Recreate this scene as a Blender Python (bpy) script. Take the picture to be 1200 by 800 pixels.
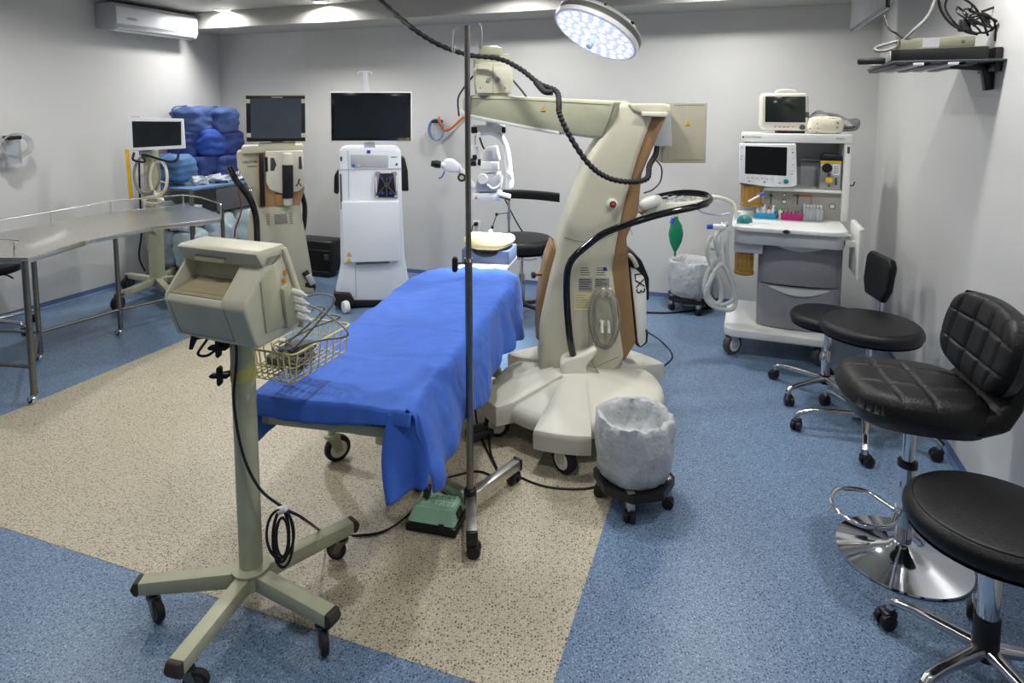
import bpy, bmesh, math, random
from mathutils import Vector, Matrix, noise, Euler
for _o in list(bpy.data.objects): bpy.data.objects.remove(_o)
random.seed(7)
scn = bpy.context.scene
COL = scn.collection
PI = math.pi
# ------------------------------------------------------------------ camera
CAMH = 1.65
FPX = 740.0
TH = math.atan(0.095)
PY0 = 128 + FPX*math.tan(TH)
cam_data = bpy.data.cameras.new('camera')
cam = bpy.data.objects.new('camera', cam_data); COL.objects.link(cam)
cam.location = (0, 0, CAMH)
cam.rotation_euler = (PI/2 - TH, 0, 0)
cam_data.sensor_width = 36.0
cam_data.sensor_fit = 'HORIZONTAL'
cam_data.lens = 36.0*FPX/1200.0
cam_data.shift_y = -(400-PY0)/1200.0
cam_data.clip_start = 0.05
scn.camera = cam
# ------------------------------------------------------------------ world and exposure
w = bpy.data.worlds.new('world'); scn.world = w; w.use_nodes = True
w.node_tree.nodes['Background'].inputs[0].default_value = (0.55, 0.58, 0.65, 1)
w.node_tree.nodes['Background'].inputs[1].default_value = 0.3
vs = scn.view_settings
vs.view_transform = 'Standard'; vs.look = 'None'; vs.gamma = 1; vs.use_curve_mapping = False
vs.exposure = 0.1
DOWNLIGHT_W = 17.5
SURGICAL_W = 400.0
CEIL = 2.62
# room axes: R1 runs right along the back wall, R2 runs away from the viewer along the side walls
RA = math.radians(-19.6)
R1 = Vector((math.cos(RA), math.sin(RA), 0)); R2 = Vector((-math.sin(RA), math.cos(RA), 0))

def ray(u, v):
    return Vector(((u-600)/FPX, math.cos(TH)+math.sin(TH)*(PY0-v)/FPX, -math.sin(TH)+math.cos(TH)*(PY0-v)/FPX))
CP = Vector((0, 0, CAMH))
def gnd(u, v, z=0.0):
    d = ray(u, v); return CP + d*((z-CAMH)/d.z)
def pt(u, v, y):
    d = ray(u, v); return CP + d*(y/d.y)
def proj(p):
    q = Vector(p)-CP
    a = q.y*math.cos(TH)-q.z*math.sin(TH); b = q.y*math.sin(TH)+q.z*math.cos(TH)
    return (600+FPX*q.x/a, PY0-FPX*b/a)
# ------------------------------------------------------------------ materials
_M = {}
def mat(name, col, rough=0.5, metal=0.0, var=0.06, scale=8.0, bump=0.0, bscale=60.0, trans=0.0, emit=None, estr=0.0, coat=0.0, alpha=1.0, ior=1.45, spec=0.5, sheen=0.0):
    if name in _M: return _M[name]
    m = bpy.data.materials.new(name); m.use_nodes = True
    nt = m.node_tree; b = nt.nodes['Principled BSDF']
    b.inputs['Roughness'].default_value = rough; b.inputs['Metallic'].default_value = metal
    b.inputs['IOR'].default_value = ior; b.inputs['Specular IOR Level'].default_value = spec
    b.inputs['Transmission Weight'].default_value = trans; b.inputs['Coat Weight'].default_value = coat
    b.inputs['Alpha'].default_value = alpha; b.inputs['Sheen Weight'].default_value = sheen
    tc = nt.nodes.new('ShaderNodeTexCoord')
    n = nt.nodes.new('ShaderNodeTexNoise'); n.inputs['Scale'].default_value = scale; n.inputs['Detail'].default_value = 4
    nt.links.new(tc.outputs['Object'], n.inputs['Vector'])
    cr = nt.nodes.new('ShaderNodeValToRGB')
    c0 = [max(0, c*(1-var)) for c in col]; c1 = [min(1, c*(1+var)) for c in col]
    cr.color_ramp.elements[0].color = (*c0, 1); cr.color_ramp.elements[1].color = (*c1, 1)
    cr.color_ramp.elements[0].position = 0.3; cr.color_ramp.elements[1].position = 0.7
    nt.links.new(n.outputs['Fac'], cr.inputs['Fac']); nt.links.new(cr.outputs['Color'], b.inputs['Base Color'])
    if bump:
        n2 = nt.nodes.new('ShaderNodeTexNoise'); n2.inputs['Scale'].default_value = bscale; n2.inputs['Detail'].default_value = 3
        nt.links.new(tc.outputs['Object'], n2.inputs['Vector'])
        bp = nt.nodes.new('ShaderNodeBump'); bp.inputs['Strength'].default_value = bump; bp.inputs['Distance'].default_value = 0.01
        nt.links.new(n2.outputs['Fac'], bp.inputs['Height']); nt.links.new(bp.outputs['Normal'], b.inputs['Normal'])
    if emit:
        b.inputs['Emission Color'].default_value = (*emit, 1); b.inputs['Emission Strength'].default_value = estr
    _M[name] = m
    return m
def srgb(r, g, b):
    f = lambda c: (c/255/12.92) if c/255 <= 0.04045 else ((c/255+0.055)/1.055)**2.4
    return (f(r), f(g), f(b))
def floor_mat(name, base, dark, light, mott):
    m = bpy.data.materials.new(name); m.use_nodes = True; nt = m.node_tree; b = nt.nodes['Principled BSDF']
    b.inputs['Roughness'].default_value = 0.36; b.inputs['Specular IOR Level'].default_value = 0.4
    tc = nt.nodes.new('ShaderNodeTexCoord')
    def speck(scale, th, seed):
        mp = nt.nodes.new('ShaderNodeMapping'); mp.inputs['Location'].default_value = (seed, seed*2, 0)
        nt.links.new(tc.outputs['Object'], mp.inputs['Vector'])
        nz = nt.nodes.new('ShaderNodeTexNoise'); nz.inputs['Scale'].default_value = scale*1.3; nz.inputs['Detail'].default_value = 2
        nt.links.new(mp.outputs['Vector'], nz.inputs['Vector'])
        vo = nt.nodes.new('ShaderNodeTexVoronoi'); vo.inputs['Scale'].default_value = scale; vo.voronoi_dimensions = '2D'
        mx = nt.nodes.new('ShaderNodeMix'); mx.data_type = 'VECTOR'; mx.inputs[0].default_value = 0.008
        nt.links.new(mp.outputs['Vector'], mx.inputs[4]); nt.links.new(nz.outputs['Color'], mx.inputs[5])
        nt.links.new(mx.outputs[1], vo.inputs['Vector'])
        sp = nt.nodes.new('ShaderNodeSeparateColor'); nt.links.new(vo.outputs['Color'], sp.inputs[0])
        # chips: radius varies with the cell's random value
        ml = nt.nodes.new('ShaderNodeMath'); ml.operation = 'MULTIPLY'; ml.inputs[1].default_value = th
        nt.links.new(sp.outputs[0], ml.inputs[0])
        lt = nt.nodes.new('ShaderNodeMath'); lt.operation = 'LESS_THAN'
        nt.links.new(vo.outputs['Distance'], lt.inputs[0]); nt.links.new(ml.outputs[0], lt.inputs[1])
        return lt.outputs[0]
    n = nt.nodes.new('ShaderNodeTexNoise'); n.inputs['Scale'].default_value = 90; n.inputs['Detail'].default_value = 5
    nt.links.new(tc.outputs['Object'], n.inputs['Vector'])
    cr = nt.nodes.new('ShaderNodeValToRGB')
    cr.color_ramp.elements[0].position = 0.35; cr.color_ramp.elements[1].position = 0.65
    cr.color_ramp.elements[0].color = (*mott, 1); cr.color_ramp.elements[1].color = (*base, 1)
    nt.links.new(n.outputs['Fac'], cr.inputs['Fac'])
    last = cr.outputs['Color']
    for sc, th, seed, colr, fac in ((110, 0.33, 3, light, 0.75), (95, 0.33, 11, dark, 0.9), (160, 0.3, 23, dark, 0.6)):
        s = speck(sc, th, seed)
        mm = nt.nodes.new('ShaderNodeMath'); mm.operation = 'MULTIPLY'; mm.inputs[1].default_value = fac; nt.links.new(s, mm.inputs[0])
        mx = nt.nodes.new('ShaderNodeMix'); mx.data_type = 'RGBA'
        nt.links.new(mm.outputs[0], mx.inputs[0]); nt.links.new(last, mx.inputs[6]); mx.inputs[7].default_value = (*colr, 1)
        last = mx.outputs[2]
    nt.links.new(last, b.inputs['Base Color'])
    return m
def wall_mat():
    m = mat('wall_paint', srgb(205, 205, 204), rough=0.33, var=0.025, scale=1.6, bump=0.06, bscale=9, spec=0.4)
    return m
M_wall = wall_mat()
M_ceil = mat('ceiling_paint', srgb(176, 175, 171), 0.6, var=0.02)
M_blue = floor_mat('blue_vinyl', srgb(112, 137, 164), srgb(42, 58, 86), srgb(158, 180, 202), srgb(98, 122, 152))
M_beige = floor_mat('beige_vinyl', srgb(193, 185, 163), srgb(80, 70, 58), srgb(216, 210, 194), srgb(178, 168, 144))
CREAM = mat('cream_plastic', srgb(200, 198, 176), 0.42, var=0.03)
CREAM2 = mat('cream_enamel', srgb(178, 179, 152), 0.42, var=0.05, scale=14)
IVORY = mat('ivory_plastic', srgb(222, 219, 205), 0.4, var=0.02)
WHITE = mat('white_plastic', srgb(232, 234, 238), 0.35, var=0.015)
OFFW = mat('offwhite_plastic', srgb(226, 227, 222), 0.35, var=0.02)
LGREY = mat('light_grey_plastic', srgb(186, 188, 192), 0.45, var=0.03)
GREY = mat('grey_plastic', srgb(140, 141, 145), 0.5, var=0.08, scale=200)
DGREY = mat('dark_grey_plastic', srgb(70, 72, 76), 0.5)
BLACK = mat('black_plastic', srgb(22, 22, 24), 0.4)
RUBBER = mat('black_rubber', srgb(30, 30, 32), 0.7)
GLOSSB = mat('gloss_black', srgb(14, 14, 16), 0.12, coat=0.4)
SCREEN = mat('screen_glass', srgb(34, 37, 42), 0.08, coat=0.3)
STEEL = mat('brushed_steel', srgb(206, 204, 198), 0.3, 1.0, var=0.08, scale=30)
STEELD = mat('dull_steel', srgb(128, 126, 122), 0.33, 1.0, var=0.1, scale=30)
CHROME = mat('chrome', srgb(225, 226, 230), 0.07, 1.0, var=0.01)
ALU = mat('polished_aluminium', srgb(200, 200, 202), 0.18, 1.0, var=0.04)
LEATHER = mat('black_leather', srgb(13, 13, 15), 0.36, var=0.15, scale=20, bump=0.2, bscale=220, spec=0.38)
FABRIC = mat('black_vinyl', srgb(15, 16, 20), 0.42, var=0.12, scale=20, bump=0.15, bscale=260, spec=0.4)
BLUECL = mat('blue_drape', srgb(58, 104, 200), 0.75, var=0.06, scale=5, bump=0.3, bscale=26, sheen=0.1)
NAVY = mat('navy_wrap', srgb(40, 58, 116), 0.8, var=0.2, scale=9, bump=0.5, bscale=24)
MIDBLUE = mat('mid_blue_wrap', srgb(64, 86, 138), 0.8, var=0.15, scale=9, bump=0.5, bscale=24)
SKYBLUE = mat('sky_blue_wrap', srgb(84, 122, 170), 0.75, var=0.12, scale=9, bump=0.4, bscale=24)
PALEBLUE = mat('pale_blue_wrap', srgb(196, 214, 224), 0.7, var=0.1, scale=12, bump=0.5, bscale=30)
LINER = mat('bin_liner', srgb(206, 209, 211), 0.3, var=0.08, scale=18, bump=0.9, bscale=34, trans=0.25)
PLASTIC = mat('clear_plastic', (0.88, 0.92, 0.96), 0.12, var=0.03, trans=0.75, bump=0.6, bscale=60)
BROWN = mat('brown_strip', srgb(146, 116, 80), 0.5, var=0.05)
COPPER = mat('copper_panel', srgb(196, 146, 100), 0.35, 0.3, var=0.1)
YELLOW = mat('yellow_label', srgb(232, 186, 30), 0.5)
YWIRE = mat('yellow_wire', srgb(214, 205, 140), 0.4, var=0.05)
YBAND = mat('yellow_band', srgb(200, 190, 110), 0.5, var=0.08)
RED = mat('red_plastic', srgb(200, 50, 40), 0.4)
GREEN = mat('green_plastic', srgb(70, 180, 60), 0.4)
TEAL = mat('teal_plastic', srgb(20, 130, 130), 0.45)
BTRAY = mat('blue_tray', srgb(28, 150, 200), 0.4)
MTRAY = mat('magenta_tray', srgb(180, 30, 110), 0.4)
AMBER = mat('amber_glass', srgb(226, 180, 96), 0.12, trans=0.6, var=0.15, scale=16)
MINT = mat('mint_plastic', srgb(160, 205, 175), 0.45)
TUBEW = mat('milky_tube', srgb(222, 226, 226), 0.3, trans=0.25)
CABLEG = mat('grey_cable', srgb(150, 148, 138), 0.5)
ORANGE = mat('orange_tube', srgb(190, 95, 40), 0.4)
BLUEP = mat('blue_plastic', srgb(50, 90, 200), 0.4)
BAGG = mat('green_bag', srgb(20, 140, 100), 0.4, var=0.15)
PURPLE = mat('purple_film', srgb(88, 74, 130), 0.35)
PAPER = mat('paper_label', srgb(205, 203, 190), 0.7)
INK = mat('ink', srgb(40, 40, 40), 0.7)
LOGOB = mat('logo_blue', srgb(40, 60, 160), 0.4)
SKIRT = mat('blue_skirting', srgb(84, 108, 146), 0.45, var=0.06, scale=40)
# ------------------------------------------------------------------ mesh builder
class B:
    def __init__(s): s.V = []; s.F = []; s.I = []; s.m = 0; s.T = Matrix()
    def dump(s, bm, M=None):
        off = len(s.V); bm.verts.index_update()
        A = s.T @ M if M is not None else s.T
        s.V += [(A @ v.co)[:] for v in bm.verts]
        fl = A.determinant() < 0
        for f in bm.faces:
            ix = [off+v.index for v in f.verts]
            s.F.append(ix[::-1] if fl else ix); s.I.append(s.m)
        bm.free(); return s
    def box(s, c, d, r=(0, 0, 0), bev=0.0, seg=2):
        bm = bmesh.new(); bmesh.ops.create_cube(bm, size=1.0, matrix=Matrix.Diagonal((*d, 1)))
        if bev: bmesh.ops.bevel(bm, geom=bm.edges[:], offset=min(bev, min(d)*0.49), segments=seg, affect='EDGES', profile=0.5)
        return s.dump(bm, Matrix.Translation(c) @ Euler(r).to_matrix().to_4x4())
    def bx(s, x0, x1, y0, y1, z0, z1, bev=0.0, seg=2):
        return s.box(((x0+x1)/2, (y0+y1)/2, (z0+z1)/2), (abs(x1-x0), abs(y1-y0), abs(z1-z0)), bev=bev, seg=seg)
    def cyl(s, p0, p1, r0, r1=None, seg=20, bev=0.0):
        p0 = Vector(p0); p1 = Vector(p1); d = p1-p0; L = d.length
        if r1 is None: r1 = r0
        bm = bmesh.new(); bmesh.ops.create_cone(bm, cap_ends=True, segments=seg, radius1=r0, radius2=r1, depth=L)
        if bev:
            ed = [e for e in bm.edges if all(abs(abs(v.co.z)-L/2) < 1e-6 for v in e.verts) and e.verts[0].co.z*e.verts[1].co.z > 0]
            bmesh.ops.bevel(bm, geom=ed, offset=bev, segments=2, affect='EDGES', profile=0.5)
        return s.dump(bm, Matrix.Translation((p0+p1)/2) @ d.to_track_quat('Z', 'Y').to_matrix().to_4x4())
    def tube(s, pts, r, seg=8, closed=False, sub=6, cap=True):
        P = [Vector(p) for p in pts]
        if sub > 1 and len(P) > 2:
            Q = []; n = len(P)
            rng = range(n if closed else n-1)
            for i in rng:
                a = P[(i-1) % n] if (closed or i > 0) else P[0]*2-P[1]
                b = P[i]; c = P[(i+1) % n]; d = P[(i+2) % n] if (closed or i < n-2) else P[-1]*2-P[-2]
                for k in range(sub):
                    t = k/sub
                    Q.append(0.5*((2*b)+(c-a)*t+(2*a-5*b+4*c-d)*t*t+(3*b-a-3*c+d)*t**3))
            if not closed: Q.append(P[-1])
            P = Q
        n = len(P); rr = r if callable(r) else (lambda t: r)
        tg = []
        for i in range(n):
            if closed: t = P[(i+1) % n]-P[i-1]
            else: t = P[min(i+1, n-1)]-P[max(i-1, 0)]
            tg.append(t.normalized() if t.length > 1e-9 else Vector((0, 0, 1)))
        up = Vector((0, 0, 1)) if abs(tg[0].z) < 0.9 else Vector((1, 0, 0))
        nr = (up - tg[0]*up.dot(tg[0])).normalized()
        off = len(s.V)
        for i in range(n):
            nr = nr - tg[i]*nr.dot(tg[i]); nr = nr.normalized() if nr.length > 1e-6 else tg[i].orthogonal().normalized()
            bn = tg[i].cross(nr)
            for k in range(seg):
                a = 2*PI*k/seg
                s.V.append((s.T @ (P[i]+(nr*math.cos(a)+bn*math.sin(a))*rr(i/max(1, n-1))))[:])
        for i in range(n if closed else n-1):
            for k in range(seg):
                a = off+i*seg+k; b = off+i*seg+(k+1) % seg
                c = off+((i+1) % n)*seg+(k+1) % seg; d = off+((i+1) % n)*seg+k
                s.F.append([a, b, c, d]); s.I.append(s.m)
        if cap and not closed:
            s.F.append([off+k for k in range(seg)][::-1]); s.I.append(s.m)
            s.F.append([off+(n-1)*seg+k for k in range(seg)]); s.I.append(s.m)
        return s
    def lathe(s, prof, c=(0, 0, 0), seg=32, M=None, fn=None):
        off = len(s.V); n = len(prof); A = s.T @ (Matrix.Translation(c) @ (M if M is not None else Matrix()))
        for i, (r, z) in enumerate(prof):
            for k in range(seg):
                a = 2*PI*k/seg; p = Vector((r*math.cos(a), r*math.sin(a), z))
                if fn: p = fn(p, a, i)
                s.V.append((A @ p)[:])
        for i in range(n-1):
            for k in range(seg):
                s.F.append([off+i*seg+k, off+i*seg+(k+1) % seg, off+(i+1)*seg+(k+1) % seg, off+(i+1)*seg+k]); s.I.append(s.m)
        if prof[0][0] > 1e-6: s.F.append([off+k for k in range(seg)][::-1]); s.I.append(s.m)
        if prof[-1][0] > 1e-6: s.F.append([off+(n-1)*seg+k for k in range(seg)]); s.I.append(s.m)
        return s
    def prism(s, poly, a, b, plane='xz', bev=0.0, seg=2, M=None):
        """extrude a 2D outline: plane 'xz' from y=a to y=b, 'xy' from z=a to z=b, 'yz' from x=a to x=b"""
        f = {'xz': lambda p, h: (p[0], h, p[1]), 'xy': lambda p, h: (p[0], p[1], h), 'yz': lambda p, h: (h, p[0], p[1])}[plane]
        bm = bmesh.new(); v0 = [bm.verts.new(f(p, a)) for p in poly]; v1 = [bm.verts.new(f(p, b)) for p in poly]
        n = len(poly); bm.faces.new(v0); bm.faces.new(v1[::-1])
        for i in range(n): bm.faces.new([v0[i], v1[i], v1[(i+1) % n], v0[(i+1) % n]])
        bmesh.ops.recalc_face_normals(bm, faces=bm.faces[:])
        if bev:
            bmesh.ops.bevel(bm, geom=bm.edges[:], offset=bev, segments=seg, affect='EDGES', profile=0.5, clamp_overlap=True)
        return s.dump(bm, M)
    def grid(s, fn, nu, nv, closed_u=False):
        off = len(s.V)
        for j in range(nv+1):
            for i in range(nu if closed_u else nu+1):
                s.V.append((s.T @ Vector(fn(i/nu, j/nv)))[:])
        w_ = nu if closed_u else nu+1
        for j in range(nv):
            for i in range(nu):
                a = off+j*w_+i; b = off+j*w_+(i+1) % w_
                s.F.append([a, b, b+w_, a+w_]); s.I.append(s.m)
        return s
    def ball(s, c, r, seg=16, sc=(1, 1, 1)):
        bm = bmesh.new(); bmesh.ops.create_uvsphere(bm, u_segments=seg, v_segments=seg//2+1, radius=r)
        return s.dump(bm, Matrix.Translation(c) @ Matrix.Diagonal((*sc, 1)))
    def soft(s, c, d, r=(0, 0, 0), e=0.32, nz=0.0, nsc=6.0, cuts=10, seed=0.0, pinch=0.0):
        """a rounded soft block with noise"""
        bm = bmesh.new(); bmesh.ops.create_cube(bm, size=2.0); bmesh.ops.subdivide_edges(bm, edges=bm.edges[:], cuts=cuts, use_grid_fill=True)
        for v in bm.verts:
            q = v.co.copy(); n6 = (abs(q.x)**5+abs(q.y)**5+abs(q.z)**5)**0.2
            p = q/n6*1.0
            p = p.lerp(q.normalized()*1.12, e)
            p = Vector((p.x*d[0]/2, p.y*d[1]/2, p.z*d[2]/2))
            if nz:
                nn = noise.noise_vector(p*nsc+Vector((seed, seed*1.7, -seed)))
                fold = noise.noise(Vector((p.x*nsc*1.1, p.y*nsc*1.1, p.z*nsc*3))+Vector((seed, 0, 3)))
                p += nn*nz + p.normalized()*fold*nz
            v.co = p
        return s.dump(bm, Matrix.Translation(c) @ Euler(r).to_matrix().to_4x4())
    def build(s, name, mats, parent=None, smooth=38, loc=None, rot=None):
        me = bpy.data.meshes.new(name); me.from_pydata(s.V, [], s.F); me.validate(); me.update()
        if not isinstance(mats, (list, tuple)): mats = [mats]
        for m in mats: me.materials.append(m)
        if len(mats) > 1 and len(me.polygons) == len(s.I):
            me.polygons.foreach_set('material_index', s.I)
        if smooth:
            me.shade_smooth(); me.set_sharp_from_angle(angle=math.radians(smooth))
        o = bpy.data.objects.new(name, me); COL.objects.link(o)
        if parent is not None: o.parent = parent.o if isinstance(parent, T) else parent
        if loc is not None: o.location = loc
        if rot is not None: o.rotation_euler = rot
        return o
class T:
    """a top-level thing: an Empty at its base that parents its parts"""
    def __init__(s, name, label, cat, loc=(0, 0, 0), rz=0.0, group=None, rot=None):
        s.o = bpy.data.objects.new(name, None); COL.objects.link(s.o); s.o.empty_display_size = 0.1
        s.o.location = loc; s.o.rotation_euler = rot if rot is not None else (0, 0, rz)
        tag(s.o, label, cat, group)
        s.M = Matrix.Translation(loc) @ Euler(s.o.rotation_euler).to_matrix().to_4x4(); s.I = s.M.inverted()
    def w2l(s, p): return s.I @ Vector(p)
    def py(s, u, v, y=0.0):            # where a line of sight meets the local plane y
        o = s.I @ CP; d = s.I.to_3x3() @ ray(u, v); t = (y-o.y)/d.y; return o+d*t
    def px(s, u, v, x=0.0):
        o = s.I @ CP; d = s.I.to_3x3() @ ray(u, v); t = (x-o.x)/d.x; return o+d*t
    def pz(s, u, v, z=0.0):
        o = s.I @ CP; d = s.I.to_3x3() @ ray(u, v); t = (z-o.z)/d.z; return o+d*t
    def xz(s, uv, y=0.0): return [(p.x, p.z) for p in (s.py(u, v, y) for u, v in uv)]
def tag(o, label, cat, group=None):
    o['label'] = label; o['category'] = cat
    if group: o['group'] = group
    return o
def struct(name, b, m, smooth=0):
    o = b.build(name, m, None, smooth); o['kind'] = 'structure'; return o
def dup(t, loc, rz, label, group=None):
    src = t.o if isinstance(t, T) else t
    r = src.copy(); COL.objects.link(r); r.location = loc; r.rotation_euler = (0, 0, rz); r['label'] = label
    if group: r['group'] = group
    for ch in list(src.children):
        c = ch.copy(); COL.objects.link(c); c.parent = r
        for g in list(ch.children):
            d = g.copy(); COL.objects.link(d); d.parent = c
    return r
def text(name, s, size, M, m, parent=None, depth=0.0006, align='LEFT', label=None, sx=1.0):
    cu = bpy.data.curves.new(name, 'FONT'); cu.body = s; cu.size = size; cu.extrude = depth; cu.align_x = align; cu.resolution_u = 2
    ob = bpy.data.objects.new(name, cu); COL.objects.link(ob)
    dg = bpy.context.evaluated_depsgraph_get(); me = bpy.data.meshes.new_from_object(ob.evaluated_get(dg))
    bpy.data.objects.remove(ob); bpy.data.curves.remove(cu)
    me.name = name; me.materials.clear(); me.materials.append(m)
    me.transform(M @ Matrix.Diagonal((sx, 1, 1, 1)))
    o = bpy.data.objects.new(name, me); COL.objects.link(o)
    if parent is not None: o.parent = parent.o if isinstance(parent, T) else parent
    if label: o['label'] = label
    return o
# text / decal facing local -Y:
def FY(x, y, z, rx=0.0): return Matrix.Translation((x, y, z)) @ Matrix.Rotation(PI/2+rx, 4, 'X')
def warn(parent, M, s=0.03):
    b = B(); b.T = M; b.prism([(-s/2, -s*0.43), (s/2, -s*0.43), (0, s*0.43)], 0, 0.0012, 'xy')
    b.m = 1; b.bx(-s*0.04, s*0.04, -s*0.1, s*0.2, 0.0012, 0.0018); b.bx(-s*0.05, s*0.05, -s*0.28, -s*0.18, 0.0012, 0.0018)
    b.bx(-s/2, s/2, -s*0.47, -s*0.42, 0, 0.0016)
    return b.build('warning_sticker', [YELLOW, INK], parent)
def rot2(x, y, a): return (x*math.cos(a)-y*math.sin(a), x*math.sin(a)+y*math.cos(a))
def caster(parent, p, r=0.04, rz=0.0, w=0.03, top=0.11, mats=(STEEL, RUBBER, LGREY), twin=False, name='caster', off=0.025):
    """fork and wheel; p = point on the ground under the stem"""
    b = B(); b.T = Matrix.Translation(p) @ Matrix.Rotation(rz, 4, 'Z')
    b.cyl((0, 0, r*1.9), (0, 0, top), r*0.28, seg=12)
    b.cyl((0, 0, r*2.0), (0, 0, r*2.25), r*0.6, seg=16)
    if twin:
        b.m = 1; b.cyl((off, -w, r), (off, -w*0.15, r), r, seg=20, bev=r*0.2); b.cyl((off, w*0.15, r), (off, w, r), r, seg=20, bev=r*0.2)
        b.box((off*0.4, 0, r*1.75), (r*1.7, w*1.7, r*0.9), bev=r*0.3)
    else:
        for sg in (-1, 1):
            b.prism([(-r*0.45, r*2.05), (r*0.5, r*2.05), (off+r*0.3, r*0.8), (off-r*0.25, r*0.8)], sg*w*0.62-0.002, sg*w*0.62+0.002, 'xz')
        b.box((0, 0, r*2.03), (r*1.0, w*1.3, r*0.14))
        b.cyl((off, -w*0.75, r), (off, w*0.75, r), r*0.16, seg=10)
        b.m = 1; b.cyl((off, -w/2, r), (off, w/2, r), r, seg=24, bev=min(w*0.25, r*0.2))
        b.m = 2; b.cyl((off, -w*0.53, r), (off, w*0.53, r), r*0.66, seg=20)
    return b.build(name, list(mats), parent)
def cord(name, label, pts, r, m, cat='cable', seg=8, group=None):
    b = B(); b.tube(pts, r, seg); o = b.build(name, m, None, 60); return tag(o, label, cat, group)
# ================================================================== room shell
PL = gnd(0, 371.5, 0.05); PB = gnd(399, 307, 0.05); PR = gnd(1090, 505, 0.0) + R1*0.025
def isect(p, d, q, e):
    t = ((q.x-p.x)*e.y-(q.y-p.y)*e.x)/(d.x*e.y-d.y*e.x); return Vector((p.x+d.x*t, p.y+d.y*t, 0))
PL = PL - R1*0.07
C_LB = isect(PL, R2, PB, R1); C_RB = isect(PR, R2, PB, R1)
ROOMW = (C_RB-C_LB).length
# room frame: origin at the back-left corner, local x right along back wall, local y = depth (negative towards viewer)
RM = Matrix.Translation(C_LB) @ Matrix.Rotation(RA, 4, 'Z')
RI = RM.inverted()
def rl(p): return RI @ Vector(p)
def rw(x, y, z): return RM @ Vector((x, y, z))
FRONT = -8.6
def rb(): b = B(); b.T = RM; return b
b = rb(); b.bx(-0.1, ROOMW+0.1, 0, 0.12, 0, CEIL+0.1); struct('wall_back', b, M_wall)
b = rb(); b.bx(-0.12, 0, FRONT, 0, 0, CEIL+0.1); struct('wall_left', b, M_wall)
b = rb(); b.bx(ROOMW, ROOMW+0.12, FRONT, 0, 0, CEIL+0.1); struct('wall_right', b, M_wall)
b = rb(); b.bx(-0.12, ROOMW+0.12, FRONT-0.12, FRONT, 0, CEIL+0.1); struct('wall_front', b, M_wall)
b = rb(); b.bx(-0.12, ROOMW+0.12, FRONT-0.12, 0.12, CEIL, CEIL+0.1); struct('ceiling', b, M_ceil)
b = rb(); b.bx(-0.12, ROOMW+0.12, FRONT-0.12, 0.12, -0.1, 0); struct('floor', b, M_blue)
# beige vinyl field let into the blue floor
pA = rl(gnd(240, 382.5)); pB_ = rl(gnd(0, 612)); pC = rl(gnd(719, 580))
bx0, bx1, by0, by1 = rl(gnd(0, 488)).x, pC.x, rl(gnd(200, 682.5)).y, pA.y
b = rb(); b.bx(bx0, bx1, by0, by1, 0.0, 0.0012); struct('floor', b, M_beige)
# dropped beam along the back wall, coved skirting
BEAMZ = 2.455
b = rb(); b.bx(0, ROOMW, -0.50, 0, BEAMZ, CEIL-0.001, bev=0.004); struct('trim_1', b, M_ceil)
def skirt(name, prof_pts, x0, x1, axis):
    b = rb()
    if axis == 'back': b.prism([(-0.001, 0), (-0.02, 0.0015), (-0.006, 0.012), (-0.003, 0.05), (-0.001, 0.05)], x0, x1, 'yz')
    else:
        s_ = 1 if axis == 'left' else -1; o_ = 0 if axis == 'left' else ROOMW
        b.prism([(o_+s_*0.001, 0), (o_+s_*0.02, 0.0015), (o_+s_*0.006, 0.012), (o_+s_*0.003, 0.05), (o_+s_*0.001, 0.05)], x0, x1, 'xz')
    return struct(name, b, SKIRT)
skirt('baseboard_back', None, 0.02, ROOMW-0.02, 'back')
skirt('baseboard_left', None, FRONT+0.02, -0.005, 'left')
skirt('baseboard_right', None, FRONT+0.02, -0.005, 'right')
# ------------------------------------------------------------------ ceiling downlights
DLE = mat('downlight_lens', (1, 1, 1), 0.3, emit=(1.0, 0.97, 0.92), estr=14)
def downlight(x, y, label, lit=True, wtt=DOWNLIGHT_W):
    p = rw(x, y, CEIL)
    t = T('recessed_downlight', label, 'ceiling light', p)
    b = B(); b.lathe([(0.055, -0.0005), (0.075, -0.0005), (0.078, -0.006), (0.06, -0.01), (0.055, -0.004)], seg=32); b.build('trim_ring', WHITE, t)
    b = B(); b.cyl((0, 0, -0.004), (0, 0, -0.0005), 0.054, seg=32); b.build('lens', DLE, t)
    L = bpy.data.lights.new('downlight_lamp', 'AREA'); L.shape = 'DISK'; L.size = 0.16; L.energy = wtt; L.color = (1.0, 0.985, 0.96); L.spread = math.radians(165)
    lo = bpy.data.objects.new('downlight_lamp', L); COL.objects.link(lo); lo.parent = t.o; lo.location = (0, 0, -0.02)
    return t
d1 = rl(pt(260.5, 11, 1)*1); 
def ceil_hit(u, v): return rl(gnd(u, v, CEIL))
h1 = ceil_hit(260.5, 11.5); h2 = ceil_hit(375.5, 2)
downlight(h1.x, h1.y, 'round recessed ceiling downlight nearest the left corner, beside the air conditioner')
downlight(h2.x, h2.y, 'round recessed ceiling downlight above the white tower, right of the corner one')
dy = -0.85
row = [3.7, 5.3]
for i, x in enumerate(row):
    downlight(x, dy, 'recessed downlight of the back ceiling row, ' + ('above the surgical light' if i == 0 else 'above the anaesthesia cart'), wtt=DOWNLIGHT_W)
ROWN = {-2.7: 'second', -4.6: 'third', -6.5: 'fourth'}; COLN = {1.0: 'nearest the left wall', 2.9: 'left of the middle', 4.6: 'right of the middle', 6.0: 'nearest the right wall'}
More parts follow.
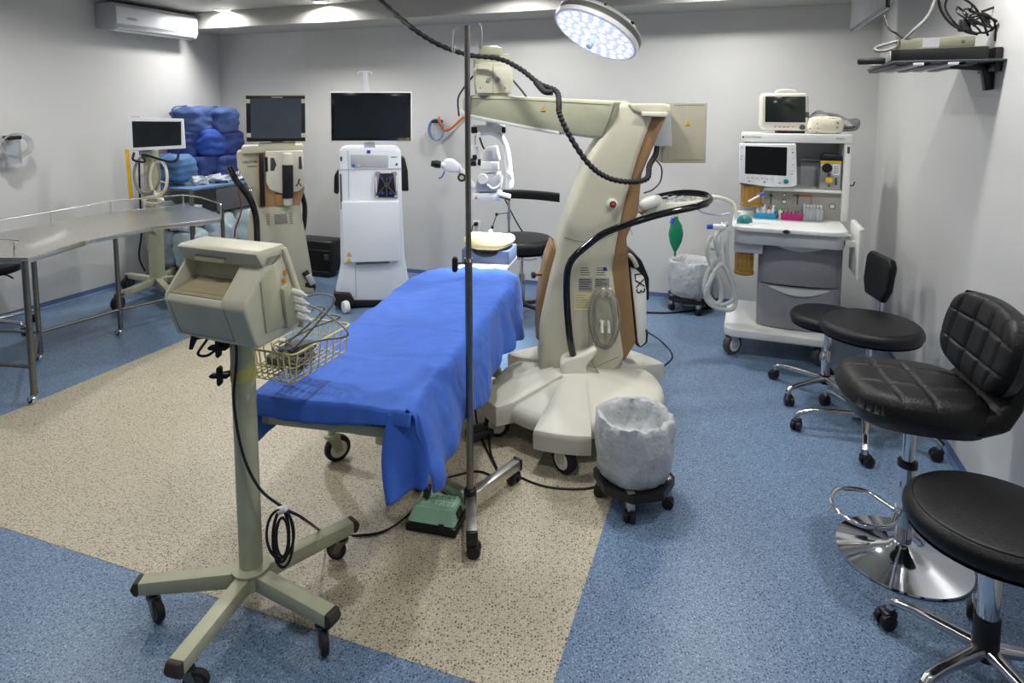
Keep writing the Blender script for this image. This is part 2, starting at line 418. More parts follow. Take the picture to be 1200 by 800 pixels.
for y in (-2.7, -4.6, -6.5):
    for x in (1.0, 2.9, 4.6, 6.0):
        if y == -6.5 and x in (2.9, 6.0): continue
        k = {-2.7: 0.9, -4.6: 0.4, -6.5: 0.15}[y]
        downlight(x, y, 'recessed downlight of the %s ceiling row from the back wall, %s' % (ROWN[y], COLN[x]), wtt=DOWNLIGHT_W*k)
# ------------------------------------------------------------------ air conditioner on the left wall
def wall_left_hit(u, v, off=0.0):
    o = RI @ CP; d = RI.to_3x3() @ ray(u, v); t = (off-o.x)/d.x; return o+d*t
def wall_right_hit(u, v, off=0.0):
    o = RI @ CP; d = RI.to_3x3() @ ray(u, v); t = (ROOMW-off-o.x)/d.x; return o+d*t
def wall_back_hit(u, v, off=0.0):
    o = RI @ CP; d = RI.to_3x3() @ ray(u, v); t = (-off-o.y)/d.y; return o+d*t
a0 = wall_left_hit(136, 32, 0.25); a1 = wall_left_hit(247.5, 45, 0.25)
zb = (a0.z+a1.z)/2; a1.y = min(a1.y, -0.515)
ach = CEIL-0.025-zb
AC = T('wall_air_conditioner', 'long white split air conditioner high on the left wall', 'air conditioner', rw(0.0, a0.y, zb-0.03), RA)
acx = a1.y-a0.y; ach = CEIL-0.025-zb
# body profile in local x(out of wall)/z, extruded along y
prof = [(0.001, 0.03), (0.16, 0.0), (0.225, 0.012), (0.248, 0.05), (0.25, ach-0.02), (0.22, ach+0.02), (0.001, ach+0.02)]
b = B(); b.prism(prof, 0.0, acx, 'xz', bev=0.006); b.build('body', LGREY, AC)
b = B(); b.prism([(0.251, 0.055), (0.259, 0.062), (0.259, ach-0.022), (0.251, ach-0.01)], 0.006, acx-0.006, 'xz', bev=0.003); b.build('front_panel', WHITE, AC)
b = B(); b.box((0.215, acx/2, 0.014), (0.07, acx-0.06, 0.006), r=(0, math.radians(-25), 0), bev=0.002); b.build('louvre', OFFW, AC)
b = B(); b.box((0.178, acx/2, 0.0005), (0.014, acx-0.1, 0.006), r=(0, math.radians(4), 0)); b.build('air_slot', BLACK, AC)
text('logo', 'UPRESS', 0.032, Matrix.Translation((0.2595, 0.10, 0.1)) @ Matrix.Rotation(PI/2, 4, 'Z') @ Matrix.Rotation(PI/2, 4, 'X'), INK, AC)
# ------------------------------------------------------------------ suction jars and sockets
def suction(name_label, wall, u, v, tubecol):
    if wall == 'left': h = wall_left_hit(u, v, 0.07); base = rw(0, h.y, h.z-0.09); rz = RA-PI/2+PI
    else: h = wall_back_hit(u, v, 0.07); base = rw(h.x, 0, h.z-0.09); rz = RA
    return base
h = wall_back_hit(512, 152, 0.07)
S1 = T('suction_regulator', 'small clear suction jar with blue coiled tube on the back wall', 'suction jar', rw(h.x, 0, h.z-0.1), RA)
b = B(); b.bx(-0.03, 0.03, -0.03, -0.001, 0.13, 0.19, bev=0.005); b.build('wall_bracket', STEEL, S1)
b = B(); b.bx(-0.045, 0.045, -0.1, -0.02, 0.165, 0.195, bev=0.006); b.build('jar_lid', BLACK, S1)
b = B(); b.lathe([(0.03, 0.0), (0.036, 0.004), (0.042, 0.1), (0.042, 0.165)], c=(0, -0.06, 0), seg=20); b.build('jar', PLASTIC, S1)
b = B(); b.cyl((0, -0.06, -0.006), (0, -0.06, 0.012), 0.038); b.build('jar_base', STEEL, S1)
b = B()
for k in range(3): b.tube([(math.cos(a)*(0.07+0.006*k)+0.005, -0.085-0.008*k, 0.1+math.sin(a)*(0.095+0.004*k)) for a in [i*PI/5+0.1*k for i in range(10)]], 0.006, 6, closed=True)
b.build('coiled_tube', mat('blue_tint_tube', srgb(150, 165, 220), 0.2, trans=0.5), S1)
h2_ = wall_left_hit(16, 172, 0.08)
S2 = T('suction_regulator', 'clear suction jar with coiled clear tube on the left wall', 'suction jar', rw(0, h2_.y, h2_.z-0.09), RA+PI/2)
b = B(); b.bx(-0.03, 0.03, -0.03, -0.001, 0.1, 0.18, bev=0.005); b.build('wall_bracket', STEEL, S2)
b = B(); b.bx(-0.05, 0.05, -0.11, -0.03, 0.145, 0.178, bev=0.01); b.build('jar_lid', BLACK, S2)
b = B(); b.lathe([(0.045, -0.06), (0.05, -0.05), (0.05, 0.14)], c=(0, -0.07, 0), seg=20); b.build('jar', PLASTIC, S2)
b = B(); b.cyl((0, -0.07, -0.066), (0, -0.07, -0.04), 0.053); b.build('jar_base', LGREY, S2)
b = B()
for k in range(4): b.tube([(math.cos(a)*(0.1+0.006*k), -0.09-0.012*k, 0.1+math.sin(a)*(0.075+0.006*k)) for a in [i*PI/5+0.1*k for i in range(10)]], 0.006, 6, closed=True)
b.build('coiled_tube', mat('clear_tube', (0.8, 0.84, 0.86), 0.08, var=0.03, trans=0.85), S2)
def socket(u, v, label, w=0.075, hgt=0.115):
    h = wall_back_hit(u, v, 0.0)
    t = T('wall_socket', label, 'socket', rw(h.x, 0, h.z), RA)
    b = B(); b.bx(-w/2, w/2, -0.01, -0.001, -hgt/2, hgt/2, bev=0.003); b.build('plate', OFFW, t)
    b = B()
    for sz in (-1, 1):
        for sx in (-1, 1): b.bx(sx*0.009-0.0015, sx*0.009+0.0015, -0.0112, -0.0095, sz*0.026, sz*0.026+0.01)
        b.cyl((0, -0.0112, sz*0.026-0.008), (0, -0.0095, sz*0.026-0.008), 0.003, seg=8)
    b.build('slots', INK, t)
    return t
K1 = socket(559, 265, 'white double wall socket behind the bed head with a black plug')
b = B(); b.bx(-0.015, 0.02, -0.05, -0.011, 0.01, 0.045, bev=0.006); b.tube([(0, -0.045, 0.03), (-0.02, -0.07, 0.0), (-0.03, -0.06, -0.12), (-0.03, -0.04, -0.4)], 0.005, 6); b.build('plug', BLACK, K1)
K2 = socket(838, 283, 'white double wall socket behind the breathing hoses')
# ================================================================== monitor on a roll stand, foreground left
hub = gnd(294.5, 664, 0.15); hub.z = 0
SR = math.radians(-20)
ST = T('monitor_roll_stand', 'cream five-legged roll stand carrying the patient monitor in the foreground', 'stand', hub, SR)
poleTop = 0.925
b = B(); b.cyl((0, 0, 0.13), (0, 0, poleTop), 0.0365, seg=36); b.build('pole', CREAM2, ST)
b = B(); b.lathe([(0.058, 0.146), (0.06, 0.15), (0.06, 0.156), (0.037, 0.162)], seg=36); b.build('pole_flange', CREAM2, ST)
b = B(); b.cyl((0, 0, 0.095), (0, 0, 0.147), 0.052, seg=30); b.build('hub', CREAM2, ST)
EOFCAP = mat('brown_rubber', srgb(58, 52, 46), 0.6)
dirs = []
for (u, v) in ((193, 722), (231, 798), (378, 758), (402, 655)):
    p = ST.w2l(gnd(u, v)); dirs.append((math.atan2(p.y, p.x), math.hypot(p.x, p.y)))
print('ARMS', [(round(math.degrees(a)), round(r, 2)) for a, r in dirs])
a5 = math.atan2(hub.y, hub.x)-SR
dirs.append((a5-0.02, 0.33))
for i, (a, r) in enumerate(dirs):
    b = B(); b.T = Matrix.Rotation(a, 4, 'Z')
    r = min(max(r, 0.31), 0.37); b.prism([(0.03, 0.094), (r+0.035, 0.094), (r+0.035, 0.137), (0.03, 0.147)], -0.0235, 0.0235, 'xz', bev=0.003)
    lg = b.build('leg', CREAM2, ST)
    b = B(); b.T = Matrix.Rotation(a, 4, 'Z'); b.prism([(r+0.034, 0.092), (r+0.05, 0.092), (r+0.062, 0.115), (r+0.05, 0.139), (r+0.034, 0.139)], -0.0245, 0.0245, 'xz', bev=0.006); b.build('end_cap', EOFCAP, lg)
    q = rot2(r, 0, a); caster(lg, (q[0], q[1], 0), 0.036, a+[2.4, 1.9, -0.6, 2.2, 0][i], 0.022, 0.095, (STEELD, RUBBER, DGREY))
b = B(); b.cyl((0, 0, 0.792), (0, 0, 0.838), 0.0385, seg=36); b.build('yellow_band', YBAND, ST)
for z in (0.86, 0.765):
    p = ST.w2l(pt(273 if z > .8 else 271, 408 if z > .8 else 441, hub.y-0.03))
    b = B(); pl = []
    for k in range(24):
        a = 2*PI*k/24; rr = 0.021+0.012*math.cos(4*a); pl.append((rr*math.cos(a), rr*math.sin(a)))
    b.T = Matrix.Translation((-0.055, -0.035, p.z)) @ Matrix.Rotation(math.radians(18), 4, 'Z'); b.prism([(x, z2) for x, z2 in pl], -0.02, 0.0, 'xz', bev=0.003)
    b.cyl((0, 0, 0), (0.025, 0.018, 0), 0.008, seg=10); b.build('clamp_knob', BLACK, ST)
# wire basket
def wire(bb, pts, r=0.0025, sub=1): bb.tube(pts, r, 6, sub=sub)
fx1 = ST.pz(354, 411, 0.875); bk = ST.pz(411.5, 379.5, 0.875)
X0, X1, Y0, Y1 = -0.085, fx1.x, 0.043, max(bk.y, fx1.y+0.2)
print('BASKET', X0, X1, fx1.y, Y0, Y1)
zt, zb_ = 0.875, 0.775
b = B(); rr_ = 0.02
def rrect(x0, x1, y0, y1, z, r):
    P = []
    for cx, cy, a0 in ((x1-r, y0+r, -90), (x1-r, y1-r, 0), (x0+r, y1-r, 90), (x0+r, y0+r, 180)):
        for k in range(5): a = math.radians(a0+22.5*k); P.append((cx+r*math.cos(a), cy+r*math.sin(a), z))
    return P
b.tube(rrect(X0, X1, Y0, Y1, zt, rr_), 0.0035, 8, closed=True, sub=1)
b.tube(rrect(X0+.01, X1-.01, Y0+.01, Y1-.01, zt-0.05, rr_), 0.002, 6, closed=True, sub=1)
nx = 9
for i in range(nx+1):
    x = X0+0.02+(X1-X0-0.04)*i/nx
    wire(b, [(x, Y0, zt), (x, Y0+0.012, zb_+0.008), (x, Y0+0.02, zb_), (x, Y1-0.02, zb_), (x, Y1-0.012, zb_+0.008), (x, Y1, zt)])
for j in range(8):
    y = Y0+0.02+(Y1-Y0-0.04)*j/7
    wire(b, [(X0, y, zt), (X0+0.012, y, zb_+0.008), (X0+0.02, y, zb_-0.004), (X1-0.02, y, zb_-0.004), (X1-0.012, y, zb_+0.008), (X1, y, zt)])
b.build('wire_basket', YWIRE, ST)
# things in the basket
def inst(p): return ST.M @ Vector(p)
cf = T('blood_pressure_cuff', 'dark grey folded blood pressure cuff lying in the wire basket', 'cuff', inst((X1-0.115, Y0+0.125, zb_+0.0)), SR)
b = B(); b.soft((0, 0, 0.032), (0.15, 0.13, 0.034), (0, 0.1, 0.15), nz=0.006, seed=2); b.build('folded_cuff', DGREY, cf)
b = B(); b.soft((0.01, 0.02, 0.062), (0.12, 0.1, 0.028), (0.1, -0.1, -0.2), nz=0.006, seed=5); b.build('cuff_flap', mat('slate_fabric', srgb(92, 98, 106), 0.8), cf)
b = B()
for i in range(9):
    rr2 = 0.045+0.004*i
    b.tube([(X0+0.19+rr2*math.cos(a)*0.9, Y0+0.07+rr2*math.sin(a)*0.7, zb_+0.035+0.006*i+0.02*math.sin(a*2+i)) for a in [k*PI/5+i*.4 for k in range(10)]], 0.0027, 6, closed=True, sub=3)
b.T = Matrix()
oc = B(); oc.V = [tuple(ST.M @ Vector(v)) for v in b.V]; oc.F = b.F; oc.I = b.I
tag(oc.build('sensor_cable', CABLEG, None, 60), 'coil of thin grey sensor cable bundled in the wire basket', 'cable')
for k, (x, y, an) in enumerate([(X0+0.19, Y0+0.014, 0.5), (X1-0.05, Y0+0.012, 0.3)]):
    q = T('electrode_clip', 'white electrode clip at the %s of the wire basket front' % ('left' if k == 0 else 'right'), 'clip', inst((x, y, zb_+0.012)), SR, rot=(0, an, SR))
    b = B(); b.box((0, 0, 0.018), (0.012, 0.008, 0.036), bev=0.003); b.build('jaw', WHITE, q)
    b = B(); b.cyl((0, 0, 0.03), (0, 0, 0.044), 0.004, seg=8); b.build('boot', WHITE, q)
# ------------------------------------------------------------------ patient monitor, seen from behind
MR = math.radians(-22)
mp = Vector((hub.x, hub.y, poleTop))
MO = T('patient_monitor', 'cream patient monitor seen from behind on the foreground roll stand', 'monitor', mp, MR)
b = B(); b.cyl((0, 0, -0.0), (0, 0, 0.012), 0.045, seg=24); b.bx(-0.06, 0.06, -0.07, 0.06, 0.01, 0.02, bev=0.003); b.build('mount_plate', CREAM2, MO)
sx0, sx1 = -0.165, 0.155
zo = 0.018
def Pm(l): return [(y, z+zo) for y, z in l]
shellL = Pm([(0.02, 0.275), (0.105, 0.05), (0.085, 0.012), (-0.085, 0.0), (-0.098, 0.012), (-0.138, 0.13), (-0.128, 0.148), (-0.03, 0.175), (-0.015, 0.275)])
shellR = Pm([(0.02, 0.275), (0.105, 0.05), (0.085, 0.012), (-0.085, 0.0), (-0.098, 0.012), (-0.138, 0.13), (-0.132, 0.152), (-0.062, 0.232), (-0.05, 0.275)])
b = B(); b.prism(shellL, sx0, 0.07, 'yz', bev=0.006)
b.prism(shellR, 0.06, sx1, 'yz', bev=0.012, seg=3)
b.prism(shellR, sx0, sx0+0.012, 'yz', bev=0.004)
b.build('rear_shell', CREAM, MO)
b = B(); b.prism(Pm([(0.035, 0.285), (0.125, 0.05), (0.1, 0.006), (0.088, 0.01), (0.108, 0.05), (0.018, 0.28)]), sx0-0.006, sx1+0.008, 'yz', bev=0.004); b.build('front_bezel', CREAM, MO)
b = B(); b.prism(Pm([(0.036, 0.282), (0.03, 0.295), (-0.07, 0.292), (-0.085, 0.284), (-0.058, 0.238), (-0.02, 0.236), (0.015, 0.25)]), sx0+0.0, sx1, 'yz', bev=0.004); b.build('handle', CREAM, MO)
b = B(); b.box((-0.04, -0.0735, 0.252+zo), (0.12, 0.004, 0.02), r=(-0.5, 0, 0), bev=0.002); b.build('handle_recess_shade', mat('shadow_cream', srgb(142, 138, 114), 0.5), MO)  # thin proud bar; its darker cream paints the shade of a recess under the handle
TAN = mat('tan_tray', srgb(168, 158, 128), 0.5)
b = B(); b.prism(Pm([(-0.124, 0.146), (-0.028, 0.172), (-0.03, 0.182), (-0.126, 0.151)]), sx0+0.014, 0.058, 'yz')
for k in range(4): b.box(((sx0+0.072)/2, -0.108+0.022*k, 0.156+zo+0.006*k), (0.2, 0.004, 0.004), r=(0.27, 0, 0))
b.build('rear_tray', TAN, MO)
# rear cover seam, vents and label
b = B()
tb = math.atan2(0.118, 0.04)
def onback(x, t): # point on the lower rear face, t 0 bottom .. 1 top
    return (x, -0.098-0.04*t-0.0006, 0.012+0.118*t+zo)
for x in (sx0+0.02, 0.075):
    b.tube([onback(x, 0.05), onback(x, 0.97)], 0.0009, 4, sub=1)
b.tube([onback(sx0+0.02, 0.05), onback(0.075, 0.05)], 0.0009, 4, sub=1)
b.build('cover_seam', mat('seam', srgb(120, 118, 100), 0.6), MO)
b = B(); p = onback(0.04, 0.1); b.box((p[0], p[1], p[2]), (0.045, 0.001, 0.01), r=(0.33, 0, 0)); b.build('rating_label', LGREY, MO)
b = B(); b.prism(Pm([(-0.06, 0.04), (-0.075, 0.2), (-0.02, 0.24), (0.0, 0.13), (0.02, 0.04)]), sx1-0.002, sx1+0.006, 'yz', bev=0.003)
b.prism(Pm([(0.02, 0.03), (0.075, 0.035), (0.03, 0.17), (0.005, 0.16)]), sx1-0.002, sx1+0.016, 'yz', bev=0.004)
b.build('side_panel', CREAM2, MO)
b = B(); b.m = 0
for k in range(2):
    b.box((sx1+0.0045, 0.028-0.006*k, 0.205-0.025*k+zo), (0.002, 0.012, 0.016), r=(0.35, 0, 0))
b.build('warning_label', mat('orange_label', srgb(200, 140, 50), 0.5), MO)
cp = []
for k in range(4):
    y, z = 0.05-0.012*k*0+0.006*k, 0.14-0.028*k+zo
    b = B(); b.cyl((sx1+0.01, y, z), (sx1+0.05, y, z-0.006), 0.011, 0.009, seg=14, bev=0.002); b.cyl((sx1+0.05, y, z-0.006), (sx1+0.068, y, z-0.01), 0.006, 0.0045, seg=10)
    b.build('connector', OFFW, MO); cp.append(MO.M @ Vector((sx1+0.066, y, z-0.01)))
tops = [(392, 352), (408, 392), (380, 362), (398, 372)]
for k in range(4):
    s_ = cp[k]; e_ = inst((X1-0.1-0.03*k, Y0+0.1+0.02*k, zb_+0.055))
    u, v = tops[k]; mid = pt(u, v, s_.y+0.02*k)
    m2 = (mid+e_)/2+Vector((0.02, -0.03+0.01*k, 0.015))
    cord('monitor_lead', ['grey monitor lead looping from the top side connector into the basket', 'grey monitor lead making the widest loop right of the basket', 'grey monitor lead from the third side connector down', 'grey monitor lead from the lowest side connector down'][k], [s_, s_+(mid-s_)*0.5+Vector((0, 0, 0.015)), mid, m2, e_], 0.0032, CABLEG)
# power cord: plug under the monitor, loop, down the pole, hanging coil, along the floor to the power box
b = B(); p0 = MO.M @ Vector((-0.105, -0.08, 0.005+zo-0.01))
pts = [p0+Vector((0, 0, 0.0)), pt(243, 396, p0.y-0.02), pt(232, 414, p0.y), pt(244, 416, p0.y), pt(262, 402, p0.y+0.02), pt(275, 398, hub.y-0.07), pt(277, 425, hub.y-0.055), pt(274, 470, hub.y-0.055), pt(284, 530, hub.y-0.06), pt(304, 572, hub.y-0.07), pt(331, 594, hub.y-0.06), pt(338, 600, hub.y-0.06)]
b.tube(pts, 0.0045, 8)
b.cyl(p0+Vector((0, 0, 0.02)), p0+Vector((-0.012, -0.012, -0.03)), 0.013, 0.006, seg=12)
cy = hub.y-0.065
for k, (w_, h_, du) in enumerate([(9, 32, 0), (12, 36, 4), (16, 30, -4), (7, 24, 2)]):
    b.tube([pt(330+du*0.4+w_*math.sin(a)*1.0, 628+du*0.6+h_*-math.cos(a)*0.95, cy-0.008*k) for a in [i*PI/5 for i in range(10)]], 0.0045, 8, closed=True, sub=4)
tie = pt(331, 597, cy-0.01); b.m = 1; b.cyl(tie+Vector((-0.012, 0, -0.004)), tie+Vector((0.012, 0, 0.004)), 0.012, seg=12); b.m = 0
b.tube([pt(333, 596, cy), pt(350, 604, cy+0.02), pt(362, 612, cy+0.08), gnd(385, 626, 0.006), gnd(420, 627, 0.006), gnd(450, 622, 0.006), gnd(475, 606, 0.01), pt(489, 590, 2.53)], 0.0045, 8)
b.V = [tuple(ST.I @ Vector(v)) for v in b.V]; b.build('power_cord', [BLACK, OFFW], ST, 60)
# ================================================================== curved stainless instrument table, left
TZ = 0.83
it0 = gnd(41, 474)
IT = T('instrument_table', 'curved stainless steel instrument table on castors by the left wall', 'table', it0)
poly_px = [(32, 302), (100, 281.5), (180, 264.5), (257, 256), (259, 252), (236, 243), (215, 240), (130, 248), (60, 261), (0, 272), (-60, 284), (-130, 296), (-150, 302), (-60, 301)]
poly = [IT.pz(u, v, TZ) for u, v in poly_px]; poly = [(p.x, p.y) for p in poly]
b = B(); b.prism(poly, TZ-0.004, TZ, 'xy'); b.build('table_top', STEEL, IT)
def lip(a, c, name='edge_lip', m=STEEL, h=0.032):
    bb = B(); A = Vector((*a, 0)); C = Vector((*c, 0)); d = (C-A); ang = math.atan2(d.y, d.x); L = d.length
    bb.T = Matrix.Translation((*a, TZ-h)) @ Matrix.Rotation(ang, 4, 'Z'); bb.bx(0, L, -0.003, 0.003, 0, h+0.001, bev=0.0012)
    return bb.build(name, m, IT)
for i, j in ((0, 1), (1, 2), (2, 3), (3, 4), (4, 5), (5, 6), (6, 7), (7, 8), (8, 9), (9, 10), (10, 11), (13, 0)): lip(poly[i], poly[j])
# legs
lp = [(36, 474), (49, 422), (141, 393), (228, 371)]
legs = []
for u, v in lp:
    p = IT.w2l(gnd(u+2, v)); legs.append(p)
legs[0] = IT.w2l(gnd(41, 474)); legs[1] = IT.w2l(gnd(48, 424)); legs[2] = IT.w2l(gnd(142, 394)); legs[3] = IT.w2l(gnd(230, 371))
legs.append(legs[3]+Vector((0.08, 0.35, 0))); legs.append(legs[1]+Vector((-1.15, 0.15, 0))); legs.append(legs[0]+Vector((-1.3, 0.2, 0)))
for p in legs:
    b = B(); b.cyl((p.x, p.y, 0.066), (p.x, p.y, TZ-0.004), 0.0165 if p is legs[0] else 0.0155, seg=18); b.cyl((p.x, p.y, 0.06), (p.x, p.y, 0.074), 0.019, seg=16); lg = b.build('leg', STEELD, IT)
    caster(lg, (p.x-0.006, p.y, 0), 0.028, 2.8+0.7*(p.x > 0), 0.022, 0.066, (CHROME, CHROME, RUBBER), off=0.014)
def bar(a, c, z0, z1, r=0.0105, name='stretcher'):
    bb = B(); bb.cyl((a.x, a.y, z0), (c.x, c.y, z1), r, seg=14); return bb.build(name, STEELD, IT)
zs = IT.py(145, 365, legs[2].y).z
bar(legs[1], legs[2], 0.2, 0.2); bar(legs[2], legs[3], 0.2, 0.2); bar(legs[3], legs[4], 0.2, 0.2); bar(legs[1], legs[5], 0.2, 0.2); bar(legs[0], legs[1], 0.2, 0.2)
bar(legs[0], legs[6], 0.22, 0.22)
# guard rail
def onp(u, v, k):
    e = poly[k]; return None
rz_ = TZ+0.085
railp = [(Vector((*poly[5], 0))), (Vector((*poly[6], 0))), (Vector((*poly[7], 0))), (Vector((*poly[8], 0))), (Vector((*poly[9], 0))), (Vector((*poly[10], 0))), Vector((*poly[11], 0))]
b = B(); R_ = [p.copy() for p in railp]
for p in R_: p.z = rz_
end = Vector((*poly[4], 0)); end2 = Vector((*poly[4], rz_))
b.tube([Vector((end.x, end.y, TZ)), Vector((end.x, end.y, rz_-0.02)), Vector((end.x-0.012, end.y+0.03, rz_))], 0.005, 8)
b.tube([Vector((end.x-0.012, end.y+0.03, rz_))]+R_, 0.005, 8, sub=1)
b.build('guard_rail', CHROME, IT)
for k in (1, 2, 3, 4):
    p = railp[k]; b = B(); b.cyl((p.x, p.y, TZ), (p.x, p.y, rz_), 0.0045, seg=10); b.build('rail_post', CHROME, IT)
q0 = IT.pz(17, 298, TZ); q1 = IT.pz(-110, 290, TZ)
b = B(); b.tube([(q0.x, q0.y, TZ), (q0.x, q0.y, rz_-0.02), (q0.x-0.03, q0.y, rz_), (q1.x, q1.y, rz_)], 0.005, 8, sub=3); b.build('guard_rail', CHROME, IT)
# ================================================================== round stools
def star_base(t, n, R, hubz, a0, mleg=ALU, r_c=0.027, hub_r=0.03, tipz=0.075, wleg=0.022, castm=(BLACK, BLACK, BLACK)):
    b = B(); b.cyl((0, 0, hubz-0.035), (0, 0, hubz+0.02), hub_r, hub_r*0.9, seg=24, bev=0.004); b.build('hub', BLACK if mleg is ALU else mleg, t)
    for k in range(n):
        a = a0+2*PI*k/n
        b = B(); b.T = Matrix.Rotation(a, 4, 'Z')
        # tapered arm that dips at its end
        prof = [(hub_r*0.5, hubz-0.005, wleg, 0.018), (R*0.35, hubz-0.004, wleg*0.85, 0.014), (R*0.75, hubz*0.86+tipz*0.14, wleg*0.72, 0.012), (R*0.95, tipz+0.018, wleg*0.66, 0.012), (R*1.03, tipz, wleg*0.6, 0.011)]
        def fn(s, u_):
            x = u_*(len(prof)-1); i = min(int(x), len(prof)-2); f = x-i; q = [prof[i][j]*(1-f)+prof[i+1][j]*f for j in range(4)]
            an = 2*PI*s; ca, sa = math.cos(an), math.sin(an)
            e = lambda c: math.copysign(abs(c)**0.6, c)
            return (q[0], q[2]*e(ca), q[1]+q[3]*e(sa))
        b.grid(fn, 12, 16, closed_u=True); b.cyl((R*0.99, 0, tipz-0.02), (R*0.99, 0, tipz+0.012), 0.013, seg=12)
        lg = b.build('leg', mleg, t, 60)
        q = rot2(R*0.99, 0, a); caster(lg, (q[0], q[1], 0), r_c, a+1.0+k*1.3, 0.024, tipz-0.012, castm, twin=True, off=0.012)
def round_seat(t, r, z, th, m=FABRIC, mp=FABRIC):
    b = B()
    n = 10; pr = [(0, z-th*0.6+0.0), (r*0.86, z-th*0.6), (r*0.95, z-th*0.58)]
    for k in range(n+1):
        a = -PI/2+PI*k/n; pr.append((r-th*0.42+th*0.42*math.cos(a), z-th*0.18+th*0.42*math.sin(a)))
    for k in range(1, 7):
        f = k/6; pr.append(((r-th*0.42)*(1-f), z+th*0.24+0.012*math.sin(f*PI/2)))
    b.lathe(pr, seg=48); b.build('seat', m, t, 50)
    b = B(); b.lathe([(r*0.86, z-th*0.62), (r*0.9, z-th*0.62), (r*0.9, z-th*0.55), (r*0.86, z-th*0.55)], seg=40); b.build('seat_base', BLACK, t)
    b = B(); b.tube([((r-th*0.28)*math.cos(a), (r-th*0.28)*math.sin(a), z+th*0.205) for a in [2*PI*k/40 for k in range(40)]], 0.0028, 6, closed=True, sub=1); b.build('piping', m, t, 60)
def column(t, z0, z1, r0=0.025, r1=0.014, zc=0.3, m=CHROME, cover=None):
    b = B(); b.cyl((0, 0, z0), (0, 0, zc), r0, seg=24, bev=0.002); b.build('column', m, t)
    b = B(); b.cyl((0, 0, zc-0.005), (0, 0, z1), r1, seg=18); b.cyl((0, 0, z1-0.02), (0, 0, z1), r1*2.2, seg=18); b.build('piston', CHROME, t)
# stool A: behind, with a back rest, beside the anaesthesia cart
def stoolpos(uc, vc, z): p = gnd(uc, vc, z); return Vector((p.x, p.y, 0))
zB = 0.575
pB2 = stoolpos(1020, 381, zB+0.0); 
SB = T('round_stool', 'round black stool in front of the stool with the backrest', 'stool', pB2, 0.0, group=None)
round_seat(SB, 0.235, zB, 0.085)
column(SB, 0.11, zB-0.05, 0.024, 0.014, 0.3)
angs = [math.atan2(*(lambda p: (p.y, p.x))(SB.w2l(gnd(u, v)))) for u, v in ((931, 516), (991, 569))]
print('STOOLB', pB2, [math.degrees(a) for a in angs], [SB.w2l(gnd(u, v)).length for u, v in ((931, 516), (991, 569))])
star_base(SB, 5, 0.325, 0.115, math.radians(169), wleg=0.022)
zA = 0.47
pA2 = stoolpos(970, 370, zA); SA = T('round_stool', 'round black stool with a small backrest beside the anaesthesia cart', 'stool', pA2, RA)
round_seat(SA, 0.2, zA, 0.08); column(SA, 0.1, zA-0.05, 0.024, 0.013, 0.26)
print('STOOLA', pA2)
star_base(SA, 5, 0.29, 0.105, math.radians(205)-RA, wleg=0.02)
bc = SA.w2l(pt(1029, 325, pA2.y-0.02))
b = B()
def backfn(s, t_):
    x = (t_-0.5)
    return None
bw, bh = 0.15, 0.25
ctr = SA.w2l(pt(1030, 324, pA2.y-0.03))
dirb = Vector((ctr.x, ctr.y, 0)); ab = math.atan2(ctr.y, ctr.x)
b.T = Matrix.Translation((ctr.x, ctr.y, ctr.z)) @ Matrix.Rotation(ab, 4, 'Z') @ Matrix.Rotation(math.radians(6), 4, 'Y')
pl = [(-0.10, -0.125), (0.10, -0.125), (0.145, -0.05), (0.15, 0.09), (0.12, 0.125), (-0.12, 0.125), (-0.15, 0.09), (-0.145, -0.05)]
b.prism(pl, -0.02, 0.02, 'yz', bev=0.014, seg=4); b.build('backrest', FABRIC, SA, 50)
b = B(); e = Vector((ctr.x, ctr.y, ctr.z-0.12)); b.tube([(0.08, 0, zA-0.052), (ctr.x*0.85, ctr.y*0.85, zA-0.05), (e.x+0.015, e.y, zA-0.01), (e.x+0.02, e.y, e.z+0.1)], 0.009, 8); b.build('back_bracket', CHROME, SA)
# front right stool
zF = 0.50
pF = stoolpos(1166, 606, zF); SF = T('round_stool', 'large round black stool nearest the viewer at the right edge', 'stool', pF, 0)
print('STOOLF', pF, [SF.w2l(gnd(u, v)) for u, v in ((1057, 738), (1000, 800))])
round_seat(SF, 0.225, zF, 0.09, m=LEATHER)
b = B(); b.cyl((0, 0, 0.1), (0, 0, 0.2), 0.034, 0.033, seg=24, bev=0.003); b.build('column_cover', BLACK, SF)
column(SF, 0.15, zF-0.05, 0.028, 0.02, 0.36)
star_base(SF, 5, 0.252, 0.105, math.radians(130), wleg=0.02)
# partly hidden stool at the left edge
pL = gnd(-12, 391); zL = 0.51
SL = T('round_stool', 'black stool cut by the left edge behind the steel table', 'stool', (pL.x, pL.y+0.02, 0), 0)
round_seat(SL, 0.21, zL, 0.09); column(SL, 0.1, zL-0.05, 0.024, 0.014, 0.3); star_base(SL, 5, 0.29, 0.1, math.radians(-12), castm=(BLACK, BLACK, BLACK))
b = B(); b.tube([(0.04, 0, zL-0.06), (0.15, -0.02, zL-0.065), (0.22, -0.04, zL-0.085)], 0.006, 8); b.build('height_lever', BLACK, SL)
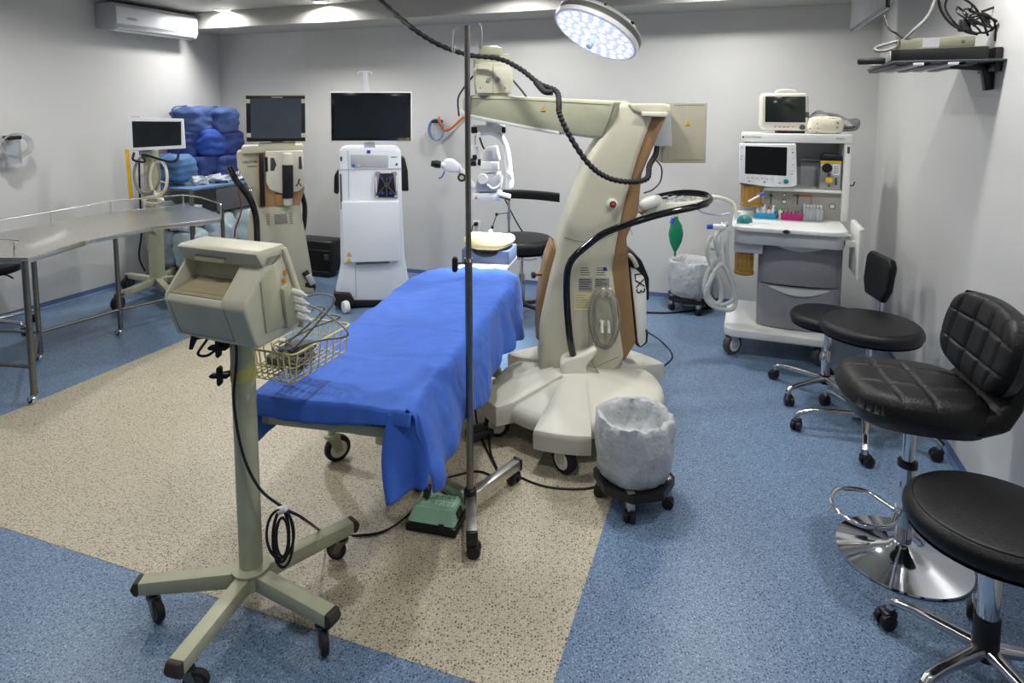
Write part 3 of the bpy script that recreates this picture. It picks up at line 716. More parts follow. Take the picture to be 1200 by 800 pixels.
# stool with curved arm rest behind the bed
zK = 0.60
pK = stoolpos(611, 279, zK+0.02); SK = T('surgeon_stool', 'black surgeon stool with a curved arm rest behind the bed head', 'stool', pK, 0)
print('STOOLK', pK)
round_seat(SK, 0.27, zK, 0.13)
column(SK, 0.1, zK-0.08, 0.03, 0.017, 0.33, m=ALU)
b = B(); b.tube([(0.0, 0, zK-0.1)]+[(0.05+0.1*math.cos(a), 0.12*math.sin(a), zK-0.13) for a in [i*PI/4 for i in range(8)]], 0.004, 6); b.build('height_ring', CHROME, SK)
star_base(SK, 5, 0.3, 0.09, math.radians(20), mleg=BLACK)
ar0 = SK.w2l(pt(592, 228, pK.y+0.0)); ar1 = SK.w2l(pt(648, 228, pK.y-0.12))
b = B(); zz = ar0.z
def armfn(s, t_):
    ang = math.radians(100-115*t_); r0_ = 0.25
    cx, cy_ = ar0.x+0.13, ar0.y-0.12
    cen = Vector((ar0.x-0.02+0.44*t_, ar0.y+0.05-0.22*t_**2, zz)); an = 2*PI*s
    e = lambda c: math.copysign(abs(c)**0.5, c)
    return cen+Vector((0.0, 0.03*e(math.cos(an)), 0.036*e(math.sin(an))))
b.grid(armfn, 16, 16, closed_u=True)
for t_ in (0, 1):
    off = len(b.V); b.V += [armfn(k/16, t_)[:] for k in range(16)]; b.F.append([off+k for k in range(16)] if t_ else [off+k for k in range(16)][::-1]); b.I.append(0)
b.build('arm_rest', LEATHER, SK, 50)
b = B(); b.cyl((ar0.x+0.03, ar0.y+0.03, zK-0.1), (ar0.x+0.03, ar0.y+0.03, zz-0.03), 0.011, seg=12); b.tube([(0, 0.05, zK-0.1), (ar0.x+0.03, ar0.y+0.03, zK-0.1)], 0.011, 8, sub=1); b.cyl((ar0.x+0.03, ar0.y+0.03, zz-0.2), (ar0.x+0.03, ar0.y+0.03, zz-0.15), 0.018, seg=12); b.build('arm_post', CHROME, SK)
b = B(); kx = SK.w2l(pt(582, 251, pK.y+0.03)); kz = SK.w2l(pt(577, 266, pK.y+0.03)); b.tube([(ar0.x+0.03, ar0.y+0.03, kx.z+0.015), kx, kz], 0.005, 8, sub=1); b.m = 1; b.ball(kx, 0.014, 10); b.ball(kz, 0.014, 10); b.build('tilt_lever', [CHROME, BLACK], SK)
cord('stool_strut_cable', 'thin black cable slanting down behind the surgeon stool', [pt(591, 232, pK.y+0.32), pt(610, 268, pK.y+0.33), pt(642, 312, pK.y+0.33), pt(660, 352, pK.y+0.30), gnd(690, 353, 0.01)], 0.006, BLACK)
# ================================================================== bar stool with tufted seat
pS = gnd(1057, 651); BS = T('bar_stool', 'tufted black leather bar stool on a round chrome foot', 'bar stool', pS, RA+math.radians(6))
b = B(); b.lathe([(0.0, 0.0), (0.215, 0.0), (0.222, 0.004), (0.22, 0.01), (0.12, 0.026), (0.05, 0.045), (0.034, 0.06), (0.0, 0.06)], seg=64); b.build('foot_disc', CHROME, BS, 60)
b = B(); b.cyl((0, 0, 0.05), (0, 0, 0.36), 0.028, seg=32); b.cyl((0, 0, 0.355), (0, 0, 0.56), 0.02, seg=24); b.build('column', CHROME, BS)
b = B(); b.lathe([(0.03, 0.35), (0.033, 0.35), (0.033, 0.37), (0.021, 0.375)], seg=24); b.build('collar', BLACK, BS)
fz = 0.17
ringc = (-0.11, 0.03)
b = B(); b.tube([(-0.028, -0.01, fz), (-0.08, -0.1, fz), (-0.17, -0.115, fz), (-0.235, -0.06, fz), (-0.245, 0.02, fz), (-0.2, 0.1, fz), (-0.1, 0.11, fz), (-0.028, 0.01, fz)], 0.009, 12); b.cyl((0, 0, fz-0.02), (0, 0, fz+0.02), 0.034, seg=24); b.build('foot_rest', CHROME, BS, 60)
b = B(); b.box((0, 0, 0.565), (0.16, 0.16, 0.02), bev=0.004); b.build('seat_plate', BLACK, BS)
b = B(); b.tube([(0.0, -0.02, 0.555), (0.02, -0.12, 0.55), (0.03, -0.2, 0.545)], 0.005, 8); b.build('height_lever', CHROME, BS)
def groove(x, lines, w_=0.03):
    d = min(abs(x-l) for l in lines); return math.exp(-abs(d/w_)**1.6)
def pillow(name, M, sx, sy, th, ux, uy, depth=0.02, e=0.35, n=72, arch=0.0, back=False):
    bb = B(); bb.T = M
    def surf(a, c, top):
        k = 0.30
        x = a*math.sqrt(1-k*c*c)*sx/2; y = c*math.sqrt(1-k*a*a)*sy/2
        m_ = max(abs(a), abs(c)); r_ = (abs(a)**6+abs(c)**6)**(1/6)
        h = th/2*max(0, 1-min(1, r_)**7)**0.42
        if top:
            ga = groove(a, ux, 0.036); gc = groove(c, uy, 0.036); g = max(ga, gc)
            fade = max(0, 1-min(1, r_)**3)
            h -= depth*g*fade; h += depth*0.5*(ga*gc < 0.1)*0
            z = h
        else: z = -h
        z += arch*(c*c)
        return (x, y, z)
    bb.grid(lambda i, j: surf(2*i-1, 2*j-1, True), n, n)
    bb.grid(lambda i, j: surf(1-2*i, 2*j-1, False), 16, 16)
    return bb.build(name, LEATHER, BS, 70)
zs_ = 0.63
pillow('seat', Matrix.Translation((-0.01, 0, zs_-0.01)) @ Matrix.Rotation(math.radians(2), 4, 'Y'), 0.47, 0.46, 0.14, (-0.42, 0.05), (-0.33, 0.33), 0.011)
# back: faces the room (local -x)
MB_ = Matrix.Translation((0.235, 0, zs_+0.205)) @ Matrix.Rotation(math.radians(-77), 4, 'Y')
pillow('backrest', MB_, 0.31, 0.49, 0.10, (-0.36, 0.36), (-0.66, -0.22, 0.22, 0.66), 0.012, arch=0.03)
NP = [(0.05, -0.02, 0.040, 0.20), (0.14, -0.022, 0.050, 0.205), (0.20, -0.005, 0.052, 0.19), (0.238, 0.045, 0.046, 0.175), (0.25, 0.10, 0.036, 0.175), (0.25, 0.17, 0.025, 0.19)]
def neckfn(i, j):
    t_ = j*(len(NP)-1); k = min(int(t_), len(NP)-2); f = t_-k; f = f*f*(3-2*f)
    q = [NP[k][m_]*(1-f)+NP[k+1][m_]*f for m_ in range(4)]; a = NP[k]; c = NP[min(k+1, len(NP)-1)]
    tx, tz_ = c[0]-a[0], c[1]-a[1]; l_ = math.hypot(tx, tz_) or 1; nx_, nz_ = -tz_/l_, tx/l_
    an = 2*PI*i; e = lambda v: math.copysign(abs(v)**0.55, v)
    return (q[0]+nx_*q[2]*e(math.sin(an)), q[3]*e(math.cos(an)), zs_+q[1]+nz_*q[2]*e(math.sin(an)))
b = B(); b.grid(neckfn, 40, 30, closed_u=True); b.build('back_neck', LEATHER, BS, 70)
# ================================================================== operating bed and drape
ZB = 0.68
c1 = gnd(306, 447, ZB); c2 = gnd(457, 488, ZB); c3 = gnd(606, 322, ZB); c4 = gnd(492, 310, ZB)
print('BED', c1, c2, c3, c4)
near = (c1+c2)/2; far = (c3+c4)/2; ax = (far-near); ax.z = 0; BL = ax.length; BA = math.atan2(ax.y, ax.x)-PI/2
near = near+Vector((0.03*math.cos(BA), 0.03*math.sin(BA), 0))
BD = T('operating_bed', 'wheeled operating bed with cream frame under the blue drape', 'bed', (near.x, near.y, 0), BA)
BW = 0.52
print('BEDLEN', BL, math.degrees(BA))
b = B(); b.bx(-BW/2+0.02, BW/2-0.03, 0.05, BL-0.03, ZB-0.075, ZB-0.014, bev=0.03, seg=3); b.prism([(-BW/2+0.03, BL-0.06), (BW/2-0.03, BL-0.06), (BW/2-0.1, BL+0.08), (0.08, BL+0.15), (-0.08, BL+0.15), (-BW/2+0.1, BL+0.08)], ZB-0.06, ZB-0.014, 'xy', bev=0.015); b.build('mattress', mat('navy_mattress', srgb(40, 52, 90), 0.5), BD)
b = B(); b.bx(-BW/2, BW/2, 0.0, 0.03, ZB-0.115, ZB-0.08, bev=0.003); b.bx(-BW/2, BW/2, BL-0.03, BL, ZB-0.115, ZB-0.08, bev=0.003)
b.bx(-BW/2, -BW/2+0.03, 0, BL, ZB-0.115, ZB-0.08, bev=0.003); b.bx(BW/2-0.03, BW/2, 0, BL, ZB-0.115, ZB-0.08, bev=0.003); b.bx(-BW/2+0.02, BW/2-0.02, 0.02, BL-0.02, ZB-0.1, ZB-0.085); b.build('frame', CREAM2, BD)
b = B(); b.bx(-0.16, 0.18, 0.7, 1.45, 0.2, 0.36, bev=0.012); b.bx(-0.13, 0.15, 0.7, 1.3, 0.36, ZB-0.1, bev=0.02); b.build('lift_column', CREAM, BD)
cbx0 = BD.py(416, 495, 0.22).x; cbz = BD.py(416, 510, 0.22).z; b = B(); b.bx(cbx0, 0.2, 0.22, 0.7, cbz, ZB-0.11, bev=0.006); b.build('control_box', CREAM, BD)
for (px_, py_) in ((390, 541), (511, 566)):
    p = BD.w2l(gnd(px_, py_)); b = B()
    sgn = 1 if p.x < 0 else -1
    b.prism([(p.x-0.025, 0.16), (p.x+0.03, 0.155), (p.x+sgn*0.1+0.03, 0.33), (p.x+sgn*0.1-0.03, 0.33)] if True else [], p.y-0.02, p.y+0.025, 'xz', bev=0.005)
    lg = b.build('caster_leg', CREAM2, BD); caster(lg, (p.x, p.y, 0), 0.062, 0.9 if p.x < 0 else 2.1, 0.035, 0.17, (CREAM2, RUBBER, OFFW))
for (x, y) in ((-0.22, 1.45), (0.24, 1.45)):
    b = B(); b.prism([(x-0.03, 0.16), (x+0.03, 0.16), (x*0.6+0.03, 0.33), (x*0.6-0.03, 0.33)], y-0.02, y+0.025, 'xz', bev=0.005); lg = b.build('caster_leg', CREAM2, BD); caster(lg, (x, y, 0), 0.062, 0.4, 0.035, 0.17, (CREAM2, RUBBER, OFFW))
b = B(); b.bx(-0.13, 0.15, 0.62, 1.5, 0.165, 0.205, bev=0.01); b.build('chassis', CREAM2, BD)
# head rest board beyond the far end
hb = BD.w2l(gnd(574, 301, ZB+0.01)); hx, hy = hb.x, max(hb.y, BL+0.12)
b = B(); b.bx(hx-0.15, hx+0.15, BL-0.02, hy+0.16, ZB-0.03, ZB-0.005, bev=0.006); b.build('head_board', OFFW, BD)
b = B(); b.bx(hx-0.02, hx+0.02, BL-0.2, hy+0.05, ZB-0.07, ZB-0.03); b.build('head_bracket', STEEL, BD)
HP = BD.M @ Vector((hx, hy, ZB-0.005))
FO = T('foam_wedge', 'grey blue foam head support under the yellow foam ring', 'foam block', HP, BA)
NAVYF = mat('grey_blue_foam', srgb(92, 106, 136), 0.9)
b = B()
pr = [(-0.155, 0), (0.155, 0), (0.155, 0.085), (0.11, 0.085)]+[(0.085*math.cos(a)+0.0, 0.085-0.045*math.sin(a)) for a in [PI*k/8 for k in range(9)]]+[(-0.11, 0.085), (-0.155, 0.085)]
b.prism(pr, -0.12, 0.12, 'xz', bev=0.004); b.build('foam', NAVYF, FO)
YF = T('foam_head_ring', 'yellow foam head ring at the far end of the bed', 'head ring', HP+Vector((0, 0, 0.086)), BA)
YFM = mat('yellow_foam', srgb(238, 214, 150), 0.85, var=0.04, bump=0.2, bscale=90)
def ringfn(i, j):
    a = 2*PI*i; c = 2*PI*j
    cx, sy = math.cos(a), math.sin(a); e = lambda v: math.copysign(abs(v)**0.75, v)
    R_ = 0.102; t_ = 0.05
    return (e(cx)*(R_*1.1+t_*math.cos(c)), e(sy)*(R_*0.95+t_*math.cos(c)), 0.034+0.036*e(math.sin(c))+0.014*abs(cx)**3)
b = B(); b.grid(ringfn, 40, 16, closed_u=True); b.build('ring', YFM, YF, 60)
b = B(); b.lathe([(0.0, 0.012), (0.05, 0.012), (0.058, 0.03)], seg=24); b.build('ring_centre', BLUEP, YF)
b = B(); b.lathe([(0, 0.012), (0.018, 0.02), (0.02, 0.06), (0.016, 0.1), (0.008, 0.115), (0, 0.117)], c=(0.01, -0.02, 0.0), seg=16); tag(b.build('wrapped_syringe', WHITE, None, 60, loc=YF.o.location, rot=YF.o.rotation_euler), 'small white capped item standing in the yellow foam ring', 'cap')
# drape
dW = BW/2+0.015
def zdrop_r(s):   # hanging length on the right
    return 0.30+0.012*math.sin(s*17)+0.01*math.sin(s*39)
def drape_fn(i, j):
    s = j; y = -0.01+s*(BL+0.03)
    # half widths, the head end is rounded off
    taper = 1.0-0.10*max(0, (s-0.9)/0.1)**2
    L_ = 0.20-0.08*s; Rr = zdrop_r(s)
    wl, wr = dW*taper, (dW+0.005)*taper
    tot = L_+wl+wr+Rr; c = -L_-wl+i*tot
    rad = 0.03
    if c < -wl: over = -wl-c; sg = -1; edge = -wl
    elif c > wr: over = c-wr; sg = 1; edge = wr
    else: over = 0; sg = 0; edge = c
    z = ZB
    x = edge
    if over > 0:
        x = edge+sg*rad*(1-math.exp(-over/rad)); z = ZB-max(0, over-rad*0.6*(1-math.exp(-over/rad)))
        amp = 0.028*min(1, over/0.28)
        f = math.sin(y*21+2*math.sin(y*5))*0.5+math.sin(y*9+1.3)*0.5
        x += (sg*amp*f+sg*0.035*min(1, over/0.28)) if sg > 0 else (amp*0.3*f+0.05*min(1, over/0.28))
    y += 0.21*max(0, (s-0.5)/0.5)**3*(1-min(1, abs(edge)/dW)**2.2)
    # wrinkles on the top
    nv = noise.noise(Vector((c*4.0, y*2.4, 0.3)))*0.009+noise.noise(Vector((c*13+y*6, y*5, 1.3)))*0.005+abs(noise.noise(Vector((c*9-y*7, y*14, 4.3))))*0.004
    cr = 0.0
    for (yy, cc) in ((0.34, 0.0), (0.72, 0.0), (1.1, 0.0), (1.46, 0)):
        cr += 0.004*math.exp(-((y-yy)/0.012)**2)
    z += nv*(1.2 if over == 0 else 0.5)+(cr if over == 0 else 0)
    if sg: x += sg*nv*2+sg*cr
    if s > 0.93: z -= 0.03*((s-0.93)/0.07)**2
    if s < 0.05 and over == 0: z -= 0.012*(1-s/0.05)
    return (x, y, z)
b = B(); b.grid(drape_fn, 110, 130)
# front drop over the end rail (short) and the long corner tail at the near right
def endfn(i, j):
    x = -dW+i*(dW*2+0.02); d = j; tt = 0.20+dW+dW+0.005+zdrop_r(0); top = drape_fn((0.20+dW+min(x, dW-0.002))/tt, 0)
    ln = 0.055+0.012*math.sin(i*5)
    return (x, top[1]-0.012*math.sin(d*PI/2)-0.003*math.sin(i*40)*d, top[2]*(1-min(1, d*3))+(ZB-0.012)*min(1, d*3)-ln*d-(0.004 if d > 0 else 0))
b.grid(endfn, 40, 6)
tipw = BD.w2l(pt(457, 586, c2.y-0.06))
def tailfn(i, j):
    xt = BD.py(453, 492, -0.03).x; A = Vector((xt, -0.016, ZB-0.022)); A2 = Vector((dW+0.034, 0.012, ZB-0.024)); 
    topv = A.lerp(A2, i)
    tip = Vector((BD.py(457, 586, -0.06).x, -0.06, BD.py(457, 586, -0.06).z)); C2 = Vector((dW+0.075, 0.0, BD.py(495, 566, 0.0).z))
    botv = tip.lerp(C2, i)
    p = topv.lerp(botv, j)
    sw = math.sin(i*PI*2.6+0.4)*0.022*j
    p.y += -sw-0.02*j*(1-i); p.x += 0.02*math.sin(j*PI)*(i)-0.02*math.sin(j*PI)*(1-i)
    return p
b.grid(tailfn, 24, 26)
dr = b.build('surgical_drape', BLUECL, None, 70, loc=BD.o.location, rot=BD.o.rotation_euler)
md = dr.modifiers.new('cloth', 'SOLIDIFY'); md.thickness = 0.0018; md.offset = 0
tag(dr, 'large bright blue surgical drape covering the operating bed', 'drape')
# ================================================================== IV pole
pI = gnd(551, 590, 0.06); pI.z = 0
IV = T('iv_pole', 'tall steel drip stand with three chrome legs beside the bed', 'drip stand', pI)
ztop = IV.py(546, 30, 0).z
zj = IV.py(550, 305, 0).z
lean = math.radians(0)
b = B(); b.cyl((0, 0, 0.1), (0.0, 0, zj), 0.0145, seg=20); b.build('lower_pole', STEELD, IV)
b = B(); b.cyl((0, 0, zj), (-0.0, 0, ztop), 0.011, seg=16); b.build('upper_pole', STEELD, IV)
b = B(); b.cyl((0, 0, zj-0.005), (0, 0, zj+0.01), 0.018, seg=18); b.build('collar', CHROME, IV)
b = B(); b.cyl((0, 0, 0.06), (0, 0, 0.125), 0.026, seg=20, bev=0.006); b.build('hub', BLACK, IV)
b = B(); b.cyl((0, 0, zj-0.012), (-0.04, -0.012, zj-0.008), 0.004, seg=8); b.box((-0.052, -0.015, zj-0.012), (0.022, 0.03, 0.06), bev=0.009); b.build('clamp_knob', BLACK, IV)
b = B(); b.tube([(0.055, 0, ztop-0.075), (0.055, 0, ztop-0.03), (0.045, 0, ztop+0.006), (0, 0, ztop+0.0), (-0.045, 0, ztop-0.014), (-0.055, 0, ztop-0.05), (-0.058, 0, ztop-0.085)], 0.0035, 8); b.tube([(0.055, 0, ztop-0.07), (0.05, 0, ztop-0.085), (0.04, 0, ztop-0.06)], 0.0035, 6)
b.tube([(-0.058, 0, ztop-0.085), (-0.052, 0, ztop-0.1), (-0.042, 0, ztop-0.075)], 0.0035, 6); b.build('bag_hook', STEEL, IV)
for (u, v) in ((604, 566), (553, 652), (490, 572)):
    p = IV.w2l(gnd(u, v)); a = math.atan2(p.y, p.x); r = min(math.hypot(p.x, p.y), 0.31)
    b = B(); b.T = Matrix.Rotation(a, 4, 'Z'); b.bx(0.015, r+0.01, -0.02, 0.02, 0.066, 0.106, bev=0.002); lg = b.build('leg', STEEL, IV)
    b = B(); b.T = Matrix.Rotation(a, 4, 'Z'); b.bx(r+0.008, r+0.024, -0.022, 0.022, 0.06, 0.109, bev=0.003); b.build('end_cap', BLACK, lg)
    q = rot2(r-0.005, 0, a); caster(lg, (q[0], q[1], 0), 0.026, a+1.4, 0.026, 0.066, (BLACK, BLACK, BLACK), twin=True, off=0.008)
# ================================================================== mint power box
pv = gnd(512, 612); VB = T('power_box', 'mint green power box with sockets on the floor under the bed corner', 'power box', pv, math.radians(-14))
b = B(); b.bx(-0.105, 0.105, -0.075, 0.075, 0, 0.035, bev=0.006); b.build('base', BLACK, VB)
b = B()
fr = [(-0.1, -0.072), (0.1, -0.072), (0.1, 0.072), (-0.1, 0.072)]
bm = bmesh.new(); lo = [bm.verts.new((x, y, 0.034)) for x, y in fr]; hi = [bm.verts.new((x*0.82, y*0.62+0.012, 0.088)) for x, y in fr]
bm.faces.new(lo[::-1]); bm.faces.new(hi)
for i in range(4): bm.faces.new([lo[i], lo[(i+1) % 4], hi[(i+1) % 4], hi[i]])
bmesh.ops.bevel(bm, geom=bm.edges[:], offset=0.006, segments=2, affect='EDGES'); b.dump(bm); b.build('cover', MINT, VB)
for i, (x, y) in enumerate([(-0.052, 0.034), (-0.052, -0.006), (0.002, 0.034), (0.002, -0.006), (0.054, 0.034), (0.054, -0.006)]):
    b = B(); b.m = 0; b.bx(x-0.023, x+0.023, y-0.016, y+0.016, 0.087, 0.0905, bev=0.001); b.m = 1
    for sx in (-0.012, 0.01):
        b.bx(x+sx-0.004, x+sx-0.002, y-0.005, y+0.006, 0.0905, 0.091); b.bx(x+sx+0.003, x+sx+0.005, y-0.005, y+0.006, 0.0905, 0.091); b.cyl((x+sx+0.0005, y-0.01, 0.09), (x+sx+0.0005, y-0.01, 0.091), 0.002, seg=6)
    b.build('outlet', [mat('mint_light', srgb(176, 216, 190), 0.45), INK], VB)
b = B(); b.box((0.096, 0.0, 0.06), (0.004, 0.05, 0.026), r=(0, math.radians(-20), 0)); b.build('switch', BLACK, VB)
b = B(); b.box((0.045, -0.0735, 0.038), (0.02, 0.004, 0.02)); b.build('latch', BLACK, VB)
b = B(); b.T = VB.M; b.box((-0.04, -0.0, 0.125), (0.028, 0.03, 0.07), r=(0.4, 0.25, 0), bev=0.009); tag(b.build('plug', BLACK, None), 'black plug pushed into the mint green power box', 'plug')
for k, (L_, pts) in enumerate([
    ('black cable from the mint box curving up beneath the drape edge', [gnd(543, 605, 0.01), gnd(532, 592, 0.006), gnd(512, 566, 0.006), gnd(500, 556, 0.01), pt(508, 540, 2.75), pt(520, 515, 2.9)]),
    ('black cable from under the bed crossing behind the drip stand', [gnd(520, 560, 0.006), gnd(560, 552, 0.006), gnd(585, 560, 0.006), gnd(572, 530, 0.006), pt(560, 500, 3.1), pt(556, 470, 3.2)]),
    ('black cable dropping from the bed to the microscope foot', [pt(566, 470, 3.15), pt(572, 505, 3.05), gnd(575, 530, 0.006), gnd(582, 548, 0.006)]),
    ('thin black floor cable curving past the microscope wheel toward the near bin', [gnd(600, 555, 0.005), gnd(640, 570, 0.005), gnd(690, 572, 0.005), gnd(720, 560, 0.005)]),
    ('black cable looping on the floor behind the microscope column', [pt(757, 388, 3.3), gnd(775, 400, 0.05), gnd(788, 418, 0.006), gnd(765, 436, 0.006), gnd(745, 437, 0.006)]),
    ('black power cable along the floor to the anaesthesia cart', [gnd(757, 366, 0.008), gnd(790, 366, 0.008), gnd(825, 361, 0.008), gnd(870, 352, 0.008), gnd(905, 352, 0.01)])]):
    cord('floor_cable', L_, pts, 0.005 if k < 5 else 0.008, BLACK)
b = B(); pc = gnd(563, 512, 0.0); b.T = Matrix.Translation(pc) @ Matrix.Rotation(0.5, 4, 'Z'); b.bx(-0.07, 0.07, -0.04, 0.04, 0, 0.05, bev=0.008); b.bx(-0.05, 0.05, -0.025, 0.025, 0.05, 0.062, bev=0.005); tag(b.build('foot_switch', DGREY, None), 'dark foot pedal on the floor beside the bed base', 'pedal')
# ================================================================== waste bins on dollies
def bin_(label, base, r, top, rz, hseg=8):
    t = T('waste_bin', label, 'bin', base, rz)
    # bag: outer skin, folded rim, inner bowl
    z0 = 0.12
    def fnb(p, a, i):
        k = 0.5+0.5*math.sin(i*0.9)
        n_ = noise.noise(Vector((math.cos(a)*3.2, math.sin(a)*3.2, p.z*14+base[0])))*0.09+noise.noise(Vector((math.cos(a)*9, math.sin(a)*9, p.z*40)))*0.04
        f = 1+n_*(1 if i < 12 else 1.3)
        return Vector((p.x*f, p.y*f, p.z+(noise.noise(Vector((math.cos(a)*5, math.sin(a)*5, i*0.6)))*0.014 if i > 7 else 0)))
    H = top
    prof = [(r*0.74, z0), (r*0.86, z0+0.02), (r*0.88, z0+0.05), (r*0.94, z0+0.07), (r*0.93, z0+(H-z0)*0.35), (r*0.99, z0+(H-z0)*0.45), (r*0.99, H*0.72), (r*1.0, H*0.82), (r*0.99, H*0.92), (r*0.95, H*0.985), (r*0.88, H), (r*0.8, H*0.98), (r*0.75, H*0.9), (r*0.72, H*0.78), (r*0.6, H*0.7), (r*0.35, H*0.66), (0.0, H*0.67)]
    b = B(); b.lathe(prof, seg=72, fn=fnb); b.build('bin_liner', LINER, t, 60)
    b = B(); b.lathe([(r*0.6, 0.06), (r*0.72, 0.07), (r*0.76, 0.14), (r*0.8, 0.17)], seg=40); b.build('bucket', LGREY, t)
    b = B()
    N = 8
    ou = [(math.cos(2*PI*(k+.5)/N)*r*1.02, math.sin(2*PI*(k+.5)/N)*r*1.02) for k in range(N)]; inn = [(x*0.76, y*0.76) for x, y in ou]
    bm = bmesh.new(); rings = []
    for (pl, z) in ((ou, 0.09), (ou, 0.125), (inn, 0.125), (inn, 0.09)): rings.append([bm.verts.new((x, y, z)) for x, y in pl])
    for q in range(4):
        A, C = rings[q], rings[(q+1) % 4]
        for k in range(N): bm.faces.new([A[k], A[(k+1) % N], C[(k+1) % N], C[k]])
    bmesh.ops.recalc_face_normals(bm, faces=bm.faces[:]); b.dump(bm)
    b.bx(-r*0.9, r*0.9, -0.02, 0.02, 0.085, 0.1); b.bx(-0.02, 0.02, -r*0.9, r*0.9, 0.085, 0.1); b.build('dolly_ring', BLACK, t)
    for k in range(4):
        a = PI/4+k*PI/2+0.3; x, y = math.cos(a)*r*0.84, math.sin(a)*r*0.84
        b = B(); b.bx(x-0.016, x+0.016, y-0.016, y+0.016, 0.05, 0.13, bev=0.003); lg = b.build('dolly_foot', STEEL, t); caster(lg, (x, y, 0), 0.024, a, 0.024, 0.055, (BLACK, BLACK, BLACK), twin=True, off=0.004)
    return t
q = gnd(743, 590); bin_('white lined bin on a black wheeled dolly in front of the microscope base', (q.x, q.y+0.02, 0), 0.165, 0.39, 0.2)
q = gnd(809, 362); bin_('white lined bin on a black wheeled dolly by the back wall', (q.x, q.y, 0), 0.19, 0.42, 0.6)
# ================================================================== surgical microscope stand
YC = 3.42
mb = gnd(668, 482); mb.y = YC-0.02
MS = T('microscope_stand', 'tall cream floor stand with slanted column and arm carrying the surgical microscope', 'microscope stand', (mb.x, YC, 0), 0)
# base: disc with four raised feet
def basefn(p, a, i): return p
CREAMB = mat('base_ivory', srgb(204, 203, 190), 0.4, var=0.02)
cbx, cby = 0.35-MS.o.location[0], 3.25-YC
print('MSBASE', MS.o.location[:], cbx, cby)
b = B(); b.lathe([(0.0, 0.12), (0.41, 0.12), (0.448, 0.126), (0.455, 0.14), (0.447, 0.178), (0.436, 0.193), (0.41, 0.206), (0.3, 0.232), (0.18, 0.262), (0.0, 0.28)], c=(cbx, cby, 0), seg=72); b.build('base', CREAMB, MS, 50)
def ztop_b(r_): return 0.203+(0.435-r_)*0.215 if r_ < 0.435 else 0.203-(r_-0.435)*0.12
feet = [(-103, 0.575, 0.9), (203, 0.53, 2.6), (38, 0.575, 0.4), (122, 0.53, 0.6)]
for fi, (ad, Rt, wr_) in enumerate(feet):
    a = math.radians(ad)
    b = B(); b.T = Matrix.Translation((cbx, cby, 0)) @ Matrix.Rotation(a, 4, 'Z')
    ol = [(0.12, -0.06)]+[(0.12+(Rt-0.16)*k/6, -0.06-0.075*k/6) for k in range(1, 6)]
    aw = 0.232
    ol += [(Rt*math.cos(t_), Rt*math.sin(t_)) for t_ in [-aw+2*aw*k/14 for k in range(15)]]
    ol += [(0.12+(Rt-0.16)*k/6, 0.06+0.075*k/6) for k in range(5, 0, -1)]+[(0.12, 0.06)]
    n_ = len(ol); ccx = 0.34
    def ftfn(i, j):
        k = int(round(i*n_)) % n_; x, y = ol[k]
        sc_, dz = [(0.99, None), (1.0, -0.03), (0.995, -0.012), (0.975, -0.003), (0.93, 0.0), (0.5, 0.0), (0.0, 0.0)][int(round(j*6))]
        x2, y2 = ccx+(x-ccx)*sc_, y*sc_
        z = 0.115 if dz is None else ztop_b(math.hypot(x2, y2))+0.02+dz
        return (x2, y2, z)
    b.grid(ftfn, n_, 6, closed_u=True); ft = b.build('foot', CREAMB, MS, 40)
    q = rot2(Rt-0.06, 0, a); caster(ft, (cbx+q[0], cby+q[1], 0), 0.066, a+wr_, 0.045, 0.14, (CREAMB, RUBBER, OFFW), off=0.008)
def P(l, y=-0.15): return MS.xz(l, y)
# column: main shell extruded with real thickness
yf, yb = -0.15, 0.15
side = P([(724, 119), (745, 121), (768, 133), (750, 181), (738, 222), (728, 262), (719, 315), (727, 380), (733, 420), (712, 450), (640, 456), (632, 440), (632, 380), (645, 320), (655, 285), (672, 236), (690, 186), (706, 160)], yf)
b = B(); b.prism(side, yf, yb, 'xz', bev=0.035, seg=5); b.build('column_shell', CREAM, MS, 50)
strip = P([(762, 134), (783, 135), (769, 167), (753, 205), (749, 250), (735, 280), (738, 318), (746, 403), (732, 426), (722, 405), (712, 325), (728, 250), (745, 185)], yf)
b = B(); b.prism(strip, yf+0.016, yb-0.016, 'xz', bev=0.012, seg=3); b.build('rear_strip', BROWN, MS, 50)
fr_ = P([(650, 288), (658, 300), (650, 340), (644, 400), (636, 402), (631, 400), (634, 350), (642, 310)], yf)
b = B(); b.prism([(x-0.012, z) for x, z in fr_], yf+0.03, yb-0.03, 'xz', bev=0.015, seg=3); b.build('front_panel', BROWN, MS, 50)
b = B(); k0 = MS.py(637, 325, -0.12); b.cyl((k0.x-0.0, -0.05, k0.z), (k0.x-0.05, -0.07, k0.z), 0.009, seg=10); b.m = 1; b.cyl((k0.x-0.045, -0.07, k0.z), (k0.x-0.06, -0.075, k0.z), 0.018, seg=8); b.build('lock_knob', [mat('brass', srgb(170, 130, 70), 0.3, 1.0), BLACK], MS)
# seams on the column face
SEAM = mat('seam', srgb(120, 118, 100), 0.6)
def seam(uv, y=yf-0.0005, r=0.0014): 
    bb = B(); bb.tube([(lambda p: (p.x, y, p.z))(MS.py(u, v, y)) for u, v in uv], r, 5, sub=4); return bb.build('seam', SEAM, MS)
seam([(661, 278), (680, 283), (700, 281), (716, 276)]); seam([(716, 276), (722, 268), (730, 264), (738, 268), (741, 275)]) ; seam([(640, 432), (652, 436), (664, 436)]); seam([(669, 425), (690, 432), (725, 418)])
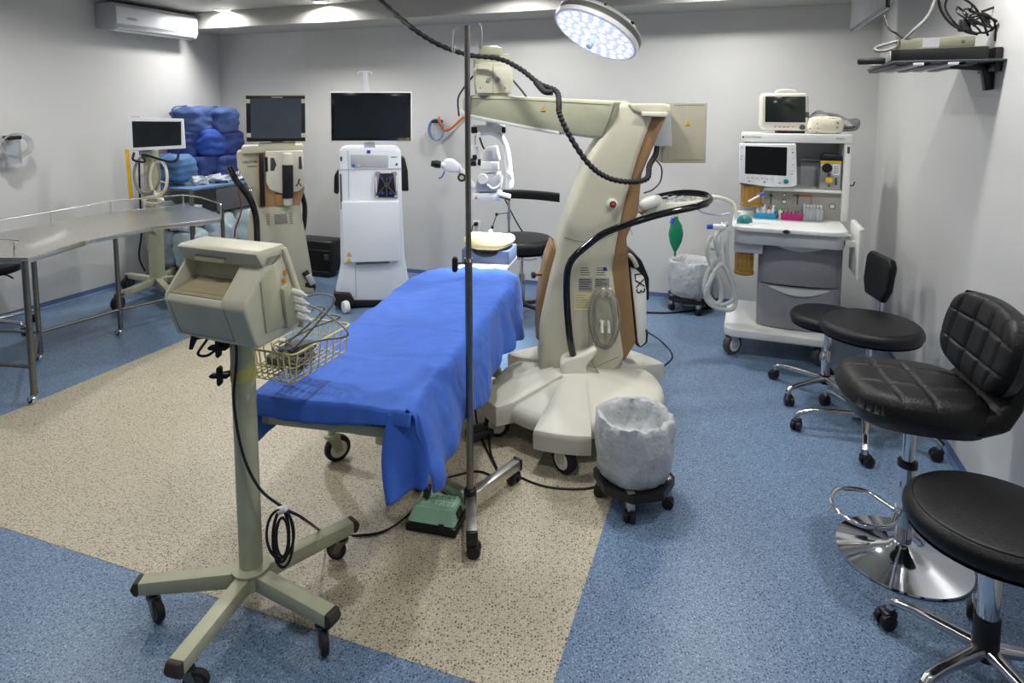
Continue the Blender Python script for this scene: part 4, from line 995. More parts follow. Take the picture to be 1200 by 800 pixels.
# neck pivot and arm
def PA(l, y): return MS.xz(l, y)
top = P([(735, 121), (776, 121), (784, 123), (787, 130), (782, 137), (760, 137), (740, 130)], -0.14)
b = B(); b.prism(top, -0.16, 0.16, 'xz', bev=0.012, seg=3); b.build('column_cap', CREAM, MS, 50)
b = B(); tp = P([(752, 131), (781, 131), (781, 137), (752, 136)], -0.17); b.prism(tp, -0.19, -0.15, 'xz', bev=0.004); b.build('cap_rib', IVORY, MS)
jt = MS.py(688, 140, 0); armd = pt(545, 130, 3.95)
arm0 = MS.M @ Vector((jt.x+0.03, 0.0, 0)); AR = Vector((armd.x-arm0.x, armd.y-arm0.y, 0)); aang = math.atan2(AR.y, AR.x)+PI; ALn = AR.length
AT = Matrix.Translation((arm0.x-MS.o.location[0], arm0.y-MS.o.location[1], 0)) @ Matrix.Rotation(aang, 4, 'Z')   # local -x runs out along the arm
AW = (MS.M @ AT); AWI = AW.inverted()
def arm_px(u, v, y=-0.09):
    o = AWI @ CP; d = AWI.to_3x3() @ ray(u, v); t = (y-o.y)/d.y; return o+d*t
def APL(l, y=-0.09): return [(p.x, p.z) for p in (arm_px(u, v, y) for u, v in l)]
apoly = APL([(722, 118), (716, 140), (706, 162), (692, 162), (655, 157), (620, 151), (585, 144), (550, 138), (541, 130), (541, 115), (552, 111)])
b = B(); b.T = AT; b.prism(apoly, -0.09, 0.09, 'xz', bev=0.016, seg=3); b.build('arm', CREAM2, MS, 50)
apb = APL([(655, 158), (620, 152), (585, 145), (550, 139), (538, 133), (538, 128), (550, 134), (585, 141), (620, 148), (655, 154)])
b = B(); b.T = AT; b.prism(apb, -0.094, 0.094, 'xz', bev=0.003); b.build('arm_underside', OFFW, MS)
b = B(); b.T = AT
for (l) in ([(552, 115.5), (620, 117.5), (716, 123)],): b.tube([(lambda p: (p.x, -0.0905, p.z))(arm_px(u, v, -0.0905)) for u, v in l], 0.0015, 5)
b.build('seam', SEAM, MS)
b = B(); b.T = AT; b.tube([(lambda p: (p.x, -0.0905, p.z))(arm_px(u, v, -0.0905)) for u, v in [(720, 120), (714, 140), (705, 161)]], 0.0025, 5)
b.build('seam', SEAM, MS)
wp = arm_px(637, 127, -0.091); warn(MS, AT @ FY(wp.x, -0.0915, wp.z), 0.032)
# rear electronics box
eb = P([(780, 121), (828, 120), (827, 191), (776, 191)], 0.05)
xs = [x for x, z in eb]; zs2 = [z for x, z in eb]
BXM = mat('box_grey', srgb(176, 172, 152), 0.5)
b = B(); b.bx(min(xs), max(xs), 0.05, 0.22, min(zs2), max(zs2), bev=0.004); b.build('electronics_box', BXM, MS)
b = B(); b.T = Matrix(); ep = P([(764, 123), (784, 122), (785, 130), (786, 171), (765, 171), (758, 165), (770, 145)], -0.02); b.prism(ep, -0.05, 0.05, 'xz', bev=0.006); b.build('box_mount', LGREY, MS)
b = B()
for k in range(14):
    x = min(xs)+0.06+k*0.012
    b.bx(x, x+0.006, 0.0485, 0.05, max(zs2)-0.018, max(zs2)-0.012); b.bx(x, x+0.006, 0.0485, 0.05, min(zs2)+0.014, min(zs2)+0.02)
b.bx(min(xs)+0.032, min(xs)+0.033, 0.049, 0.05, min(zs2)+.01, max(zs2)-.01)
b.build('vent_slots', SEAM, MS)
we = MS.py(806, 144, 0.05); warn(MS, FY(we.x, 0.0492, we.z), 0.03)
# head unit on the arm end
hu0 = arm_px(575, 88, -0.02)
HM = Matrix.Translation((AT @ Vector((hu0.x, 0, 0)))) @ Matrix.Rotation(math.radians(3), 4, 'Z')
z0_, z1_ = arm_px(575, 112, -0.1).z, arm_px(575, 72, -0.1).z
hw = 0.118
b = B(); b.T = HM
bm = bmesh.new(); lo = [(-hw, -0.11), (hw, -0.11), (hw, 0.11), (-hw, 0.11)]
L0 = [bm.verts.new((x*0.9, y, z0_)) for x, y in lo]; L1 = [bm.verts.new((x, y, z0_+0.06)) for x, y in lo]; L2 = [bm.verts.new((x*0.98, y*0.98, z1_-0.03)) for x, y in lo]; L3 = [bm.verts.new((x*0.78, y*0.8, z1_)) for x, y in lo]
for A, C in ((L0, L1), (L1, L2), (L2, L3)):
    for k in range(4): bm.faces.new([A[k], A[(k+1) % 4], C[(k+1) % 4], C[k]])
bm.faces.new(L0[::-1]); bm.faces.new(L3); bmesh.ops.bevel(bm, geom=bm.edges[:], offset=0.016, segments=3, affect='EDGES'); b.dump(bm); b.build('head_housing', CREAM, MS, 50)
b = B(); b.T = HM; b.bx(-hw*0.98, hw*1.02, -0.03, 0.13, z1_-0.04, z1_+0.05, bev=0.02); b.lathe([(0.07, 0), (0.075, 0.01), (0.07, 0.045), (0.04, 0.055), (0, 0.055)], c=(-0.01, 0.02, z1_+0.045), seg=32); b.build('head_cover', CREAM2, MS, 50)
b = B(); b.T = HM; b.bx(-0.001, 0.001, -0.1125, -0.109, z0_+0.01, z1_-0.02); b.build('seam', SEAM, MS)
for x in (-0.027, 0.027):
    b = B(); b.T = HM; zz_ = z0_+0.09; b.m = 0; b.cyl((x, -0.1165, zz_), (x, -0.109, zz_), 0.013, seg=18); b.m = 1; b.cyl((x, -0.118, zz_), (x, -0.1165, zz_), 0.010, seg=18); b.m = 0; b.cyl((x, -0.119, zz_), (x, -0.118, zz_), 0.005, seg=12); b.build('socket_ring', [INK, CREAM], MS)
b = B(); b.T = HM
for x in (-0.075, 0.07): b.cyl((x, -0.1125, z0_+0.045), (x, -0.109, z0_+0.045), 0.004, seg=8)
b.build('screw', INK, MS)
b = B(); b.T = HM; b.tube([(hw, 0.02, z0_+0.1), (hw+0.06, 0.02, z0_+0.03), (hw+0.1, 0.02, z0_-0.02)], 0.006, 6); b.build('head_cable', DGREY, MS)
b = B(); b.T = HM; b.tube([(-hw, 0.02, z0_+0.12), (-hw-0.06, -0.02, z0_+0.04), (-hw-0.09, -0.02, z0_-0.02), (-hw-0.085, -0.03, z0_-0.12)], 0.006, 6); b.build('head_cable', BLACK, MS)
# handle tube on the column
def col(u, v, y): p = MS.py(u, v, y); return (p.x, y, p.z)
b = B(); hp = [col(672, 418, -0.20), col(667, 390, -0.225), col(664, 340, -0.235), (col(668, 308, -0.24)), col(690, 286, -0.25), col(715, 270, -0.26), col(770, 252, -0.25), col(815, 242, -0.2), col(831, 235, -0.1), col(826, 228, 0.0), col(800, 226, 0.05), col(770, 231, 0.06), col(756, 236, 0.02)]
b.tube(hp, 0.0185, 14); b.build('handle_tube', GLOSSB, MS, 60)
cu = P([(656, 425), (662, 418), (685, 413), (697, 405), (700, 410), (686, 428), (690, 446), (697, 452), (690, 466), (668, 464), (658, 450)], -0.2)
b = B(); b.prism(cu, -0.23, -0.13, 'xz', bev=0.014, seg=3); b.build('handle_socket', IVORY, MS, 50)
b = B(); tr = [MS.py(u, v, -0.02) for u, v in ((748, 250), (765, 236), (822, 233), (826, 240), (770, 250))]; b.prism([(p.x, p.z) for p in tr], -0.1, 0.1, 'xz', bev=0.006); b.build('rear_tray', IVORY, MS)
b = B(); pp = MS.py(762, 237, -0.12); b.soft((pp.x, -0.12, pp.z), (0.12, 0.06, 0.06), (0, -0.35, 0), e=0.6); b.build('tray_cover', OFFW, MS, 60)
b = B(); 
for k in range(3): b.tube([col(768+12*k, 236, -0.08), col(780+10*k, 230, -0.09), col(790+10*k, 234, -0.06), col(805+5*k, 231, -0.05)], 0.005, 6)
tag_tb = b.build('tray_tubes', PLASTIC, MS)
# red emergency button
b = B(); p = MS.py(717, 239, yf); b.lathe([(0.028, 0), (0.03, 0.004), (0.022, 0.008)], c=(p.x, yf, p.z), seg=24, M=Matrix.Rotation(PI/2, 4, 'X')); b.build('button_plate', IVORY, MS)
b = B(); b.cyl((p.x+0.004, yf-0.018, p.z), (p.x+0.004, yf-0.006, p.z), 0.017, seg=20); b.m = 1; b.cyl((p.x+0.004, yf-0.026, p.z), (p.x+0.004, yf-0.016, p.z), 0.011, seg=16, bev=0.002); b.build('emergency_button', [BLACK, RED], MS)
# labels
def label_(u0, v0, u1, v1, m, lines, rows, nm='label_plate', lw=0.7, im=INK):
    a = MS.py(u0, v1, yf); c = MS.py(u1, v0, yf)
    b = B(); b.m = 0; b.bx(a.x, c.x, yf-0.0012, yf-0.0002, a.z, c.z); b.m = 1
    random.seed(int(u0*7+v0))
    for k in range(rows):
        z = c.z-(c.z-a.z)*(k+0.8)/(rows+0.8); h = (c.z-a.z)/(rows+1)*0.32
        x1 = a.x+(c.x-a.x)*random.uniform(0.5, 0.95)
        b.bx(a.x+(c.x-a.x)*0.06, x1, yf-0.0016, yf-0.0012, z, z+h)
    return b.build(nm, [m, im], MS)
LG2 = mat('silver_label', srgb(150, 150, 142), 0.4); PALEY = mat('pale_yellow_label', srgb(214, 208, 160), 0.6)
label_(679, 312, 696, 325, mat('cream_label', srgb(208, 206, 182), 0.6), 0, 4); label_(698, 312, 714, 325, mat('cream_label', srgb(208, 206, 182), 0.6), 0, 4)
label_(678, 326, 694, 341, LG2, 0, 5); label_(697, 326, 714, 337, LG2, 0, 4); label_(673, 344, 694, 363, PALEY, 0, 6, im=mat('faded_ink', srgb(150, 140, 100), 0.7))
b = B(); p = MS.py(709, 315, yf); b.lathe([(0.005, 0), (0.011, 0), (0.011, 0.001), (0.005, 0.001)], c=(p.x, yf-0.0012, p.z), seg=16, M=Matrix.Rotation(PI/2, 4, 'X')); b.build('certification_mark', LOGOB, MS)
# cable hooks and coil
for (u, v, up) in ((709, 342, 1), (708, 378, -1)):
    p = MS.py(u, v, yf); b = B()
    for sx in (-0.018, 0.018): b.tube([(p.x+sx, yf, p.z-0.012*up), (p.x+sx, yf-0.035, p.z-0.008*up), (p.x+sx, yf-0.06, p.z+0.035*up)], 0.008, 8)
    b.bx(p.x-0.022, p.x+0.022, yf-0.01, yf, p.z-0.016, p.z+0.016, bev=0.004); b.build('cable_hook', IVORY, MS, 60)
b = B(); p = MS.py(708, 373, yf); b.bx(p.x-0.045, p.x+0.045, yf-0.006, yf, p.z-0.03, p.z+0.15, bev=0.01); b.build('hook_plate', CREAM, MS)
b = B()
for k in range(5):
    b.tube([(lambda p: (p.x, yf-0.02-0.005*k, p.z))(MS.py(708+(18.5-1.9*k)*math.cos(a)+0.8*math.sin(k*2+a), 372+(37-1.6*k)*math.sin(a), yf-0.02)) for a in [i*PI/7 for i in range(14)]], 0.003, 6, closed=True, sub=4)
b.tube([col(690, 385, yf-0.03), col(691, 410, yf-0.03), col(697, 430, yf-0.05), col(708, 446, yf-0.08), (col(712, 455, -0.2)), col(720, 463, -0.22)], 0.0038, 6)
b.T = MS.M; V2 = [tuple(MS.M @ Vector(v)) for v in b.V]; b.V = V2
tag(b.build('coiled_cable', CABLEG, None, 60), 'beige coiled cable hung on the hooks of the microscope column', 'cable')
# black pump case with LX3 lettering hanging behind
sl = P([(739, 302), (747, 306), (760, 330), (760, 400), (751, 407), (746, 404), (741, 350)], -0.1)
b = B(); b.prism([(x, z) for x, z in P([(735, 312), (742, 296), (752, 305), (761, 326), (761, 352), (757, 352), (757, 386), (760, 388), (759, 402), (751, 408), (745, 405)], -0.06)], -0.06, 0.14, 'xz', bev=0.008); b.build('pump_case', BLACK, MS)
b = B(); b.prism([(x, z) for x, z in P([(738, 313), (745, 315), (754, 324), (757, 340), (757, 380), (756, 400), (750, 405), (747, 400)], -0.07)], -0.085, -0.055, 'xz', bev=0.005); b.build('pump_face', OFFW, MS)
p = MS.py(747.5, 326, -0.086)
p = MS.py(743.2, 320, -0.086); text('lettering', 'LX3', 0.07, Matrix.Translation((p.x, -0.0862, p.z)) @ Matrix.Rotation(math.radians(82), 4, 'Y') @ Matrix.Rotation(PI/2, 4, 'X'), INK, MS, label='black LX3 lettering turned on its side')
b = B(); p = MS.py(742, 305, -0.08); b.tube([col(736, 298, -0.08), col(740, 301, -0.09), col(744, 307, -0.09), col(746, 312, -0.08)], 0.013, 10); b.build('pump_strap', IVORY, MS, 60)
# microscope optics
MX = T('surgical_microscope', 'white surgical microscope head hanging under the end of the arm', 'microscope', pt(575, 156, 3.93), 0)
MX.M = Matrix.Translation(MX.o.location); MX.I = MX.M.inverted()
def q_(u, v, y=0.0): p = MX.py(u, v, y); return (p.x, y, p.z)
def Q(l, y=0.0): return MX.xz(l, y)
WB = mat('microscope_white', srgb(240, 240, 238), 0.35)
b = B(); b.tube([q_(563, 155), q_(575, 154.5), q_(586, 160), q_(593, 174), q_(596, 195), q_(598, 214), q_(596, 220)], 0.022, 14); b.build('suspension_arm', WB, MX, 60)
b = B(); p = q_(573, 152); b.bx(p[0]-0.1, p[0]+0.1, -0.05, 0.05, p[2]-0.012, p[2]+0.03, bev=0.008); b.m = 1; b.bx(p[0]-0.108, p[0]-0.07, -0.055, 0.055, p[2]-0.02, p[2]+0.02, bev=0.006); b.bx(p[0]+0.08, p[0]+0.104, -0.055, 0.055, p[2]-0.02, p[2]+0.02, bev=0.006); b.build('mount_block', [IVORY, BLACK], MX)
b = B(); z0m = arm_px(575, 141, 0).z; b.cyl((0.02, 0, p[2]+0.02), (0.02, 0, z0m+0.02-MX.o.location[2]), 0.05, seg=24); b.build('pivot', OFFW, MX)
b = B(); b.cyl(q_(556, 158, -0.02), q_(556, 170, -0.02), 0.012, seg=12); b.prism(Q([(552, 170), (560.5, 170), (560, 183), (553, 183)], -0.02), -0.05, 0.02, 'xz', bev=0.006); b.build('light_guide', WB, MX)
b = B(); b.bx(q_(553, 0, -0.02)[0], q_(558, 0, -0.02)[0], -0.053, 0.0, q_(0, 183, -.02)[2]-0.02, q_(0, 181, -.02)[2], bev=0.003); b.build('guide_plug', BLACK, MX)
b = B(); b.prism(Q([(570, 172), (583, 170), (587, 186), (584, 190), (564, 190), (564, 180)], 0), -0.07, 0.05, 'xz', bev=0.012, seg=3); b.build('zoom_housing', WB, MX, 50)
b = B(); b.prism(Q([(570, 176), (578, 176), (578, 186), (570, 186)], -0.09), -0.09, -0.06, 'xz', bev=0.006, seg=3); b.build('camera_module', OFFW, MX)
b = B(); b.prism(Q([(564, 188), (585, 188), (585, 199), (564, 198)], 0), -0.08, 0.06, 'xz', bev=0.01, seg=3); b.build('beam_splitter', WB, MX, 50)
b = B(); b.m = 0; b.cyl(q_(549, 190, -0.03), q_(558, 190, -0.03), 0.025, seg=20, bev=0.003); b.cyl(q_(560, 190, -0.03), q_(567, 190, -0.03), 0.021, seg=20); b.m = 1; b.cyl(q_(557, 190, -0.03), q_(561, 190, -0.03), 0.017, seg=16); b.build('side_eyepiece', [BLACK, WB], MX)
b = B(); b.prism(Q([(561, 204), (570, 203), (587, 201), (588, 219), (580, 223), (559, 223), (558, 216)], 0), -0.075, 0.06, 'xz', bev=0.008, seg=3); b.build('optics_body', LGREY, MX, 50)
b = B(); b.lathe([(0.03, 0), (0.034, 0.01), (0.03, 0.05), (0, 0.05)], c=q_(566, 209, -0.05), seg=20, M=Matrix.Rotation(PI/2, 4, 'X')); b.build('focus_knob', WB, MX)
b = B(); b.tube([q_(588, 205, -0.08), q_(587, 215, -0.09), q_(578, 221, -0.09), q_(571, 216, -0.08)], 0.006, 8); b.build('light_cable', WB, MX)
b = B(); b.prism(Q([(554, 225), (588, 224), (588, 234), (554, 234)], 0), -0.07, 0.06, 'xz', bev=0.004); b.build('lower_tray', WB, MX)
wq = q_(558, 231, -0.071); warn(MX, FY(wq[0], -0.0712, wq[2]), 0.022)
b = B(); b.cyl(q_(583, 227, -0.09), q_(598, 231, -0.11), 0.018, seg=16, bev=0.003); b.m = 1; b.cyl(q_(585, 230, -0.1), q_(598, 234, -0.12), 0.008, seg=10); b.build('hand_grip', [WB, BLACK], MX)
b = B(); b.cyl(q_(596, 205, -0.01), q_(598.5, 204, -0.01), 0.03, seg=20, bev=0.004); b.prism(Q([(593, 200), (599, 200), (598, 222), (593, 222)], -0.02), -0.03, 0.02, 'xz', bev=0.006); b.build('tilt_joint', WB, MX)
# binocular tube reaching left
b = B(); b.tube([q_(555, 220, -0.02), q_(549, 212, -0.02), q_(543, 203, -0.02), q_(537, 198, -0.02)], 0.022, 12); b.prism(Q([(521, 186), (530, 186), (541, 195), (538, 202), (527, 201), (518, 198)], -0.02), -0.07, 0.04, 'xz', bev=0.014, seg=3); b.build('binocular_tube', WB, MX, 50)
b = B(); b.m = 0; b.cyl(q_(541, 208, -0.07), q_(541, 208, -0.04), 0.026, seg=20, bev=0.004); b.m = 1; b.cyl(q_(541, 208, -0.076), q_(541, 208, -0.07), 0.014, seg=16); b.build('binocular_knob', [BLACK, CREAM2], MX)
for dy in (-0.055, 0.02):
    b = B(); b.m = 0; b.cyl(q_(522, 194, dy), q_(516, 193, dy), 0.02, seg=16); b.m = 1; b.cyl(q_(517, 193, dy), q_(510, 192, dy), 0.022, 0.025, seg=16); b.cyl(q_(510, 192, dy), q_(505.5, 191.5, dy), 0.022, 0.018, seg=16); b.build('eyepiece', [WB, BLACK], MX)
b = B(); b.tube([q_(521, 201, -0.03), q_(518, 207, -0.03), q_(514, 209, -0.03)], 0.004, 6); b.build('blue_lead', BLUEP, MX)
b = B(); b.tube([q_(562, 161, 0.06), q_(566, 172, 0.07), q_(570, 176, 0.05)], 0.006, 6); b.build('black_lead', BLACK, MX)
# plastic tubing dangling, orange tube
e1 = RM @ Vector((h.x, 0, h.z))
cord('orange_tube', 'short orange tube along the back wall, right of the suction jar', [rw(S1.M.translation.x*0+rl(S1.M.translation).x+0.04, -0.1, S1.M.translation.z+0.22), rw(rl(S1.M.translation).x+0.06, -0.13, S1.M.translation.z+0.17), RM @ wall_back_hit(521, 153, 0.09), RM @ wall_back_hit(530, 149, 0.07), RM @ wall_back_hit(541, 139, 0.05), RM @ wall_back_hit(549, 134, 0.012)], 0.012, ORANGE, 'tube')
# black wrapped hose sagging from the ceiling over the arm
ceil0 = gnd(432, -14, CEIL-0.01)
hose = [ceil0, pt(470, 22, 3.7), pt(510, 50, 3.62), pt(548, 64, 3.62), pt(585, 69, 3.62), pt(610, 81, 3.5), pt(632, 98, 3.4), pt(652, 107, 3.3), pt(655, 122, 3.2), pt(656, 134, 3.16), pt(668, 160, 3.14), pt(690, 192, 3.12), pt(712, 208, 3.12), pt(738, 213, 3.12), pt(758, 209, 3.15), pt(761, 194, 3.25), pt(768, 182, 3.35), pt(770, 172, 3.4)]
def hr(t): return 0.0135+0.0022*math.sin(t*520)
b = B(); b.tube(hose, hr, 10, sub=26); b.tube([pt(628, 96, 3.38), pt(638, 107, 3.33), pt(648, 108, 3.32)], 0.017, 10)
tag(b.build('wrapped_hose', RUBBER, None, 70), 'long black wrapped hose sagging from the ceiling across the microscope stand', 'hose')
cord('column_lead', 'thin black lead with a forked plug behind the microscope column', [pt(765, 184, 3.4), pt(775, 196, 3.42), pt(774, 212, 3.42), pt(765, 222, 3.38), pt(755, 226, 3.3)], 0.004, BLACK)
# ================================================================== surgical light
LP0 = pt(697, 42, 3.95)
nrm = Vector((-0.46, -0.23, -0.86)).normalized()
qd = (-nrm).to_track_quat('Z', 'Y')
SLT = T('surgical_light', 'round white surgical light with many glowing lenses over the bed', 'surgical light', LP0, rot=qd.to_euler())
LR = 0.278
DKG = mat('grey_band', srgb(96, 96, 90), 0.5)
b = B(); b.lathe([(LR-0.012, 0.0), (LR, 0.004), (LR+0.004, 0.02), (LR+0.002, 0.03)], seg=72); b.build('rim', WHITE, SLT)
b = B(); b.lathe([(LR+0.002, 0.03), (LR+0.003, 0.035), (LR+0.003, 0.062), (LR+0.001, 0.065), (0.0, 0.064)], seg=72); b.build('grey_band', DKG, SLT)
b = B(); b.lathe([(LR, 0.066), (LR+0.001, 0.075), (LR-0.02, 0.082), (LR-0.03, 0.1), (LR-0.06, 0.11), (0.12, 0.13), (0.0, 0.135)], seg=72); b.build('housing', LGREY, SLT, 30)
b = B(); b.lathe([(0, -0.0008), (LR-0.016, -0.0008), (LR-0.014, 0.002)][::-1], seg=64); b.build('lens_plate', mat('lilac_plate', srgb(150, 160, 235), 0.3, emit=(0.42, 0.48, 1.0), estr=1.1), SLT)
LED = mat('led_lens', (1, 1, 1), 0.2, emit=(0.95, 0.97, 1.0), estr=7)
b = B(); b.lathe([(0.0, -0.004), (0.014, -0.004), (0.019, 0.0)], seg=14)
led0 = None
pos = []
for rr3, n_, of in ((0.06, 6, 0.2), (0.122, 11, 0.0), (0.18, 16, 0.15), (0.232, 20, 0.0)):
    for k in range(n_): pos.append((rr3*math.cos(2*PI*k/n_+of), rr3*math.sin(2*PI*k/n_+of)))
for i, (x, y) in enumerate(pos):
    if led0 is None: led0 = b.build('led_lens', LED, SLT, loc=(x, y, 0))
    else:
        o = led0.copy(); COL.objects.link(o); o.location = (x, y, 0)
b = B(); b.cyl((0, 0, -0.085), (0, 0, 0.006), 0.02, 0.024, seg=20, bev=0.003)
for k in range(4): b.cyl((0, 0, -0.075+0.018*k), (0, 0, -0.069+0.018*k), 0.025, seg=20)
b.build('sterile_handle', mat('pale_handle', srgb(205, 225, 245), 0.2, trans=0.3), SLT)
for k in (0, 1, 2, 3, 4, 5, 6, 7):
    a = 2*PI*k/8+0.2; b = B(); b.cyl((math.cos(a)*(LR-0.01), math.sin(a)*(LR-0.01), 0.09), (math.cos(a)*(LR-0.03), math.sin(a)*(LR-0.03), 0.098), 0.008, seg=8); b.build('rivet', BLACK, SLT)
mnt = SLT.w2l(pt(686, -10, 4.02)); mc = SLT.w2l(Vector((0.52, 4.05, CEIL-0.002)))
b = B(); b.tube([(0, 0, 0.13), (mnt.x*0.5, mnt.y*0.5, 0.17), mnt, mc], 0.028, 12); b.build('arm', OFFW, SLT, 60)
L = bpy.data.lights.new('surgical_beam', 'SPOT'); L.energy = SURGICAL_W; L.color = (0.84, 0.91, 1.0); L.spot_size = math.radians(38); L.spot_blend = 0.85; L.shadow_soft_size = 0.2
lo = bpy.data.objects.new('surgical_beam', L); COL.objects.link(lo); lo.parent = SLT.o; lo.location = (0, 0, -0.10)
tgt = SLT.w2l(Vector((HP.x-0.0, HP.y+0.05, 0.7))); lo.rotation_euler = (tgt-Vector((0, 0, -0.10))).to_track_quat('-Z', 'Y').to_euler()
# ================================================================== left roll stand with white screen
pT = gnd(185, 333, 0.1); pT.z = 0
TS = T('display_roll_stand', 'cream roll stand with large black castors behind the steel table', 'stand', pT, 0)
tz = TS.py(184, 176).z
b = B(); b.cyl((0, 0, 0.1), (0, 0, tz), 0.062, 0.06, seg=28); b.build('pole', CREAM2, TS)
b = B(); b.cyl((0, 0, 0.1), (0, 0, 0.17), 0.08, seg=24, bev=0.006); b.build('hub', CREAM2, TS)
for i, (u, v) in enumerate(((138, 364), (199, 359), (255, 338), (150, 338), (222, 318))):
    p = TS.w2l(gnd(u, v)); a = math.atan2(p.y, p.x); r = min(max(math.hypot(p.x, p.y), 0.34), 0.42)
    b = B(); b.T = Matrix.Rotation(a, 4, 'Z'); b.prism([(0.04, 0.11), (r+0.03, 0.105), (r+0.035, 0.15), (0.04, 0.165)], -0.028, 0.028, 'xz', bev=0.006); lg = b.build('leg', CREAM2, TS)
    x, y = rot2(r, 0, a); caster(lg, (x, y, 0), 0.062, a+0.6*i, 0.04, 0.115, (STEELD, BLACK, DGREY if i != 1 else LGREY), off=0.02)
DS = T('display_screen', 'white framed flat display on the roll stand at the left', 'display', (pT.x, pT.y-0.09, tz), math.radians(10))
def D(u, v, y=-0.02): p = DS.py(u, v, y); return (p.x, p.z)
pl = [D(150, 138), D(214, 139), D(216.5, 174), D(152, 177)]
b = B(); b.prism(pl, -0.02, 0.015, 'xz', bev=0.006, seg=3); b.build('frame', WHITE, DS)
b = B(); b.prism([D(154.5, 142, -.022), D(212, 142.5, -.022), D(212.5, 170, -.022), D(156, 173, -.022)], -0.0225, -0.019, 'xz'); b.build('screen', SCREEN, DS)
b = B(); b.box((0, 0.05, 0.02), (0.1, 0.1, 0.12), bev=0.01); b.build('bracket', GREY, DS)
b = B(); b.tube([(D(157, 179)[0], -0.02, D(157, 179)[1]), (D(158, 187)[0], -0.05, D(158, 187)[1]), (D(172, 190)[0], -0.06, D(172, 189)[1]), (0, -0.03, D(180, 181)[1]), (D(200, 190)[0], -0.06, D(200, 189)[1]), (D(209, 186)[0], -0.05, D(209, 186)[1]), (D(209, 178)[0], -0.02, D(209, 178)[1])], 0.01, 8); b.build('handle', BLACK, DS)
b = B(); b.box((D(158, 137.5)[0], -0.01, D(158, 137)[1]), (0.06, 0.02, 0.012), bev=0.003); b.build('webcam', PLASTIC, DS)
bk = TS
for k, (L_, cu_, cv, w_, h_, mm) in enumerate((('beige cable loop hanging left on the rear roll stand pole', 172, 205, 16, 24, CABLEG), ('cream cable loop hanging right on the rear roll stand pole', 186, 208, 11, 22, IVORY), ('coil of cream cable low on the rear roll stand pole', 176, 262, 12, 7, IVORY), ('beige cable coil at the middle of the rear roll stand pole', 180, 235, 12, 6, IVORY))):
    b = B()
    for j in range(3): b.tube([pt(cu_+(w_-j)*math.cos(a), cv+(h_-1.5*j)*math.sin(a), pT.y-0.08-0.01*j) for a in [i*PI/5+j for i in range(10)]], 0.0055, 6, closed=True, sub=4)
    tag(b.build('cable_loop', mm, None, 60), L_, 'cable')
cord('cable', 'cream cable running down the rear roll stand pole', [pt(178, 180, pT.y-0.075), pt(172, 215, pT.y-0.08), pt(183, 235, pT.y-0.08), pt(172, 262, pT.y-0.08), pt(172, 290, pT.y-0.08)], 0.006, CABLEG)
cord('cable', 'black cable hanging beside the rear roll stand pole down to the floor', [pt(163, 190, pT.y-0.02), pt(164, 230, pT.y-0.03), pt(166, 270, pT.y-0.02), pt(163, 300, pT.y), pt(170, 318, pT.y)], 0.008, BLACK)
b = B(); b.T = Matrix(); ys = pt(152, 218, pT.y-0.05); a_ = pt(149, 175, ys.y); c_ = pt(153, 234, ys.y)
b.box((ys.x, ys.y, (a_.z+c_.z)/2), (0.03, 0.012, a_.z-c_.z), r=(0, -0.03, 0), bev=0.004); tag(b.build('yellow_strap', YELLOW, None), 'yellow strap hanging left of the white framed display', 'strap')
# ================================================================== cart with wrapped bundles
o = gnd(224, 221, 0.92); o.z = 0
CT = T('linen_cart', 'steel shelf cart with wrapped surgical bundles in the far left corner', 'cart', (o.x-0.56*math.cos(RA), o.y-0.56*math.sin(RA), 0), RA)
CW, CD, CZ = 0.56, 1.0, 0.92
b = B(); b.bx(0, CW, 0, CD, CZ-0.025, CZ-0.008, bev=0.003); b.build('top_shelf', STEELD, CT)
for z, x1_s in ((0.56, CW*0.55), (0.14, CW)): b = B(); b.bx(0, x1_s, 0, CD, z-0.015, z, bev=0.003); b.build('shelf', STEELD, CT)
for x in (0.02, CW-0.02):
    for y in (0.02, CD-0.02):
        b = B(); b.bx(x-0.014, x+0.014, y-0.014, y+0.014, 0.08, CZ-0.02, bev=0.003); lg = b.build('post', STEELD, CT); caster(lg, (x, y, 0), 0.035, 0.5, 0.025, 0.085, (STEELD, RUBBER, DGREY))
b = B(); b.bx(CW-0.008, CW-0.004, 0.3, CD-0.04, 0.66, CZ-0.03); b.build('side_panel', mat('smoked_panel', srgb(96, 98, 104), 0.2), CT)
b = B(); b.tube([(0.05, -0.02, CZ-0.02), (0.05, -0.02, CZ+0.05), (0.2, -0.03, CZ+0.06), (0.3, -0.03, CZ+0.04), (0.3, -0.02, CZ-0.02)], 0.008, 8); b.build('push_handle', CHROME, CT)
b = B(); b.bx(-0.005, CW+0.01, -0.008, CD, CZ-0.008, CZ-0.003); b.bx(CW+0.004, CW+0.012, 0, CD*0.9, CZ-0.02, CZ-0.003); tag(b.build('blue_liner_sheet', mat('liner_sheet', srgb(104, 142, 184), 0.8), None, 0, loc=CT.o.location, rot=CT.o.rotation_euler), 'blue sheet lining the top of the linen cart', 'sheet')
yb_ = CT.o.location
def bundle(u, v, y, w_, h_, d_, m, label, rz=0.0, seed=0, roll=0.0):
    p = pt(u, v, y); t = T('wrapped_bundle', label, 'bundle', (p.x, p.y, p.z-h_/2), RA+rz, group='wrapped bundles on the linen cart')
    b = B(); b.soft((0, 0, h_/2), (w_, d_, h_), (0, roll, 0), e=0.28, nz=0.02, nsc=7, seed=seed, cuts=16); b.build('wrapping', m, t, 60)
    b = B(); b.tube([(-w_*0.3, -d_*0.5, h_*0.1), (-w_*0.2, -d_*0.57, h_*0.5), (-w_*0.22, -d_*0.5, h_*0.95), (-w_*0.2, 0, h_*1.05)], 0.006, 6)
    b.build('fold', m, t, 60)
    return t
